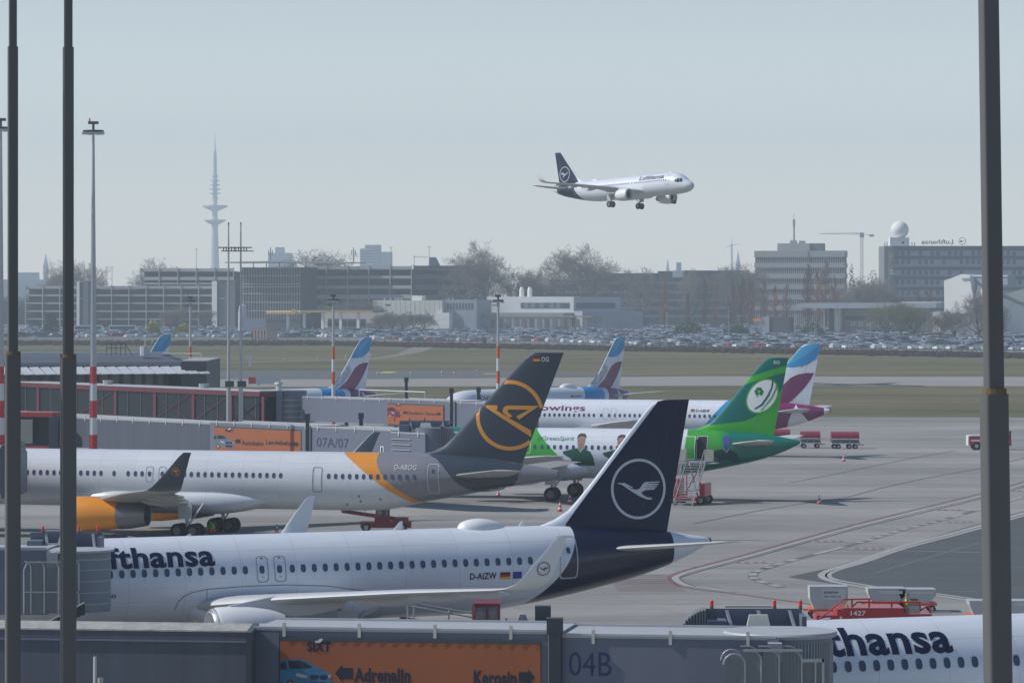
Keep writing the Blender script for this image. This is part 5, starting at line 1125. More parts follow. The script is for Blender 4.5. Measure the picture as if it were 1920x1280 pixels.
for px0, px1, lab in ((145, 167, 'stair tower with tapering pale wall in the long low garage'), (397, 444, 'stair tower with glass slot and purple grey wall')):
    t, x, z = bld('stair_tower', lab, px0, px1, 1880, 'stair tower'); w = px1 - px0
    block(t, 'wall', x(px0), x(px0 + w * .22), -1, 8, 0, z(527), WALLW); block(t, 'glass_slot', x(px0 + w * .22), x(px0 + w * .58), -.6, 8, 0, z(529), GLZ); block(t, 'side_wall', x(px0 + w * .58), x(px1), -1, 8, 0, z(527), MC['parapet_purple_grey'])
    MB().box(x(px0 + w * .22), x(px0 + w * .58), -.65, -.61, z(560), z(559)).build('landing', CONC2, t)
# petrol station
t, x, z = bld('petrol_station', 'petrol station with yellow edged canopy on pale pillars and a cream shop', 490, 708, 1740, 'petrol station')
YEL = FB_((.6, .32, .03), 'canopy_yellow')
block(t, 'canopy', x(493), x(562), -1, 12, z(589), z(583), WALLW); block(t, 'canopy_edge', x(493), x(562), -1.2, -1.02, z(588.5), z(584.5), YEL)
block(t, 'canopy', x(562.2), x(704), 1, 14, z(586), z(581.5), MC['facade_grey']); block(t, 'canopy_edge', x(562.5), x(704), .8, .98, z(585.5), z(583.2), YEL)
block(t, 'emblem_panel', x(546), x(553), -1.5, -1.22, z(589), z(580), WALLW); MB().prism([(x(549.5) + 1.2 * cos(k * pi / 6), z(584.5) + 1.2 * sin(k * pi / 6)) for k in range(12)], -1.7, -1.52).build('emblem', YEL, t)
for px in (529, 562, 599, 635, 670): block(t, 'pillar', x(px), x(px + 5), 2, 3.2, 0, z(586), WALLW)
block(t, 'shop', x(580), x(704), 16, 28, 0, z(586), WALLC); block(t, 'shop_window', x(590), x(665), 15.8, 15.96, z(612), z(598), GLZ); block(t, 'red_panel', x(685), x(691), 15.7, 15.96, z(609), z(602), RED)
for px in (535, 575, 606, 645): block(t, 'pump', x(px), x(px + 3), 5, 6, 0, 2.3, WALLW)
# cream flat building with roof units
t, x, z = bld('depot_building', 'cream flat roofed depot with roof units and outside stair, right of the petrol station', 693, 895, 1790)
block(t, 'wall', x(693), x(831), 0, 22, 0, z(563), WALLC); block(t, 'wall', x(832), x(895), 3, 24, 0, z(562), MTL); block(t, 'lower_wall', x(820), x(848), -2, 3, 0, z(586), WALLW)
block(t, 'roof_unit', x(765), x(785), 4, 9, z(563), z(554), WALLW); repeat(t, 'vent_pipe', [x(p) for p in (710, 722, 732, 738, 744, 838, 846)], .7, 4, 5, z(563), z(558), MTL)
repeat(t, 'window', [x(p) for p in (723,)], 2.4, -.1, .1, z(573), z(570), GLZ); repeat(t, 'window', [x(p) for p in range(838, 892, 6)], .8, 2.9, 3.1, z(580), z(568), GLZ)
repeat(t, 'panel_joint', lin(x(700), x(826), 14), .08, -.05, .0, 0, z(563.5), MTL)
MB().cyl((x(800), -2, z(583)), (x(826), -2, z(612)), .25).cyl((x(800), -2, z(580)), (x(826), -2, z(609)), .1).build('outside_stair', STEEL, t)
# white building with window bands
t, x, z = bld('office_block', 'white two storey block with two dark window bands and a low dock wing of doors', 850, 1195, 1800)
block(t, 'wall', x(907), x(1078), 0, 10, 0, z(556), WALLW); block(t, 'side_wall', x(1078.1), x(1170), 1, 30, 0, z(557), FB_((.36, .37, .42), 'shaded_side_white'))  # right wall: its shade is put into the colour, darker than the white front
block(t, 'window_band', x(974), x(1070), -.12, .1, z(578), z(567.5), GLZ); block(t, 'window_band', x(1084), x(1160), .88, 1.1, z(578), z(567.5), GLZ)
repeat(t, 'window_blind', [x(p) for p in (985, 998, 1015, 1035, 1048)], 2, -.16, -.13, z(577.5), z(568.5), MC['facade_grey'])
block(t, 'dock_wing', x(848), x(1078), -16, -.1, 0, z(586), FB_((.28, .31, .37), 'dock_grey')); block(t, 'dock_wing', x(1078.2), x(1195), -15, .8, 0, z(583), MC['dock_grey'])
block(t, 'yellow_fascia', x(850), x(1135), -16.3, -16.05, z(594), z(591.5), FB_((.35, .25, .07), 'dull_yellow'))
for px in range(937, 1125, 15): block(t, 'dock_door', x(px), x(px + 8.5), -16.2, -16.02, 0, z(597.5), (WALLC, BRN, CONC2)[px % 3] if px not in (1012, 1042) else DKW)
block(t, 'window', x(1135), x(1150), -15.2, -15.02, z(603), z(592), GLZ); block(t, 'glass_entrance', x(863), x(906), -16.2, -16.02, 0, z(596), GLZ)
for px in (968, 984): MB().lathe([(0, 1.1), (3, 1.1), (4.4, .6)], 12, (x(px), 6, z(556)), 'z', cap=True).build('roof_vent', WALLW, t)
t.name = 'office_block'
# long dark flat building behind
t, x, z = bld('long_building', 'long dark flat roofed office building with window bands behind the bare poplars', 1030, 1460, 2100)
for (a, b2, tp) in ((1031, 1120, 524), (1110, 1236, 512), (1236, 1262, 508), (1262, 1285, 520), (1284, 1406, 507), (1406, 1450, 513)):
    m_ = BRN if a == 1236 else DKW; block(t, 'wall', x(a), x(b2), (a % 7), 30, 0, z(tp), m_)
for py in (528, 545, 560, 575, 590):
    block(t, 'wall_band', x(1032), x(1448), -1.2, -.9, z(py + 5), z(py), FB_((.24, .26, .29), 'band_grey'))
# tower block
t, x, z = bld('office_tower', 'grey seven storey office block with roof box and antenna mast', 1413, 1584, 2000)
TG, TD = FB_((.36, .37, .37), 'tower_grey'), FB_((.14, .155, .18), 'tower_shaded_grey')  # second tone: same grey darkened, shade painted on the roof box's right part
xc = x(1515)
for i, (a, b2) in enumerate(((470, 482), (493, 502), (513, 522), (533, 542), (553, 562), (573, 582))):
    block(t, 'parapet', x(1413), xc, 0, 10, z(b2), z(a), TG); block(t, 'parapet', xc + .01, x(1584), 3 if 0 else .4, 10, z(b2), z(a), TG)
block(t, 'window_core', x(1414), x(1582.5), 1, 9.5, 0, z(470.5), GLZ)
repeat(t, 'mullion', lin(x(1415), xc, 28), .45, .5, .9, 0, z(472), TG); repeat(t, 'mullion', lin(xc + 1, x(1583), 16), .35, .7, .95, 0, z(472), TG)
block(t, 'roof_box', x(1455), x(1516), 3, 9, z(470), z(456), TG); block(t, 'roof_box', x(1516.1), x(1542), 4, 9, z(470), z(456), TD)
MB().cyl((x(1482), 10, z(456)), (x(1482), 10, z(410)), .5, .35).cyl((x(1482), 10, z(410)), (x(1482), 10, z(400)), .12).box(x(1480), x(1484), 9.5, 10.5, z(425), z(411)).box(x(1475), x(1487), 9, 11, z(456), z(450)).box(x(1492), x(1502), 9, 12, z(456), z(451)).build('antenna_mast', MTL, t)
# radome building
t, x, z = bld('airline_building', 'long seven storey building with white radome and mirrored rooftop Lufthansa sign', 1658, 2050, 1980)
block(t, 'end_wall', x(1658), x(1676), 0, 30, 0, z(461), FB_((.19, .2, .2), 'end_wall_grey')); block(t, 'window_core', x(1676.1), x(2048), 1.2, 30, 0, z(461.5), FB_((.34, .37, .42), 'blind_grey'))
for (a, b2) in ((461, 470), (480, 486), (500, 506), (518, 524), (538, 544), (557, 563), (575, 582)): block(t, 'spandrel', x(1676.2), x(2050), .3, 1, z(b2), z(a), FB_((.045, .06, .09), 'spandrel_navy'))
for py in (470, 486, 506, 524, 544, 563):
    rr = random.Random(py); repeat(t, 'window', [x(px + 3) for px in (range(1679, 2040, 11) if py < 540 else range(1679, 1780, 11)) if rr.random() < .72][:24], x(6) - x(0), 1.0, 1.15, z(py + 9.5), z(py + 1), FB_((.07, .09, .12), 'dark_pane'))
block(t, 'radome_base', x(1670), x(1706), 3, 12, z(461), z(445), WALLW); block(t, 'radome_window', x(1692), x(1696), 2.8, 2.98, z(457), z(452), GLZ)
MB().sphere((x(1690), 8, z(430.5)), abs(z(430.5) - z(415)) * 1.08, 24, 16).build('radome', WALLW, t, smooth=True)
sg_ = decal('roof_sign_lettering', DK, t, lambda u, v: (x(1789) - (x(1789) - x(1729)) * u, 4, z(457) + v / .73 * (z(448.5) - z(457))), text='Lufthansa', bold=.02)
rx, rz_, rr_ = x(1806), z(452), abs(z(452) - z(445))
rf = lambda u, v: (u, 4, v)
decal('roof_sign_emblem', DK, t, rf, polys=ring2(rx, rz_, rr_, .25, 24)); decal('roof_sign_bird', DK, t, rf, polys=crane_polys(rx, rz_, rr_ * .9, -1))
repeat(t, 'sign_post', [x(p) for p in (1733, 1750, 1770, 1786, 1806)], .15, 4.1, 4.3, z(461), z(456), MTL); repeat(t, 'roof_antenna', [x(p) for p in (1712, 1717, 1661, 1665)], .4, 5, 5.4, z(461), z(454), MTL)
for k, (py, c, w) in enumerate(((474, YEL, 2), (479, WALLW, 1.2), (485, YEL, 2), (492, YEL, 1.2), (498, YEL, 2.5), (505, WALLW, 2.2), (511, WALLW, 2.6))): block(t, 'wall_sign_letter', x(1667.5), x(1667.5) + w * .8, -.2, -.02, z(py + 4), z(py), c)
repeat(t, 'wall_sign_mark', [x(1667)], .6, -.2, -.02, z(562), z(472), MC['tower_grey'])
# white hangar with slanted walls and arched hall
t, x, z = bld('hangar', 'white angular hangar with slanted roof line, left of the right steel column', 1765, 1890, 1560, 'hangar')
MB().prism([(x(1766), 0), (x(1765), z(526)), (x(1800), z(514)), (x(1817), z(517)), (x(1824), z(560)), (x(1824), 0)], 0, 10).build('wall', WALLW, t); MB().prism([(x(1824.1), 0), (x(1824.1), z(558)), (x(1829), z(534)), (x(1842), z(545)), (x(1842), 0)], 2, 10).build('wall', WALLW, t)
MB().prism([(x(1800.5), z(513.5)), (x(1886), z(516.5)), (x(1886), z(534)), (x(1818), z(534)), (x(1817.3), z(517))], 4, 12).build('back_wall', MTL, t); block(t, 'roof_edge', x(1817), x(1887), 3.6, 3.9, z(518.3), z(516.3), WALLW); block(t, 'sign_panel', x(1803), x(1817), -.3, -.02, z(525), z(521), MTL)
t, x, z = bld('hangar', 'white hangar with long sloping grey roof running out of the right edge', 1875, 2080, 1560, 'hangar')
MB().prism([(x(1877), 0), (x(1877), z(556)), (x(1925), z(576)), (x(2010), z(620)), (x(2010), 0)], 0, 30).build('wall', WALLW, t)
MB().rings([[(x(1876), -.5, z(554)), (x(1891), 45, z(537)), (x(1891), 45, z(539)), (x(1876), -.5, z(556))], [(x(2012), -.5, z(612)), (x(2027), 45, z(600)), (x(2027), 45, z(602)), (x(2012), -.5, z(614))]]).build('roof', FB_((.32, .34, .3), 'hangar_roof'), t)
MB().rings([[(x(1890.5), 45, z(537.5)), (x(1892), 47, z(537.5)), (x(1892), 47, z(535.5)), (x(1890.5), 45, z(535.5))], [(x(2026), 45, z(600)), (x(2028), 47, z(600)), (x(2028), 47, z(597)), (x(2026), 45, z(597))]]).build('roof_edge', WALLW, t)
t, x, z = bld('low_annex', 'low grey annex with small windows below the angular hangar', 1745, 1875, 1540)
block(t, 'wall', x(1768), x(1872), 0, 14, 0, z(588), FB_((.27, .27, .28), 'annex_grey')); block(t, 'wall', x(1748), x(1767.8), -.3, 12, 0, z(585), WALLC); repeat(t, 'window', [x(1752), x(1758)], .7, -.5, -.32, z(605), z(598), GLZ)
# low curved canopy building
t, x, z = bld('terminal_hall', 'low hall with long rounded pale canopy roof on thin posts, right of the poplars', 1498, 1765, 1640)
P = [(x(1501) , z(575)), (x(1499), z(573)), (x(1501), z(569.5)), (x(1510), z(568)), (x(1765), z(567)), (x(1765), z(577)), (x(1540), z(578)), (x(1515), z(577))]
MB().prism(P, -8, 10).build('canopy', FB_((.33, .37, .4), 'canopy_metal'), t)
block(t, 'wall', x(1582), x(1745), 0, 14, 0, z(577.5), FB_((.3, .3, .28), 'hall_grey')); block(t, 'wall', x(1567), x(1579), -4, 10, 0, z(578.2), WALLC); block(t, 'wall', x(1554), x(1566.8), -2, 10, 0, z(578.2), DKW)
block(t, 'upper_wall', x(1690), x(1765), 2, 14, z(577), z(566), WALLW)
for px in list(range(1590, 1740, 5)):
    if px % 3: block(t, 'window', x(px), x(px + 2.2), -.2, -.02, z(612), z(603), WALLW)
block(t, 'window_band', x(1584), x(1744), -.14, -.02, z(600), z(592), GLZ); repeat(t, 'post', [x(p) for p in (1551, 1576, 1740, 1746)], .5, -7, -6.5, 0, z(577), MTL)
t, x, z = bld('container_shed', 'small grey shed with dark wall and orange sign behind the parked cars', 1426, 1480, 1600, 'shed')
block(t, 'wall', x(1428), x(1442), 0, 8, 0, z(594), MTL); block(t, 'wall', x(1442.1), x(1480), .5, 8, 0, z(595), DKW); block(t, 'orange_sign', x(1411), x(1427), -.5, .0, z(602), z(597), FB_((.65, .25, .05), 'sign_orange')); repeat(t, 'sign_post', [x(1413), x(1425)], .25, -.2, 0, 0, z(602), MTL)
# far skyline, very pale
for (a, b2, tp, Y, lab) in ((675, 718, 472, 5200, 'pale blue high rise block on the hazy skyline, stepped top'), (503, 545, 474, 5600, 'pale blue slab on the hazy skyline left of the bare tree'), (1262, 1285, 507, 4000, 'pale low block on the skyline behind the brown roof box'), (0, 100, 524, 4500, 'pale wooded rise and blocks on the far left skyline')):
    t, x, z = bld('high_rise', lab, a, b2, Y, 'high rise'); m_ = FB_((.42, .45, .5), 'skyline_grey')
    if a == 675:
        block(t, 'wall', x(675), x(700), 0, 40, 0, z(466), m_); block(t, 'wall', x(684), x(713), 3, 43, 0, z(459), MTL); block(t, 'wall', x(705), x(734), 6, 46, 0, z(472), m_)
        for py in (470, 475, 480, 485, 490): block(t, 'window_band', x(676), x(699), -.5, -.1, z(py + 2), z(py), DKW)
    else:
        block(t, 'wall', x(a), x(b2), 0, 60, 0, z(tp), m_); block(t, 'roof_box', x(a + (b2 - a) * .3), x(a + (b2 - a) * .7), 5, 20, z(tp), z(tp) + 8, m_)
# television tower
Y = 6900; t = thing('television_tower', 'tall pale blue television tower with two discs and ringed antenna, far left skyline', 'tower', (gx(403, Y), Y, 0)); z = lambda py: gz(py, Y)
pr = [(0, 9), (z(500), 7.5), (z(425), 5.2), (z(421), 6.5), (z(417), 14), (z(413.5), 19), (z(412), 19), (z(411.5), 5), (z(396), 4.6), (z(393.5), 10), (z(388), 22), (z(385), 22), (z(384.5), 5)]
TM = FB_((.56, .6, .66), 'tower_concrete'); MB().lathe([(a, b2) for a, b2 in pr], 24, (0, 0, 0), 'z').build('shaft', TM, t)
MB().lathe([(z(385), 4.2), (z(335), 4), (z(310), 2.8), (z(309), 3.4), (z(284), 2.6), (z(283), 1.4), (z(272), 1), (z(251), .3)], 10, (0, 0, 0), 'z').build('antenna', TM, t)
b = MB()
for py, r in ((374, 6), (365, 10), (357, 10), (349, 9), (341, 8), (333, 6)): b.lathe([(z(py), 3), (z(py) + 1.5, r), (z(py) + 3, r), (z(py) + 3.2, 3)], 14, (0, 0, 0), 'z')
b.build('antenna_platform', TM, t)
# crane and wind turbine
Y = 3200; t = thing('tower_crane', 'pale pink tower crane with long jib beyond the grey office block', 'crane', (gx(1616, Y), Y, 0)); z = lambda py: gz(py, Y); x = lambda p: gx(p, Y) - t.location.x
CR_ = FB_((.5, .12, .14), 'crane_red'); b = MB()
for sx in (-.9, .9):
    b.cyl((sx, 0, 0), (sx, 0, z(441)), .28, n=4)
k = 0
while k * 2.5 < z(441) - 3: b.cyl((-.9, 0, k * 2.5), (.9, 0, k * 2.5 + 2.5), .14, n=4).cyl((.9, 0, k * 2.5), (-.9, 0, k * 2.5 + 2.5), .14, n=4); k += 1
b.build('crane_tower', CR_, t); b = MB().cyl((x(1536), 0, z(438)), (x(1640), 0, z(440)), .2, n=4).cyl((x(1536), 0, z(438) + .1), (x(1612), 0, z(436.5)), .15, n=4); k = 0
for k in range(30): u = k / 30; xx = x(1540) + (x(1612) - x(1540)) * u; b.cyl((xx, 0, z(438.5)), (xx + 1.2, 0, z(437)), .12, n=4)
b.build('jib', CR_, t); block(t, 'crane_cab', x(1612), x(1620), -1, 1, z(445), z(436), MTL); block(t, 'counterweight', x(1630), x(1638), -1, 1, z(444), z(440), MTL)
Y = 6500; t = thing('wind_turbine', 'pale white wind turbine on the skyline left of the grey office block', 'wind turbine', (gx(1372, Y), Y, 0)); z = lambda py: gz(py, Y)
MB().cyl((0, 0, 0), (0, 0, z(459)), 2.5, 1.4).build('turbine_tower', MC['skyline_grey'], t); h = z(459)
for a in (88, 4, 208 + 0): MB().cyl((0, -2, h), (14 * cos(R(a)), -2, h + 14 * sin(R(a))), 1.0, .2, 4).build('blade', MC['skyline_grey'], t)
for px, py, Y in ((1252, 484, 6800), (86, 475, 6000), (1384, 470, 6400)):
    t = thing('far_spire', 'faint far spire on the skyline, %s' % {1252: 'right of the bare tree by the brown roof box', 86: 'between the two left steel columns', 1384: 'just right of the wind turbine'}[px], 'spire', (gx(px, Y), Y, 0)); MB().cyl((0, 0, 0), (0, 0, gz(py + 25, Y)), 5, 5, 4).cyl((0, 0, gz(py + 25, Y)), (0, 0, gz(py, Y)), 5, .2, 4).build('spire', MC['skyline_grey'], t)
# roof lamps, lamp posts, box mast on the garage
for i, (px, pt, Y, pb) in enumerate(((366, 467, 1935, 503), (732, 464, 1885, 499), (804, 463, 1865, 498), (197, 501, 1905, 536), (207, 501, 1905, 536))):
    t = thing('street_lamp', 'twin armed lamp post on the garage roof, %s' % ('left of the television tower', 'centre left, right of the pale high rise', 'left of the largest bare tree', 'left of a pair by the banded mast', 'right of a pair by the banded mast')[i], 'lamp post', (gx(px, Y), Y, 0), 0, 'roof deck lamps')
    MB().cyl((0, 8, gz(pb, Y) - 2), (0, 8, gz(pt, Y)), .13, n=5).build('pole', MTL, t); MB().box(-.9, .9, 7.8, 8.2, gz(pt, Y), gz(pt, Y) + .2).build('lamp_head', MTL, t)
for px, lab in ((506, 'phone mast cluster on the garage roof, left'), (662, 'phone mast cluster at the end of the floating roof')):
    Y = 1875; t = thing('phone_mast', lab, 'antenna', (gx(px, Y), Y, 0)); MB().cyl((0, 5, gz(494, Y)), (0, 5, gz(464, Y)), .25).build('pole', MTL, t); repeat(t, 'antenna_panel', [-.9, 0, .9], .4, 4.6, 5.4, gz(479, Y), gz(469, Y), MTL)
t, x, z = bld('roof_box', 'grey box with sloping brace on the right garage wing', 800, 820, 1870, 'roof box'); block(t, 'wall', x(804), x(817), 6, 12, z(500), z(482), MTL); MB().prism([(x(817), z(482)), (x(825), z(498)), (x(817), z(498))], 8, 9).build('brace', MTL, t); MB().cyl((x(775), 8, z(481)), (x(804), 8, z(482)), .12).cyl((x(776), 8, z(498)), (x(776), 8, z(479)), .12).build('pole', MTL, t)
# coaches
def coach(px0, px1, Y, lab):
    L_ = gx(px1, Y) - gx(px0, Y); t = thing('coach', lab, 'coach', (gx((px0 + px1) / 2, Y), Y, 0), 0, 'white coaches parked beyond the grass'); 
    MB().prism([(-L_ / 2, .4), (-L_ / 2, 3.6), (L_ / 2 - 1.2, 3.6), (L_ / 2 - .3, 2.6), (L_ / 2, 1.2), (L_ / 2, .4)], -1.25, 1.25).build('body', WALLW, t)
    MB().box(-L_ / 2 + .3, L_ / 2 - 1.3, -1.29, -1.255, 1.9, 3.1).build('window', GLZ, t); MB().box(-L_ / 2 + .3, L_ / 2 - 1.3, -1.31, -1.256, .6, 1.5).build('lower_stripe', mat('coach_blue', (.08, .1, .35), .5), t)
    for wx in (-L_ * .3, L_ * .3): MB().lathe([(-.15, .1), (-.15, .5), (.15, .5), (.15, .1)], 12, (wx, -1.2, .5), 'y').build('wheel', BLACK, t)
coach(140, 196, 1690, 'white coach parked beyond the grass, left of two beside the banded mast'); coach(205, 259, 1690, 'white coach parked beyond the grass, right of two beside the banded mast')
t = thing('white_hut', 'small hut with vertical red and white stripes on the grass', 'hut', (gx(496, 1465), 1465, 0)); t.name = 'striped_hut'
MB().box(gx(472, 1465) - t.location.x, gx(500, 1465) - t.location.x, 0, 3, 0, 4).build('wall', WALLW, t); MB().box(.9, 4.6, .3, 3, 0, 3.9).build('side_wall', mat('hut_pale_wall', (.42, .36, .36), .7), t)
boxes(t, 'red_stripe', MR, [(-4.68 + k * 1.12, -4.68 + k * 1.12 + .55, -.04, -.01, 0, 3.6) for k in range(5)]); MB().box(-4.8, 4.8, -.1, 3.2, 4.003, 4.25).build('roof', MO, t)
for px0, px1, pt, lab, m_ in ((904, 912, 633, 'brown utility cabinet on the grass edge', BRN), (913, 921, 633, 'white utility cabinet on the grass edge', WALLW)):
    Y = YA(647); t, x, z = bld('utility_cabinet', lab, px0, px1, Y, 'cabinet'); block(t, 'body', x(px0), x(px1), 0, 1.2, 0, z(pt + 1), m_); block(t, 'cabinet_roof', x(px0) - .08, x(px1) + .08, -.08, 1.28, z(pt + 1) + .003, z(pt), MTL)
t, x, z = bld('delivery_truck', 'white box trucks parked in front of the left garage, seen between the thin masts', 410, 500, 1660, 'truck'); block(t, 'cargo_box', x(455), x(498), 0, 2.5, 1.0, z(597), mat('pale_lilac_paint', (.45, .44, .5), .6)); block(t, 'cab', x(452), x(454.9), 0, 2.4, .5, 2.8, WALLW)
for px in (457, 490, 494): MB().lathe([(-.15, .1), (-.15, .5), (.15, .5), (.15, .1)], 12, (x(px), .1, .5), 'y').build('wheel', BLACK, t)
t, x, z = bld('silo', 'pale upright silo with rounded top behind the thin masts', 448, 462, 1670, 'silo'); MB().lathe([(0, 1.9), (8, 1.9), (z(573), 1.5), (z(570), .3)], 14, (0, 0, 0), 'z').build('tank', MC['pale_lilac_paint'], t)
# signs and lights along the taxiways
def sign(px, py, w, h, m_, lab): 
    X_, Y = gp(px, py); t = thing('taxiway_sign', lab, 'sign', (X_, Y, 0)); MB().box(-w / 2, w / 2, -.1, .1, .25, h).build('sign_panel', m_, t); MB().box(-w * .4, -w * .35, -.05, .05, 0, .25).box(w * .35, w * .4, -.05, .05, 0, .25).build('post', DGREY, t); return t
sign(475, 722, 1.8, 1.5, MR, 'small red taxiway sign left of the first blue burgundy tail'); sign(503, 722.5, 4.6, 1.6, GREYP, 'wide grey back of a taxiway sign beside the small red one'); sign(469, 689, .6, 2.6, WHITE, 'thin white marker post on the far grass left of the orange banded mast')
for i, (px, py) in enumerate(((535, 680), (596, 677), (649, 673), (696, 671), (708, 706), (771, 706), (829, 704), (852, 706), (1430, 659), (1476, 661), (895, 702))): 
    X_, Y = gp(px, py); q = MB().cyl((0, 0, 0), (0, 0, .5), .12).sphere((0, 0, .7), .28, 8, 6).build('taxiway_light', mat('light_fitting_pale', (.5, .4, .3), .5)); q.location = (X_, Y, 0); tag(q, 'small taxiway edge light standing in the far grass', 'light', 'taxiway lights in the grass')
# the blocks stand turned a little, their fronts to the morning sun; corner walls turn away from it
def joint_turn(t, names, jx, ang):
    J = Vector((jx, 0, 0)); Q = Matrix.Rotation(ang, 3, 'Z')
    for c in t.children:
        if any(c.name.split('.')[0] == n for n in names[0]) and (names[1](c)):
            c.location = J - Q @ J; c.rotation_euler = (0, 0, ang)
cx_ = lambda c: sum(v.co.x for v in c.data.vertices) / len(c.data.vertices)
for o in list(COL.objects):
    n_ = o.name.split('.')[0]
    if o.parent or n_ not in ('parking_garage', 'stair_hall', 'stair_tower', 'petrol_station', 'depot_building', 'office_block', 'office_tower', 'hangar', 'terminal_hall', 'low_annex', 'container_shed'): continue
    if 'dark grey parapets' in o['label'] : continue
    a_ = -R(18) if 'long low' not in o['label'] and n_ != 'office_tower' else -R(14)
    if n_ == 'office_block': joint_turn(o, (('side_wall', 'window_band', 'dock_wing'), lambda c: cx_(c) > gx(1079, 1800) - o.location.x), gx(1078, 1800) - o.location.x, R(32))
    if n_ == 'hangar' and 'angular' in o['label']: a_ = -R(30)
    o.rotation_euler.z = a_
# ------------------------------------------------------------------ trees
BARK = mat('bark', (.075, .06, .05), .95, var=.2); TWIG = mat('twigs_grey_brown', (.21, .165, .14), .95, var=.25, vscale=.3); TWIGR = mat('twigs_russet', (.2, .085, .045), .95, var=.3, vscale=.2); TWIGG = mat('twigs_budding', (.16, .16, .06), .95, var=.3, vscale=.2); EVG = mat('evergreen', (.03, .05, .025), .95, var=.4, vscale=.4)
def tree_mesh(seed, H, spread, col=False, twigs=1.0):
    rr = random.Random(seed); tr, cr = MB(), MB()
    def limb(b, p, d, L_, r, depth):
        n = 3; q = p
        for i in range(n):
            d2 = (d + Vector((rr.uniform(-1, 1), rr.uniform(-1, 1), rr.uniform(-.3, .6))) * .16).normalized(); e = q + d2 * L_ / n
            b.cyl(q, e, r * (1 - i / n * .45), r * (1 - (i + 1) / n * .45), 3 if depth > 1 else 6, cap=False); q = e; d = d2
            if depth < 5 and i > 0:
                k = 2
                for _ in range(k):
                    ax = Vector((rr.uniform(-1, 1), rr.uniform(-1, 1), rr.uniform(-.5, .8) if not col else rr.uniform(.9, 2.4))).normalized()
                    nd = (d * (.75 if not col else 1.3) + ax * (.8 if not col else .42)).normalized(); limb(cr, q, nd, L_ * rr.uniform(.5, .74), max(r * .5, .03), depth + 1)
    if col:
        tr.cyl((0, 0, 0), (0, 0, H * .95), .3, .05, 6)
        for k in range(46):
            z = H * (.08 + .87 * (k / 46)); a = rr.uniform(0, 6.28); w = spread * math.sin(pi * min(.98, .12 + .86 * (k / 46) ** .8)) ** .7
            base = Vector((0, 0, z)); tip = Vector((cos(a) * w, sin(a) * w, z + H * .13))
            cr.cyl(base, tip, .07, .04, 3, cap=False)
            for j in range(16):
                s0 = base.lerp(tip, rr.uniform(.15, 1)); e = s0 + Vector((rr.uniform(-.5, .5), rr.uniform(-.5, .5), rr.uniform(.7, 1.9))) * (H / 20); cr.cyl(s0, e, .055, .03, 3, cap=False)
    else:
        tr.cyl((0, 0, 0), (0, 0, H * .22), .5, .38, 8, cap=False)
        for k in range(8):
            a = 2 * pi * k / 8 + rr.uniform(-.3, .3); el_ = rr.uniform(.35, 1.25); d = Vector((cos(a) * cos(el_) * spread, sin(a) * cos(el_) * spread, sin(el_))).normalized()
            limb(tr, Vector((0, 0, H * rr.uniform(.14, .24))), d, H * .36, .26, 0)
        limb(tr, Vector((0, 0, H * .2)), Vector((0, 0, 1)), H * .4, .3, 0)
    return tr, cr
PROT = {}
def tree(kind, px, base_py, top_py, lab, seed=1, Y=None, w=1.0, group=None):
    Y = Y or YA(base_py); H = gz(top_py, Y); nm = {'bare': 'bare_tree', 'poplar': 'russet_poplar', 'bud': 'budding_tree', 'grey': 'bare_tree'}[kind]
    key = (kind, seed)
    if key not in PROT:
        tr, cr = tree_mesh(seed, 20, .8 if kind != 'poplar' else 2.2, kind == 'poplar', 1.0)
        t0 = thing(nm, lab, 'tree'); tr.build('trunk', BARK, t0, fixn=False); cr.build('crown', {'bare': TWIG, 'poplar': TWIGR, 'bud': TWIGG, 'grey': TWIG}[kind], t0, fixn=False); zm = max(v[2] for v in cr.v); PROT[key] = (t0, zm); t = t0
    else:
        t = copy_tree(PROT[key][0])
    zm = PROT[key][1]; s = H / zm; t.location = (gx(px, Y), Y, 0); t.scale = (s * w, s * w, s); t.rotation_euler = (0, 0, (px * 1.7) % 6.28); t['label'] = lab
    t['group'] = group or {'bare': 'bare trees beyond the field', 'poplar': 'row of russet poplars', 'bud': 'budding trees by the hall', 'grey': 'bare trees beyond the field'}[kind]; return t
tree('bare', 898, 0, 447, 'largest bare tree, rising beside the dark garage wing', 11, 1842, 1.0)
tree('bare', 1097, 0, 453, 'big round bare tree standing alone right of the largest one', 12, 1900, 1.15)
tree('bare', 972, 0, 497, 'smaller bare tree between the two biggest bare trees', 13, 1845, 1.0); tree('bare', 1012, 0, 502, 'small bare tree just left of the big round one', 12, 1845, .8)
tree('bare', 588, 0, 463, 'bare crown showing above the floating garage roof', 13, 2050, 1.3); tree('bare', 303, 0, 480, 'bare crown above the upper garage decks at left', 11, 2050, 1.2)
tree('bare', 143, 0, 480, 'bare tree behind the second steel column', 12, 2000, 1.1); tree('bare', 97, 0, 520, 'low bare tree between the two left steel columns', 13, 2050, .9)
tree('bare', 1206, 0, 497, 'thin bare tree above the dark long building', 13, 2000, .9); tree('bare', 1299, 0, 500, 'bare tree left of the paired bare tree before the long building', 11, 1950, .8)
tree('bare', 1371, 0, 488, 'bare tree just left of the grey office tower', 12, 1950, .9); tree('bare', 1404, 0, 492, 'narrow bare tree touching the grey office tower', 13, 1980, .7)
rr = random.Random(5)
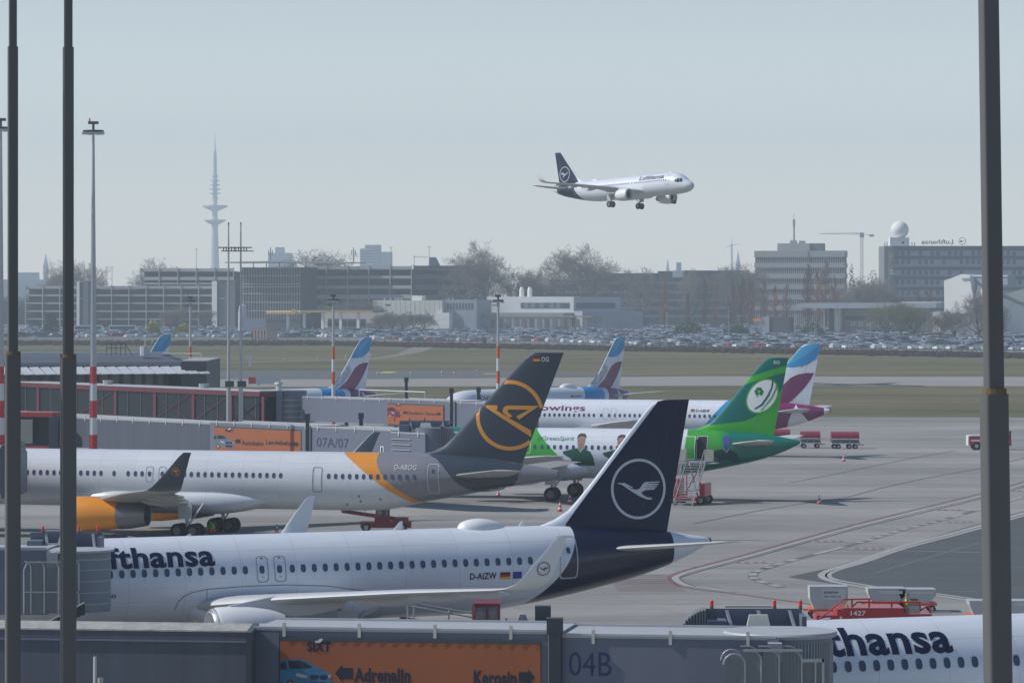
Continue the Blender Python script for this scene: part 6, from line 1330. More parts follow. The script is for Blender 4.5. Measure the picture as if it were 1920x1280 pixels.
for i, px in enumerate((1246, 1290, 1322, 1342, 1375, 1391, 1406, 1433, 1453, 1475, 1515, 1533, 1548, 1566, 1722, 1744, 1782)):
    tp = {1246: 516, 1290: 545, 1322: 520, 1391: 514, 1515: 495, 1533: 500, 1548: 484, 1566: 515, 1722: 540, 1744: 538, 1782: 530}.get(px, rr.uniform(512, 532))
    k = ['first', 'second', 'third', 'fourth', 'fifth', 'sixth', 'seventh', 'eighth', 'ninth', 'tenth', 'eleventh', 'twelfth', 'thirteenth', 'fourteenth', 'fifteenth', 'sixteenth', 'seventeenth'][i]
    tree('poplar', px, 0, tp, 'russet columnar poplar, %s from the left of its row' % k, 20 + i % 3, 1750 + (i * 37) % 90, 1.05)
for px, tp, lab in ((1597, 520, 'first'), (1622, 514, 'second'), (1648, 524, 'third'), (1700, 548, 'fourth')): tree('grey', px, 0, tp, 'grey bare tree between office block and radome building, %s from the left' % lab, 11 + px % 3, 1850, 1.0)
for px, tp, lab in ((1660, 562, 'left'), (1690, 560, 'middle'), (1715, 575, 'right')): tree('bud', px, 0, tp, 'pale green budding tree before the low hall, the %s one of three' % lab, 31, 1500, 1.0)
for px, tp, lab in ((1835, 545, 'dark bare tree before the angular hangar, left of the right steel column'), (1790, 575, 'thin bare tree at the foot of the angular hangar'), (1862, 570, 'bare tree half hidden behind the right steel column'), (1762, 585, 'low bare tree beside the grey annex')): tree('bare', px, 0, tp, lab, 11 + px % 3, 1420, 1.0)
for i, px in enumerate((713, 735, 755, 775, 795)): tree('grey', px, 0, 585 - (i % 2) * 3, 'low clipped bare tree before the cream depot, %s of five' % ('first', 'second', 'third', 'fourth', 'last')[i], 11 + i % 3, 1720, 1.3, 'clipped trees before the depot')
for i, px in enumerate((690, 640, 660, 860, 330, 320, 385)): tree('bare', px, 0, (552, 560, 568, 565, 570, 582, 575)[i], 'bare tree at the foot of the garages, %s' % ('right of the petrol shop', 'left of two above the station canopy', 'right of two above the station canopy', 'right of the depot', 'behind the coaches', 'low and behind the coaches', 'left of the glass slot stair tower')[i], 11 + i % 3, 1800, 1.3)
def bush(px0, px1, pt, Y, lab, m_, nm='bush', n=None):
    x0, x1 = gx(px0, Y), gx(px1, Y); H = gz(pt, Y); b = MB(); r = random.Random(px0)
    for k in range(n or int(500)):
        u = r.uniform(-1, 1); v = r.uniform(0, 1); hh = H * math.sqrt(max(0, 1 - u * u * .9)); c = Vector(((x0 + x1) / 2 + u * (x1 - x0) / 2, Y + r.uniform(-1.5, 1.5), v * hh)); s_ = r.uniform(.25, .6)
        d1 = Vector((r.uniform(-1, 1), r.uniform(-1, 1), r.uniform(-1, 1))).normalized() * s_; d2 = d1.orthogonal().normalized() * s_
        b.add([c - d1, c + d2, c + d1, c - d2], [(0, 1, 2, 3)])
    o = b.build('foliage', m_, None, fixn=False); t = thing(nm, lab, 'bush', ((x0 + x1) / 2, Y, 0)); o.parent = t; o.location = (-(x0 + x1) / 2, -Y, 0); return t
bush(82, 110, 588, 1640, 'dark evergreen bush beyond the grass between the left steel columns', EVG); bush(275, 300, 600, 1600, 'yellow flowering bush right of the coaches', mat('forsythia', (.35, .27, .03), .9, var=.3)); bush(330, 362, 606, 1600, 'low yellow green bush right of the coaches', MC['forsythia'])
bush(1262, 1318, 604, 1560, 'green hedge clump behind the parked cars at centre', mat('green_hedge', (.05, .085, .03), .95, var=.4)); bush(1500, 1545, 606, 1560, 'green bush behind the parked cars right of the shed', MC['green_hedge']); bush(1590, 1604, 494, 2100, 'round dark pine crown beside the grey office block', EVG); bush(1623, 1650, 502, 2100, 'flat dark pine crown right of the crane tower', EVG)
bush(1355, 1405, 608, 1560, 'low green hedge left of the orange shed sign', MC['green_hedge'])
# rough grass strip along the perimeter
b = MB(); r = random.Random(3)
for k in range(9000):
    u = r.random(); px = -40 + 2050 * u
    py = 643.5 + (0 if px < 600 else (px - 600) * .0185) + r.gauss(0, .9); X_, Y_ = gp(px, py + 2); h = r.uniform(.5, 1.5)
    w = r.uniform(.3, .8); b.add([(X_ - w, Y_, 0), (X_ + w, Y_, 0), (X_ + w * .4, Y_, h), (X_ - w * .5, Y_ + .1, h * .8)], [(0, 1, 2, 3)])
tag(b.build('rough_hedge', mat('rough_hedge', (.1, .075, .05), .95, var=.3, vscale=.2), fixn=False), None, None, None, 'stuff')
# far wooded horizon
b = MB(); r = random.Random(8)
for k in range(5200):
    Y = r.uniform(2150, 4200); X_ = r.uniform(-.16, .16) * Y * 1.1; h = r.uniform(6, 15); w = r.uniform(3, 8)
    b.add([(X_ - w, Y, 0), (X_ + w, Y, 0), (X_ + w * r.uniform(.3, .8), Y, h * .8), (X_ + w * r.uniform(-.3, .2), Y + 1, h), (X_ - w * r.uniform(.4, .9), Y, h * .7)], [(0, 1, 2, 3, 4)])
tag(b.build('distant_woods', mat('distant_woods', (.055, .06, .05), .95, var=.4, vscale=.02), fixn=False), None, None, None, 'stuff')
# perimeter fence
b = MB(); pts = [(-60, 640), (600, 641.5), (1000, 647.5), (1300, 656), (1920, 664.5), (2000, 666)]
pl = [Vector((*gp(*p), 0)) for p in pts]; posts = MB()
for a, c in zip(pl, pl[1:]):
    d = c - a; n = int(d.length / 4)
    for k in range(n): p = a + d * k / n; posts.cyl(p, p + Vector((0, 0, 2.3)), .06, n=4)
    for hh in (.1, .8, 1.5, 2.2): b.cyl(a + Vector((0, 0, hh)), c + Vector((0, 0, hh)), .035, n=3)
t = thing('perimeter_fence', 'thin wire perimeter fence between the grass and the car park', 'fence'); posts.build('post', MTL, t, fixn=False)['kind'] = 'stuff'; b.build('wire', MTL, t, fixn=False)
# lamp posts of the car park
for i, (px, pt, Y) in enumerate(((1366, 584, 1450), (1491, 565, 1500), (1250, 588, 1600), (1075, 610, 1500), (1007, 588, 1650), (891, 560, 1700), (872, 568, 1700), (1386, 592, 1560), (1632, 605, 1400), (1527, 612, 1330), (651, 566, 1700), (777, 571, 1690))):
    t = thing('street_lamp', 'thin grey lamp post in the car park, %s from the left' % {651: 'first', 777: 'second', 872: 'third', 891: 'fourth', 1007: 'fifth', 1075: 'sixth', 1250: 'seventh', 1366: 'eighth', 1386: 'ninth', 1491: 'tenth', 1527: 'eleventh', 1632: 'last'}[px], 'lamp post', (gx(px, Y), Y, 0), 0, 'car park lamp posts')
    z_t = gz(pt, Y); MB().cyl((0, 0, 0), (0, 0, z_t), .13, .08, 5).build('pole', MTL, t); MB().box(-.1, .9, -.15, .15, z_t - .02, z_t + .12).build('lamp_head', WHITE, t)
# ------------------------------------------------------------------ the car park
CC = [('white', (.8, .81, .81), 36), ('silver', (.5, .52, .54), 24), ('black', (.02, .022, .025), 20), ('dark grey', (.09, .095, .105), 16), ('dark blue', (.02, .035, .11), 9), ('red', (.38, .02, .02), 5), ('beige', (.33, .3, .25), 2), ('green', (.06, .25, .06), 1)]
CM = [mat('car_paint_%s' % c[0].replace(' ', '_'), c[1], .18, .1, .8, var=.03) for c in CC]
def car_geo(b, kind, mp, mg, mt, detail=True):
    prof = {'hatchback': [(-2.05, .55), (-2.1, .95), (-1.85, 1.12), (-1.5, 1.42), (.35, 1.46), (1.05, 1.0), (1.9, .85), (2.08, .55)], 'saloon': [(-2.3, .5), (-2.32, .95), (-1.6, 1.05), (-.95, 1.4), (.4, 1.42), (1.15, .97), (2.1, .82), (2.3, .5)], 'van': [(-2.4, .6), (-2.42, 1.9), (-2.2, 2.0), (1.2, 1.98), (1.75, 1.3), (2.35, 1.05), (2.45, .6)], 'estate': [(-2.35, .5), (-2.4, .95), (-2.2, 1.42), (.4, 1.45), (1.15, .98), (2.1, .84), (2.32, .5)]}[kind]
    W = .88; low = [p for p in prof]
    belt = 1.0 if kind != 'van' else 1.25
    n = len(prof); b.mi = mp
    ring = lambda f: [(p[0], f * (W if p[1] <= belt + .05 else W * .78), p[1]) for p in prof] + [(prof[-1][0], f * W, .25), (prof[0][0], f * W, .25)]
    A_, B_ = ring(-1), ring(1); m = len(A_); b.add(A_ + B_, [tuple(range(m))[::-1], tuple(range(m, 2 * m))] + [(j, (j + 1) % m, m + (j + 1) % m, m + j) for j in range(m)])
    b.mi = mg
    top = [p for p in prof if p[1] > belt + .1]; x0, x1 = top[0][0], top[-1][0]; zt = top[0][1]
    for s_ in (-1, 1): b.add([(x0 - .1, s_ * W * .92, belt + .05), (x1 + .35, s_ * W * .92, belt + .03), (x1 - .1, s_ * W * .8, zt - .1), (x0 + .15, s_ * W * .8, zt - .1)], [(0, 1, 2, 3)])
    i = prof.index(top[-1]); a, c = prof[i], prof[i + 1]; e = Vector((c[1] - a[1], 0, a[0] - c[0])).normalized() * -.02
    b.add([(a[0] + .08, -.62, a[1] - .02), (a[0] + .08, .62, a[1] - .02), (c[0] - .02, .76, c[1] + .06), (c[0] - .02, -.76, c[1] + .06)], [(0, 1, 2, 3)])
    i = prof.index(top[0]); a, c = prof[i], prof[i - 1]; b.add([(a[0] - .07, -.62, a[1] - .04), (a[0] - .07, .62, a[1] - .04), (c[0] + .0 - .03, .74, c[1] + .08), (c[0] - .03, -.74, c[1] + .08)], [(0, 1, 2, 3)])
    b.mi = mt
    if detail:
        for wx in (-1.35, 1.35):
            for s_ in (-1, 1): b.lathe([(-.1, .05), (-.1, .32), (.1, .32), (.1, .05)], 8, (wx, s_ * .8, .32), 'y')
    else:
        for s_ in (-1, 1): b.box(-1.6, -1.05, s_ * .89 - .01, s_ * .89 + .01, 0, .55).box(1.05, 1.6, s_ * .89 - .01, s_ * .89 + .01, 0, .55)
KINDS = ['hatchback', 'saloon', 'estate', 'van']; CARM = {}
rc = random.Random(42); wts = [c[2] for c in CC]
front = lambda px: 634 if px < 500 else 638 if px < 760 else 641.5 if px < 1000 else 641.5 + (px - 1000) * .032 if px < 1300 else 651 + (px - 1300) * .0125
cells = []
Yr = 1180
rows = []
while Yr < 2060: rows += [Yr, Yr + 5.2]; Yr += 12.4
for ri, Yr in enumerate(rows):
    x = -.135 * Yr + rc.uniform(0, 3)
    while x < .142 * Yr:
        px = 960 + x / Yr * FP; py = HY + FP * CH / Yr
        ok = py < front(px) - 1.2
        if px < 480: ok = ok and py > 617
        elif px < 700: ok = ok and 622 < py < 633
        elif px < 850: ok = ok and py > 620
        elif px < 1180: ok = ok and py > 614
        elif 1408 < px < 1480: ok = ok and py > 617
        else: ok = ok and py > 613
        if ok and rc.random() < (.92 if px > 850 else .6 if px > 480 else .45): cells.append((Yr, x, ri))
        x += rc.uniform(3.5, 4.1)
RN = ['front', 'second', 'third', 'fourth', 'fifth', 'sixth', 'seventh', 'eighth', 'ninth', 'tenth']
cells.sort(key=lambda c: c[0]); stuffc = MB(); big = cells[:300]
print('cars', len(cells))
seen = {}
for i, (Yr, x, ri) in enumerate(cells):
    ci = rc.choices(range(len(CC)), wts)[0]; kd = rc.choices(KINDS, (40, 25, 25, 7))[0]; yaw = R(rc.choice((0, 180)) + rc.uniform(-4, 4) + 36)
    if i < 300:
        if (ci, kd) not in CARM:
            b = MB(); car_geo(b, kd, 0, 1, 2); o = b.build('parked_car', [CM[ci], GLASSD, BLACK]); CARM[(ci, kd)] = o.data; bpy.data.objects.remove(o)
        o = bpy.data.objects.new('parked_car', CARM[(ci, kd)]); COL.objects.link(o); o.location = (x, Yr, .02); o.rotation_euler = (0, 0, yaw)
        px = 960 + x / Yr * FP; zone = 'right of the right steel column' if px > 1875 else 'below the hangars' if px > 1750 else 'below the low canopy hall' if px > 1600 else 'behind the rightmost blue tail' if px > 1480 else 'below the poplar row' if px > 1300 else 'at the left part of the lot'
        tag(o, '%s %s, %s row of the car park, %s' % (CC[ci][0], kd, RN[min(ri - cells[0][2], 9)], zone), 'car', 'cars in the crowded car park')
    else:
        stuffc.T = Matrix.Translation((x, Yr, .02)) @ Matrix.Rotation(yaw, 4, 'Z'); car_geo(stuffc, kd, ci, len(CC), len(CC) + 1, False)
o = stuffc.build('parked_cars', CM + [GLASSD, BLACK], fixn=False); tag(o, 'dense mass of small parked cars filling the back of the car park', 'cars', None, 'stuff')
# ------------------------------------------------------------------ ground vehicles, containers, cones, people
HV, HVG, HVO = mat('hi_vis_yellow', (.5, .6, .04), .7, var=.1), mat('hi_vis_green', (.12, .6, .08), .7, var=.1), mat('hi_vis_orange', (.75, .13, .02), .7, var=.1)
REDV = paint('vehicle_red', (.42, .012, .015), .35); REDD = paint('weathered_red', (.22, .015, .03), .5, var=.2); TYRE = BLACK
def wheel(t, x, y, r, w=.24, nm='wheel'):
    o = MB().lathe([(-w / 2, r * .5), (-w / 2, r * .9), (-w * .35, r), (w * .35, r), (w / 2, r * .9), (w / 2, r * .5)], 16, (x, y, r), 'y').build(nm, TYRE, t, smooth=SM)
    MB().lathe([(-w * .45, .02), (-w * .4, r * .52), (w * .4, r * .52), (w * .45, .02)], 12, (x, y, r), 'y').build('rim', GREYP, o, smooth=SM); return o
def pipe(t, nm, segs, r, m):
    b = MB()
    for a, c in segs: b.cyl(a, c, r, n=6)
    return b.build(nm, m, t, smooth=SM)
# baggage carts
def cart(px, py, W, lab, dbl=False):
    X_, Y = gp(px, py); t = thing('baggage_cart', lab, 'baggage cart', (X_, Y, 0), 0, 'baggage carts under red covers')
    h = W / 2
    MB().box(-h, h, -.75, .75, .55, .68).build('bed', GREYP, t)
    n = 8; P = [(-.78, 1.15)] + [(-.78 * cos(pi * k / n), 1.45 + .42 * sin(pi * k / n)) for k in range(n + 1)] + [(.78, 1.15)]
    b = MB(); b.rings([[(x, p[0], p[1]) for p in P] for x in (-h - .02, -h * .5, 0, h * .5, h + .02)]); b.build('red_cover', mat('tarpaulin_red', (.25, .025, .045), .6, var=.15, bump=.3, vscale=3), t, smooth=R(50))
    q = MB()
    for x in (-h, -h * .33, h * .33, h): q.box(x - .03, x + .03, -.76, -.7, .68, 1.2).box(x - .03, x + .03, .7, .76, .68, 1.2)
    q.box(-h, h, -.765, -.74, .9, .94); q.build('side_rail', STEEL, t)
    MB().box(-h + .02, h - .02, -.5, .5, .69, 1.0).build('load', DGREY, t)
    for x in ((-h * .78, -h * .5, h * .3, h * .75) if dbl else (-h * .7, h * .7)):
        for y in (-.62, .62): wheel(t, x, y, .27, .16)
    MB().box(h, h + .1, -.3, .3, .4, .8).cyl((h, 0, .5), (h + .6, 0, .4), .04).build('tow_bar', DGREY, t); return t
cart(1519, 840, 2.1, 'red covered baggage cart beside the tip of the green airliner tail'); cart(1584, 841, 3.0, 'red covered baggage cart, rightmost of the three on the apron', True); cart(1462, 836, 2.2, 'red covered baggage cart mostly hidden behind the teal tail cone')
# cones
def cone(px, py, lab, h=.75):
    X_, Y = gp(px, py); t = thing('traffic_cone', lab, 'traffic cone', (X_, Y, 0), 0, 'red and white cones'); r0 = .2
    MB().box(-.24, .24, -.24, .24, 0, .05).build('base', MR, t)
    for i in range(5):
        z0, z1 = .05 + (h - .05) * i / 5, .05 + (h - .05) * (i + 1) / 5; MB().cyl((0, 0, z0), (0, 0, z1), r0 * (1 - i / 5.8), r0 * (1 - (i + 1) / 5.8), 12).build('cone_band', (MR, MW)[i % 2], t, smooth=SM)
cone(1582, 865, 'red and white cone on the open apron below the baggage carts'); cone(1536, 945, 'red and white cone in the tail shadow right of the steps'); cone(1050, 959, 'red and white cone by the near wheels of the green airliner', .85)
cone(1068, 945, 'red and white cone just behind the one by the wheels', .85); cone(519, 1003, 'red and white cone behind the white winglet of the nearest airliner', .8); cone(215, 1004, 'red cone top beneath the orange engine', .4); cone(505, 1006, 'low red cone beside the taller one behind the winglet', .3); cone(934, 929, 'small red cone under the grey airliner tail', .4)
# belt loader under the grey airliner
def belt_loader(px, Y, lab, yaw=0, s=1.0):
    t = thing('belt_loader', lab, 'belt loader', (gx(px, Y), Y, 0), yaw, 'red belt loaders'); t.scale = (s, s, s)
    MB().box(-1.5, 2.1, -.8, .8, .3, .72).box(.8, 1.9, -.8, .8, .723, 1.0).build('chassis', REDV if s < 1 else REDD, t); MB().box(-.5, .6, -.75, .75, .723, 1.05).build('cab_base', REDD, t)
    fr = [((-.45, y, 1.05), (-.3, y, 2.0)) for y in (-.72, .72)] + [((.5, y, 1.05), (.5, y, 2.05)) for y in (-.72, .72)] + [((-.3, -.72, 2.0), (.5, -.72, 2.05)), ((-.3, .72, 2.0), (.5, .72, 2.05)), ((-.3, -.72, 2), (-.3, .72, 2)), ((.5, -.72, 2.05), (.5, .72, 2.05)), ((.1, -.72, 1.05), (.1, -.72, 2.02))]
    pipe(t, 'cab_frame', fr, .045, REDD); MB().box(-.42, .48, -.7, -.69, 1.1, 1.95).box(-.42, .48, .69, .7, 1.1, 1.95).build('cab_glass', CLEAR, t); MB().box(-.35, .55, -.78, .78, 2.03, 2.1).build('cab_roof', REDD, t); MB().box(.0, .3, -.2, .2, 1.05, 1.5).build('seat', BLACK, t)
    b = MB(); b.prism([(-2.9, 1.55), (-2.85, 1.35), (1.0, .78), (1.0, .98), (-.6, 1.28)], -.45, .0); b.build('conveyor', REDD, t); MB().prism([(-2.85, 1.57), (.9, 1.02), (.9, 1.06), (-2.85, 1.61)], -.4, -.05).build('belt', BLACK, t)
    pipe(t, 'guard_rail', [((-2.6, -.45, 1.55), (-2.6, -.45, 2.0)), ((-1.2, -.45, 1.3), (-1.2, -.45, 1.85)), ((-2.6, -.45, 2.0), (.2, -.45, 1.5)), ((-2.4, .0, 1.55), (-2.4, .0, 2.05)), ((-2.4, 0, 2.05), (.2, 0, 1.6))], .03, STEEL)
    for x in (-1.1, 1.5):
        for y in (-.75, .75): wheel(t, x, y, .33)
    MB().box(1.9, 2.1, -.6, .6, .5, .75).build('rear_box', REDV, t); return t
belt_loader(716, 286, 'dark red belt loader with raised conveyor under the grey airliner belly')
t = belt_loader(880, 184, 'bright red belt loader behind the nearest boarding bridge, cab to the right', 0, 1.35); t.location.x = gx(908, 184)
MB().box(-.6, .66, -.79, -.77, .74, 1.5).build('cab_door', REDV, t); MB().box(.72, .78, -.95, -.85, 1.3, 1.6).build('mirror', BLACK, t)
# yellow ground power unit
t = thing('ground_power_unit', 'yellow ground power unit beneath the grey bridge 08', 'ground vehicle', (gx(567, 520), 535, 0)); X_, Y = gp(567, 792); t.location = (X_, Y, 0)
MB().box(-.9, .9, -.6, .6, .35, 1.3).build('body', mat('unit_yellow', (.5, .33, .03), .5), t); MB().box(-.7, .1, -.62, -.603, .6, 1.1).build('grille', BLACK, t); MB().cyl((.5, 0, 1.3), (.5, 0, 1.7), .07).build('exhaust_pipe', DGREY, t)
for x in (-.6, .6):
    for y in (-.5, .5): wheel(t, x, y, .25, .16)
# fire engine
X_, Y = gp(1855, 843); t = thing('fire_engine', 'red and white fire engine driving behind the right steel column', 'fire engine', (X_, Y, 0))
MB().box(-2.3, .6, -1.05, 1.05, .55, 1.5).build('body', REDV, t); MB().box(-2.2, .5, -1.0, 1.0, 1.503, 1.62).build('roof_deck', WHITE, t); MB().prism([(.62, .5), (.62, 1.9), (1.1, 2.15), (1.95, 2.1), (2.25, 1.4), (2.3, .5)], -1.0, 1.0).build('cab', REDV, t)
MB().prism([(1.0, 1.35), (1.1, 2.0), (1.85, 1.98), (2.08, 1.4)], -1.03, -1.005).build('cab_window', GLASSD, t); MB().box(2.05, 2.2, -1.3, -1.1, 1.3, 2.1).build('mirror', BLACK, t); MB().box(-2.42, -2.31, -1.0, 1.0, .5, 1.6).build('rear_panel', WHITE, t); MB().box(-2.1, .3, -1.075, -1.053, .95, 1.15).build('side_stripe', WHITE, t); MB().box(1.2, 1.5, -.5, .5, 2.14, 2.3).build('beacon_bar', mat('blue_beacon', (.02, .1, .6), .3), t)
for x in (-1.5, 1.5):
    for y in (-.95, .95): wheel(t, x, y, .45, .3)
# passenger steps at the open door of the green airliner
D0 = AER['root'].matrix_basis @ Vector((29.75, -1.6, 0)); dirn = Vector((sin(R(-15.2)), -cos(R(-15.2)), 0))
t = thing('passenger_steps', 'silver and red mobile passenger steps at the open rear door of the green airliner', 'passenger steps', (D0.x, D0.y, 0), R(-15.2)); W = .75
MB().box(-W - .1, W + .1, -2.4, -.35, 3.25, 3.38).build('platform', STEEL, t)
b = MB(); s_ = MB(); n = 17
for k in range(n): u = k / n; z = 3.25 * (1 - u); y = -2.4 - 4.6 * u; b.box(-W, W, y - .26, y, z - .2, z - .15)
b.build('tread', STEEL, t)
for x in (-W - .06, W + .01): s_.add([(x, -2.4, 3.3), (x + .05, -2.4, 3.3), (x + .05, -7.1, .15), (x, -7.1, .15), (x, -2.4, 3.05), (x + .05, -2.4, 3.05), (x + .05, -7.1, -.0), (x, -7.1, 0)], [(0, 1, 2, 3), (4, 7, 6, 5), (0, 4, 5, 1), (1, 5, 6, 2), (2, 6, 7, 3), (3, 7, 4, 0)])
s_.build('stringer', STEEL, t)
pipe(t, 'handrail', [((x, -2.4, 4.35), (x, -7.1, 1.15)) for x in (-W, W)] + [((x, -2.4 - 1.15 * k, 3.3 - .8 * k), (x, -2.4 - 1.15 * k, 4.35 - .8 * k)) for k in range(5) for x in (-W, W)] + [((x, -2.4, 4.35), (x, -.5, 4.35)) for x in (-W, W)], .03, STEEL)
MB().box(-W - .75, -W - .05, -2.45, -2.4, 3.4, 4.35).box(W + .05, W + .75, -2.45, -2.4, 3.4, 4.35).build('side_screen', BEI, t); MB().box(-W - .8, W + .8, -2.35, -.6, 3.18, 3.245).build('platform_frame', GREYP, t)
MB().box(-1.0, 1.0, -5.6, -2.0, .4, .65).box(.8, 1.25, -4.6, -2.2, .66, 1.7).box(-2.2, -1.0, -3.6, -2.4, .45, .8).box(-1.5, -1.0, -4, -2.2, .81, 2.0).build('chassis', REDV, t)
pipe(t, 'lattice', [((-.6, -4.2, .6), (.5, -2.4, 3.2)), ((.6, -4.2, .6), (-.5, -2.4, 3.2)), ((-.6, -3, .6), (-.6, -3, 2.7)), ((.5, -3, .6), (.5, -3, 2.7)), ((-.7, -5.6, .6), (.7, -6.2, .5))], .06, REDV)
for x in (-1.05, 1.05):
    for y in (-5.2, -2.4): wheel(t, x, y, .38)
for x in (-1.9,): wheel(t, x, -3.0, .38)
# cargo containers
ALU = mat('container_aluminium', (.5, .52, .51), .5, .15, var=.12, bump=.15, vscale=3)
def uld(px, Y, z0, lab, yaw=0, flip=1, txt=True, h=1.14, num=''):
    t = thing('cargo_container', lab, 'cargo container', (gx(px, Y), Y, z0), yaw, 'silver cargo containers')
    P = [(-.78 * flip, 0), (.78 * flip, 0), (1.22 * flip, .42), (1.22 * flip, h), (-.78 * flip, h)] if 0 else [(-.75, 0), (.62, 0), (1.0, .4), (1.0, h), (-1.0, h), (-.98, .5)]
    MB().prism(P, -.75, .75).build('shell', ALU, t); MB().box(-1.01, 1.01, -.76, .76, h, h + .03).build('top_edge', BRL, t)
    pn = MB().box(-.35, .85, -.765, -.752, .5, h - .1).build('label_panel', mat('label_white', (.62, .62, .62), .6), t)
    if txt:
        decal('panel_lettering', DK, pn, lambda u, v: (-.28 + .8 * u, -.769, .82 + v * .2), text='jettainer', bold=.02, shear=.2); decal('panel_number', DK, pn, lambda u, v: (-.28 + .9 * u, -.769, .6 + v * .16), text='AKH 70265 LH', bold=.01)
        decal('side_lettering', DK, t, lambda u, v: (-.92 + .45 * u, -.756, .85 + v * .14), text='jettainer', bold=.02) if 0 else None
    return t
def dolly(px, Y, lab):
    t = thing('container_dolly', lab, 'container dolly', (gx(px, Y), Y, 0), 0, 'low dollies carrying containers'); MB().box(-1.05, 1.05, -.85, .85, .38, .5).build('frame', mat('dolly_orange', (.6, .1, .04), .5), t)
    MB().box(-1.3, -1.05, -.1, .1, .38, .46).build('tow_bar', mat('dolly_orange', (.6, .1, .04), .5), t)
    for x in (-.8, .8):
        for y in (-.7, .7): wheel(t, x, y, .2, .12)
    return t
def lc(px, py, Y): return (gx(px, Y), gz(py, Y))
dolly(1552, 210, 'orange container dolly left of the red loader numbered 1427'); uld(1552, 210, .51, 'silver cargo container on the orange dolly left of the red loader')
dolly(1660, 214, 'orange dolly hidden behind the red loader, left'); uld(1660, 214, .1 + .41, 'silver cargo container behind the rails of the red loader', txt=False, h=.75); dolly(1717, 214, 'orange dolly hidden behind the loader operator'); uld(1717, 214, .51, 'grey cargo container behind the loader operator', txt=False, h=.7)
dolly(1851, 206, 'orange dolly under the left container of the right pair'); uld(1851, 206, .51, 'silver cargo container behind the right steel column, left of a pair', txt=False, h=.7); dolly(1910, 206, 'orange dolly under the right container of the right pair'); uld(1910, 206, .51, 'silver cargo container cut by the right edge of the picture', txt=False, h=.7)
# container loader 1427
Y = 203; t = thing('container_loader', 'red container loader numbered 1427 with rails and operator cage behind the right airliner', 'container loader', (gx(1650, Y), Y, 0)); x = lambda p: gx(p, Y) - t.location.x; z = lambda p: gz(p, Y)
MB().box(x(1577), x(1690), -1.3, 1.3, .25, z(1135.5)).build('body', REDV, t); MB().box(x(1566), x(1577) - .004, -1.2, 1.2, .3, z(1138)).build('control_box', REDV, t); MB().box(x(1528), x(1566) - .005, -1.1, 1.1, .2, z(1150)).build('low_deck', REDV, t)
decal('loader_number', WHITE, t, lambda u, v: (x(1591) + (x(1619) - x(1591)) * u, -1.304, z(1149) + v / .73 * .24), text='1427', bold=.02)
decal('loader_marking', WHITE, t, lambda u, v: (x(1571) + .1 * u, -1.204, .6 + v * .25), polys=[[(0, 0), (1, 0), (1, .5), (0, .5)]])
pipe(t, 'rail', [((x(1533), -1.1, z(1156)), (x(1578), -1.1, z(1120))), ((x(1578), -1.1, z(1120)), (x(1630), -1.1, z(1119))), ((x(1594), -1.1, z(1134)), (x(1604), -1.1, z(1125))), ((x(1604), -1.1, z(1125)), (x(1692), -1.1, z(1125))), ((x(1594), -1.1, z(1120)), (x(1594), -1.1, z(1135))), ((x(1626), -1.1, z(1119)), (x(1626), -1.1, z(1135))), ((x(1668), -1.1, z(1125)), (x(1668), -1.1, z(1135))), ((x(1690), -1.1, z(1125)), (x(1722), -1.1, z(1125))), ((x(1692), -1.1, z(1125)), (x(1694), -1.1, z(1146))), ((x(1720), -1.1, z(1125)), (x(1722), -1.1, z(1142))), ((x(1722), -1.1, z(1140)), (x(1742), -1.1, z(1128))), ((x(1738), -1.1, z(1128)), (x(1740), -1.1, z(1146)))], .045, REDV)
MB().box(x(1690), x(1743), -1.2, 1.2, .25, z(1147)).build('operator_deck', REDV, t); MB().box(x(1695), x(1721), -1.16, -1.15, z(1146), z(1128)).build('cage_screen', CLEAR, t); MB().box(x(1743), x(1783), -.3, -.15, z(1148), z(1146.5)).box(x(1743), x(1783), .15, .3, z(1148), z(1146.5)).build('fork', STEEL, t)
MB().prism([(x(1583) , z(1135.4)), (x(1588), z(1135.4)), (x(1585.5), z(1124))], -1.25, -1.15).build('warning_triangle', mat('warning_yellow', (.6, .45, .03), .5), t)
MB().box(x(1706), x(1720), -.4, .4, z(1124), z(1122)).build('canopy', BLACK, t)
for px in (1590, 1660, 1725):
    for y in (-1.2, 1.2): wheel(t, x(px), y, .3, .25)
# people
SKIN = mat('skin', (.42, .26, .19), .6, var=.08); HAIR = mat('grey_hair', (.2, .19, .18), .8)
def skinned(nm, joints, edges, m, parent, sub=2):
    """one continuous surface grown round a skeleton"""
    me = bpy.data.meshes.new(nm); me.from_pydata([j[:3] for j in joints], edges, []); o = bpy.data.objects.new(nm, me); COL.objects.link(o)
    md = o.modifiers.new('s', 'SKIN'); md.use_smooth_shade = True; sv = me.skin_vertices[0].data
    for i, j in enumerate(joints): sv[i].radius = (j[3], j[3] * (j[4] if len(j) > 4 else 1)); sv[i].use_root = (i == 0)
    s2 = o.modifiers.new('d', 'SUBSURF'); s2.levels = sub; s2.render_levels = sub
    dg = bpy.context.evaluated_depsgraph_get(); m2 = bpy.data.meshes.new_from_object(o.evaluated_get(dg)); bpy.data.objects.remove(o)
    m2.name = nm; m2.materials.clear(); m2.materials.append(m); m2.polygons.foreach_set('use_smooth', [True] * len(m2.polygons)); q = bpy.data.objects.new(nm, m2); return link(q, parent)
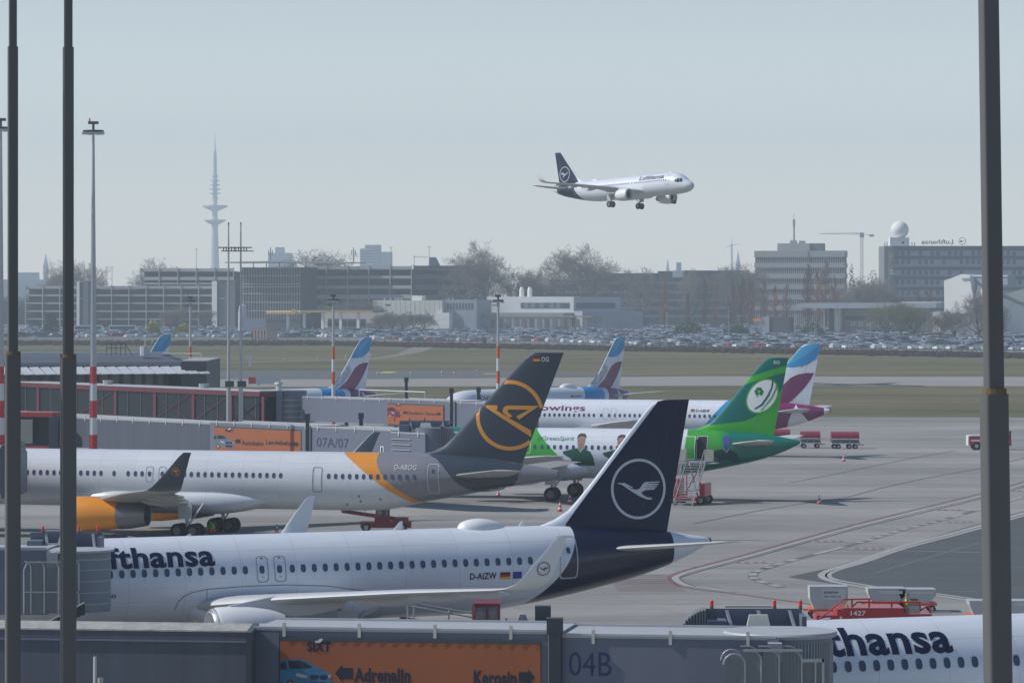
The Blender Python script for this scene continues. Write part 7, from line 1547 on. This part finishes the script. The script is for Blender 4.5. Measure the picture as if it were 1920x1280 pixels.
def person(lab, loc, yaw, crouch, top, bottom, cap=None):
    t = thing('person', lab, 'person', loc, yaw)
    if crouch: pel, kn, an, ch, nk, hd = (0, 0, .38), [(.12, -.42, .5), (-.14, -.38, .42)], [(.13, -.2, .08), (-.14, -.1, .08)], (0, -.18, .72), (0, -.26, .86), (0, -.31, .98)
    else: pel, kn, an, ch, nk, hd = (0, 0, .95), [(.1, -.03, .5), (-.1, -.03, .5)], [(.11, .02, .08), (-.11, .02, .08)], (0, -.02, 1.32), (0, -.02, 1.48), (0, -.05, 1.62)
    sh = [(.19, ch[1], ch[2] + .08), (-.19, ch[1], ch[2] + .08)]; el = [(.27, ch[1] - .1, ch[2] - .18), (-.25, ch[1] - .08, ch[2] - .18)]; wr_ = [(.17, ch[1] - .33, ch[2] - .2), (-.15, ch[1] - .33, ch[2] - .16)]
    J = [(*pel, .13, .85), (*ch, .155, .75), (*nk, .055), (*hd, .09, 1.05)]; Ed = [(0, 1), (1, 2), (2, 3)]
    for i in (0, 1):
        sx = 1 if i == 0 else -1; b0 = len(J); J += [(pel[0] + sx * .09, pel[1], pel[2] - .06, .085), (*kn[i], .06), (*an[i], .042), (an[i][0], an[i][1] - .16, .04, .038)]; Ed += [(0, b0), (b0, b0 + 1), (b0 + 1, b0 + 2), (b0 + 2, b0 + 3)]
        b0 = len(J); hn_ = Vector(wr_[i]) + Vector((0, -.07, 0)); J += [(*sh[i], .055), (*el[i], .04), (*wr_[i], .027), (*hn_, .035, .6)]; Ed += [(1, b0), (b0, b0 + 1), (b0 + 1, b0 + 2), (b0 + 2, b0 + 3)]
        for f in range(5):
            bb = len(J); w = (f - 1.5) * .02; L_ = (.055, .065, .07, .06, .045)[f]
            if f == 4: J += [(hn_.x - sx * .045, hn_.y - .02, hn_.z, .009)]
            else: J += [(hn_.x + w, hn_.y - L_, hn_.z - .012, .009)]
            Ed += [(b0 + 3, bb)]
    body = skinned('body', J, Ed, SKIN, t)
    Jk = [(*(Vector(pel) + Vector((0, 0, .05))), .165, .9), (*ch, .185, .8), (nk[0], nk[1], nk[2] - .05, .075)]; Ek = [(0, 1), (1, 2)]
    for i in (0, 1): b0 = len(Jk); Jk += [(*sh[i], .075), (*el[i], .06), (*(Vector(el[i]).lerp(Vector(wr_[i]), .85)), .045)]; Ek += [(1, b0), (b0, b0 + 1), (b0 + 1, b0 + 2)]
    skinned('jacket', Jk, Ek, top, t)
    Jt = [(*pel, .155, .9)]; Et = []
    for i in (0, 1): sx = 1 if i == 0 else -1; b0 = len(Jt); Jt += [(pel[0] + sx * .09, pel[1], pel[2] - .06, .105), (*kn[i], .08), (an[i][0], an[i][1], an[i][2] + .04, .065)]; Et += [(0, b0), (b0, b0 + 1), (b0 + 1, b0 + 2)]
    skinned('trousers', Jt, Et, bottom, t)
    for i in (0, 1): MB().prism([(an[i][1] + .07, 0), (an[i][1] + .07, .12), (an[i][1] - .06, .12), (an[i][1] - .2, .06), (an[i][1] - .2, 0)], an[i][0] - .05, an[i][0] + .05, 'yz').build('shoe', BLACK, t)
    MB().lathe([(0, .105), (.05, .1), (.09, .07), (.11, .01)], 12, (hd[0], hd[1] + .01, hd[2] + .03), 'z').build('hair' if cap is None else 'cap', cap or HAIR, t, smooth=True)
    f = MB().sphere((hd[0], hd[1] - .1, hd[2] - .01), .018, 6, 4).build('nose', SKIN, t); MB().box(hd[0] - .05, hd[0] - .025, hd[1] - .098, hd[1] - .085, hd[2] + .01, hd[2] + .022).box(hd[0] + .025, hd[0] + .05, hd[1] - .098, hd[1] - .085, hd[2] + .01, hd[2] + .022).build('eye', BLACK, t); MB().box(hd[0] - .03, hd[0] + .03, hd[1] - .095, hd[1] - .08, hd[2] - .055, hd[2] - .047).build('mouth', mat('lip', (.25, .08, .07), .6), t)
    for sx in (-1, 1): MB().box(hd[0] + sx * .095 - .01, hd[0] + sx * .095 + .01, hd[1] - .02, hd[1] + .02, hd[2] - .03, hd[2] + .03).build('ear', SKIN, t)
    return t
person('person in yellow hi-vis jacket and orange trousers standing at the controls of the red loader', (gx(1699, 203.4), 203.4, gz(1147, 203) - .6), R(80), False, HV, HVO)
bpy.data.objects['person'].location.z = .02 + gz(1147, 203) * 0 + 0.0
person('person crouching in green vest and orange trousers at the main wheels of the grey airliner', (gx(404, 283), 281.6, .02), R(-60), True, HVG, HVO, BLACK)
# ------------------------------------------------------------------ the hazy air
hz = MB().box(-3500, 3500, -200, 7600, -1, 320).build('haze', bpy.data.materials.new('haze_air'), kind_ if 0 else None)
hm = hz.data.materials[0]; hm.use_nodes = True; hn = hm.node_tree; hn.nodes.clear()
pv = hn.nodes.new('ShaderNodeVolumePrincipled'); ho = hn.nodes.new('ShaderNodeOutputMaterial')
pv.inputs['Color'].default_value = (.78, .91, 1, 1); pv.inputs['Density'].default_value = 1.75e-4; pv.inputs['Anisotropy'].default_value = 0.0
hn.links.new(pv.outputs[0], ho.inputs['Volume']); hz['kind'] = 'stuff'
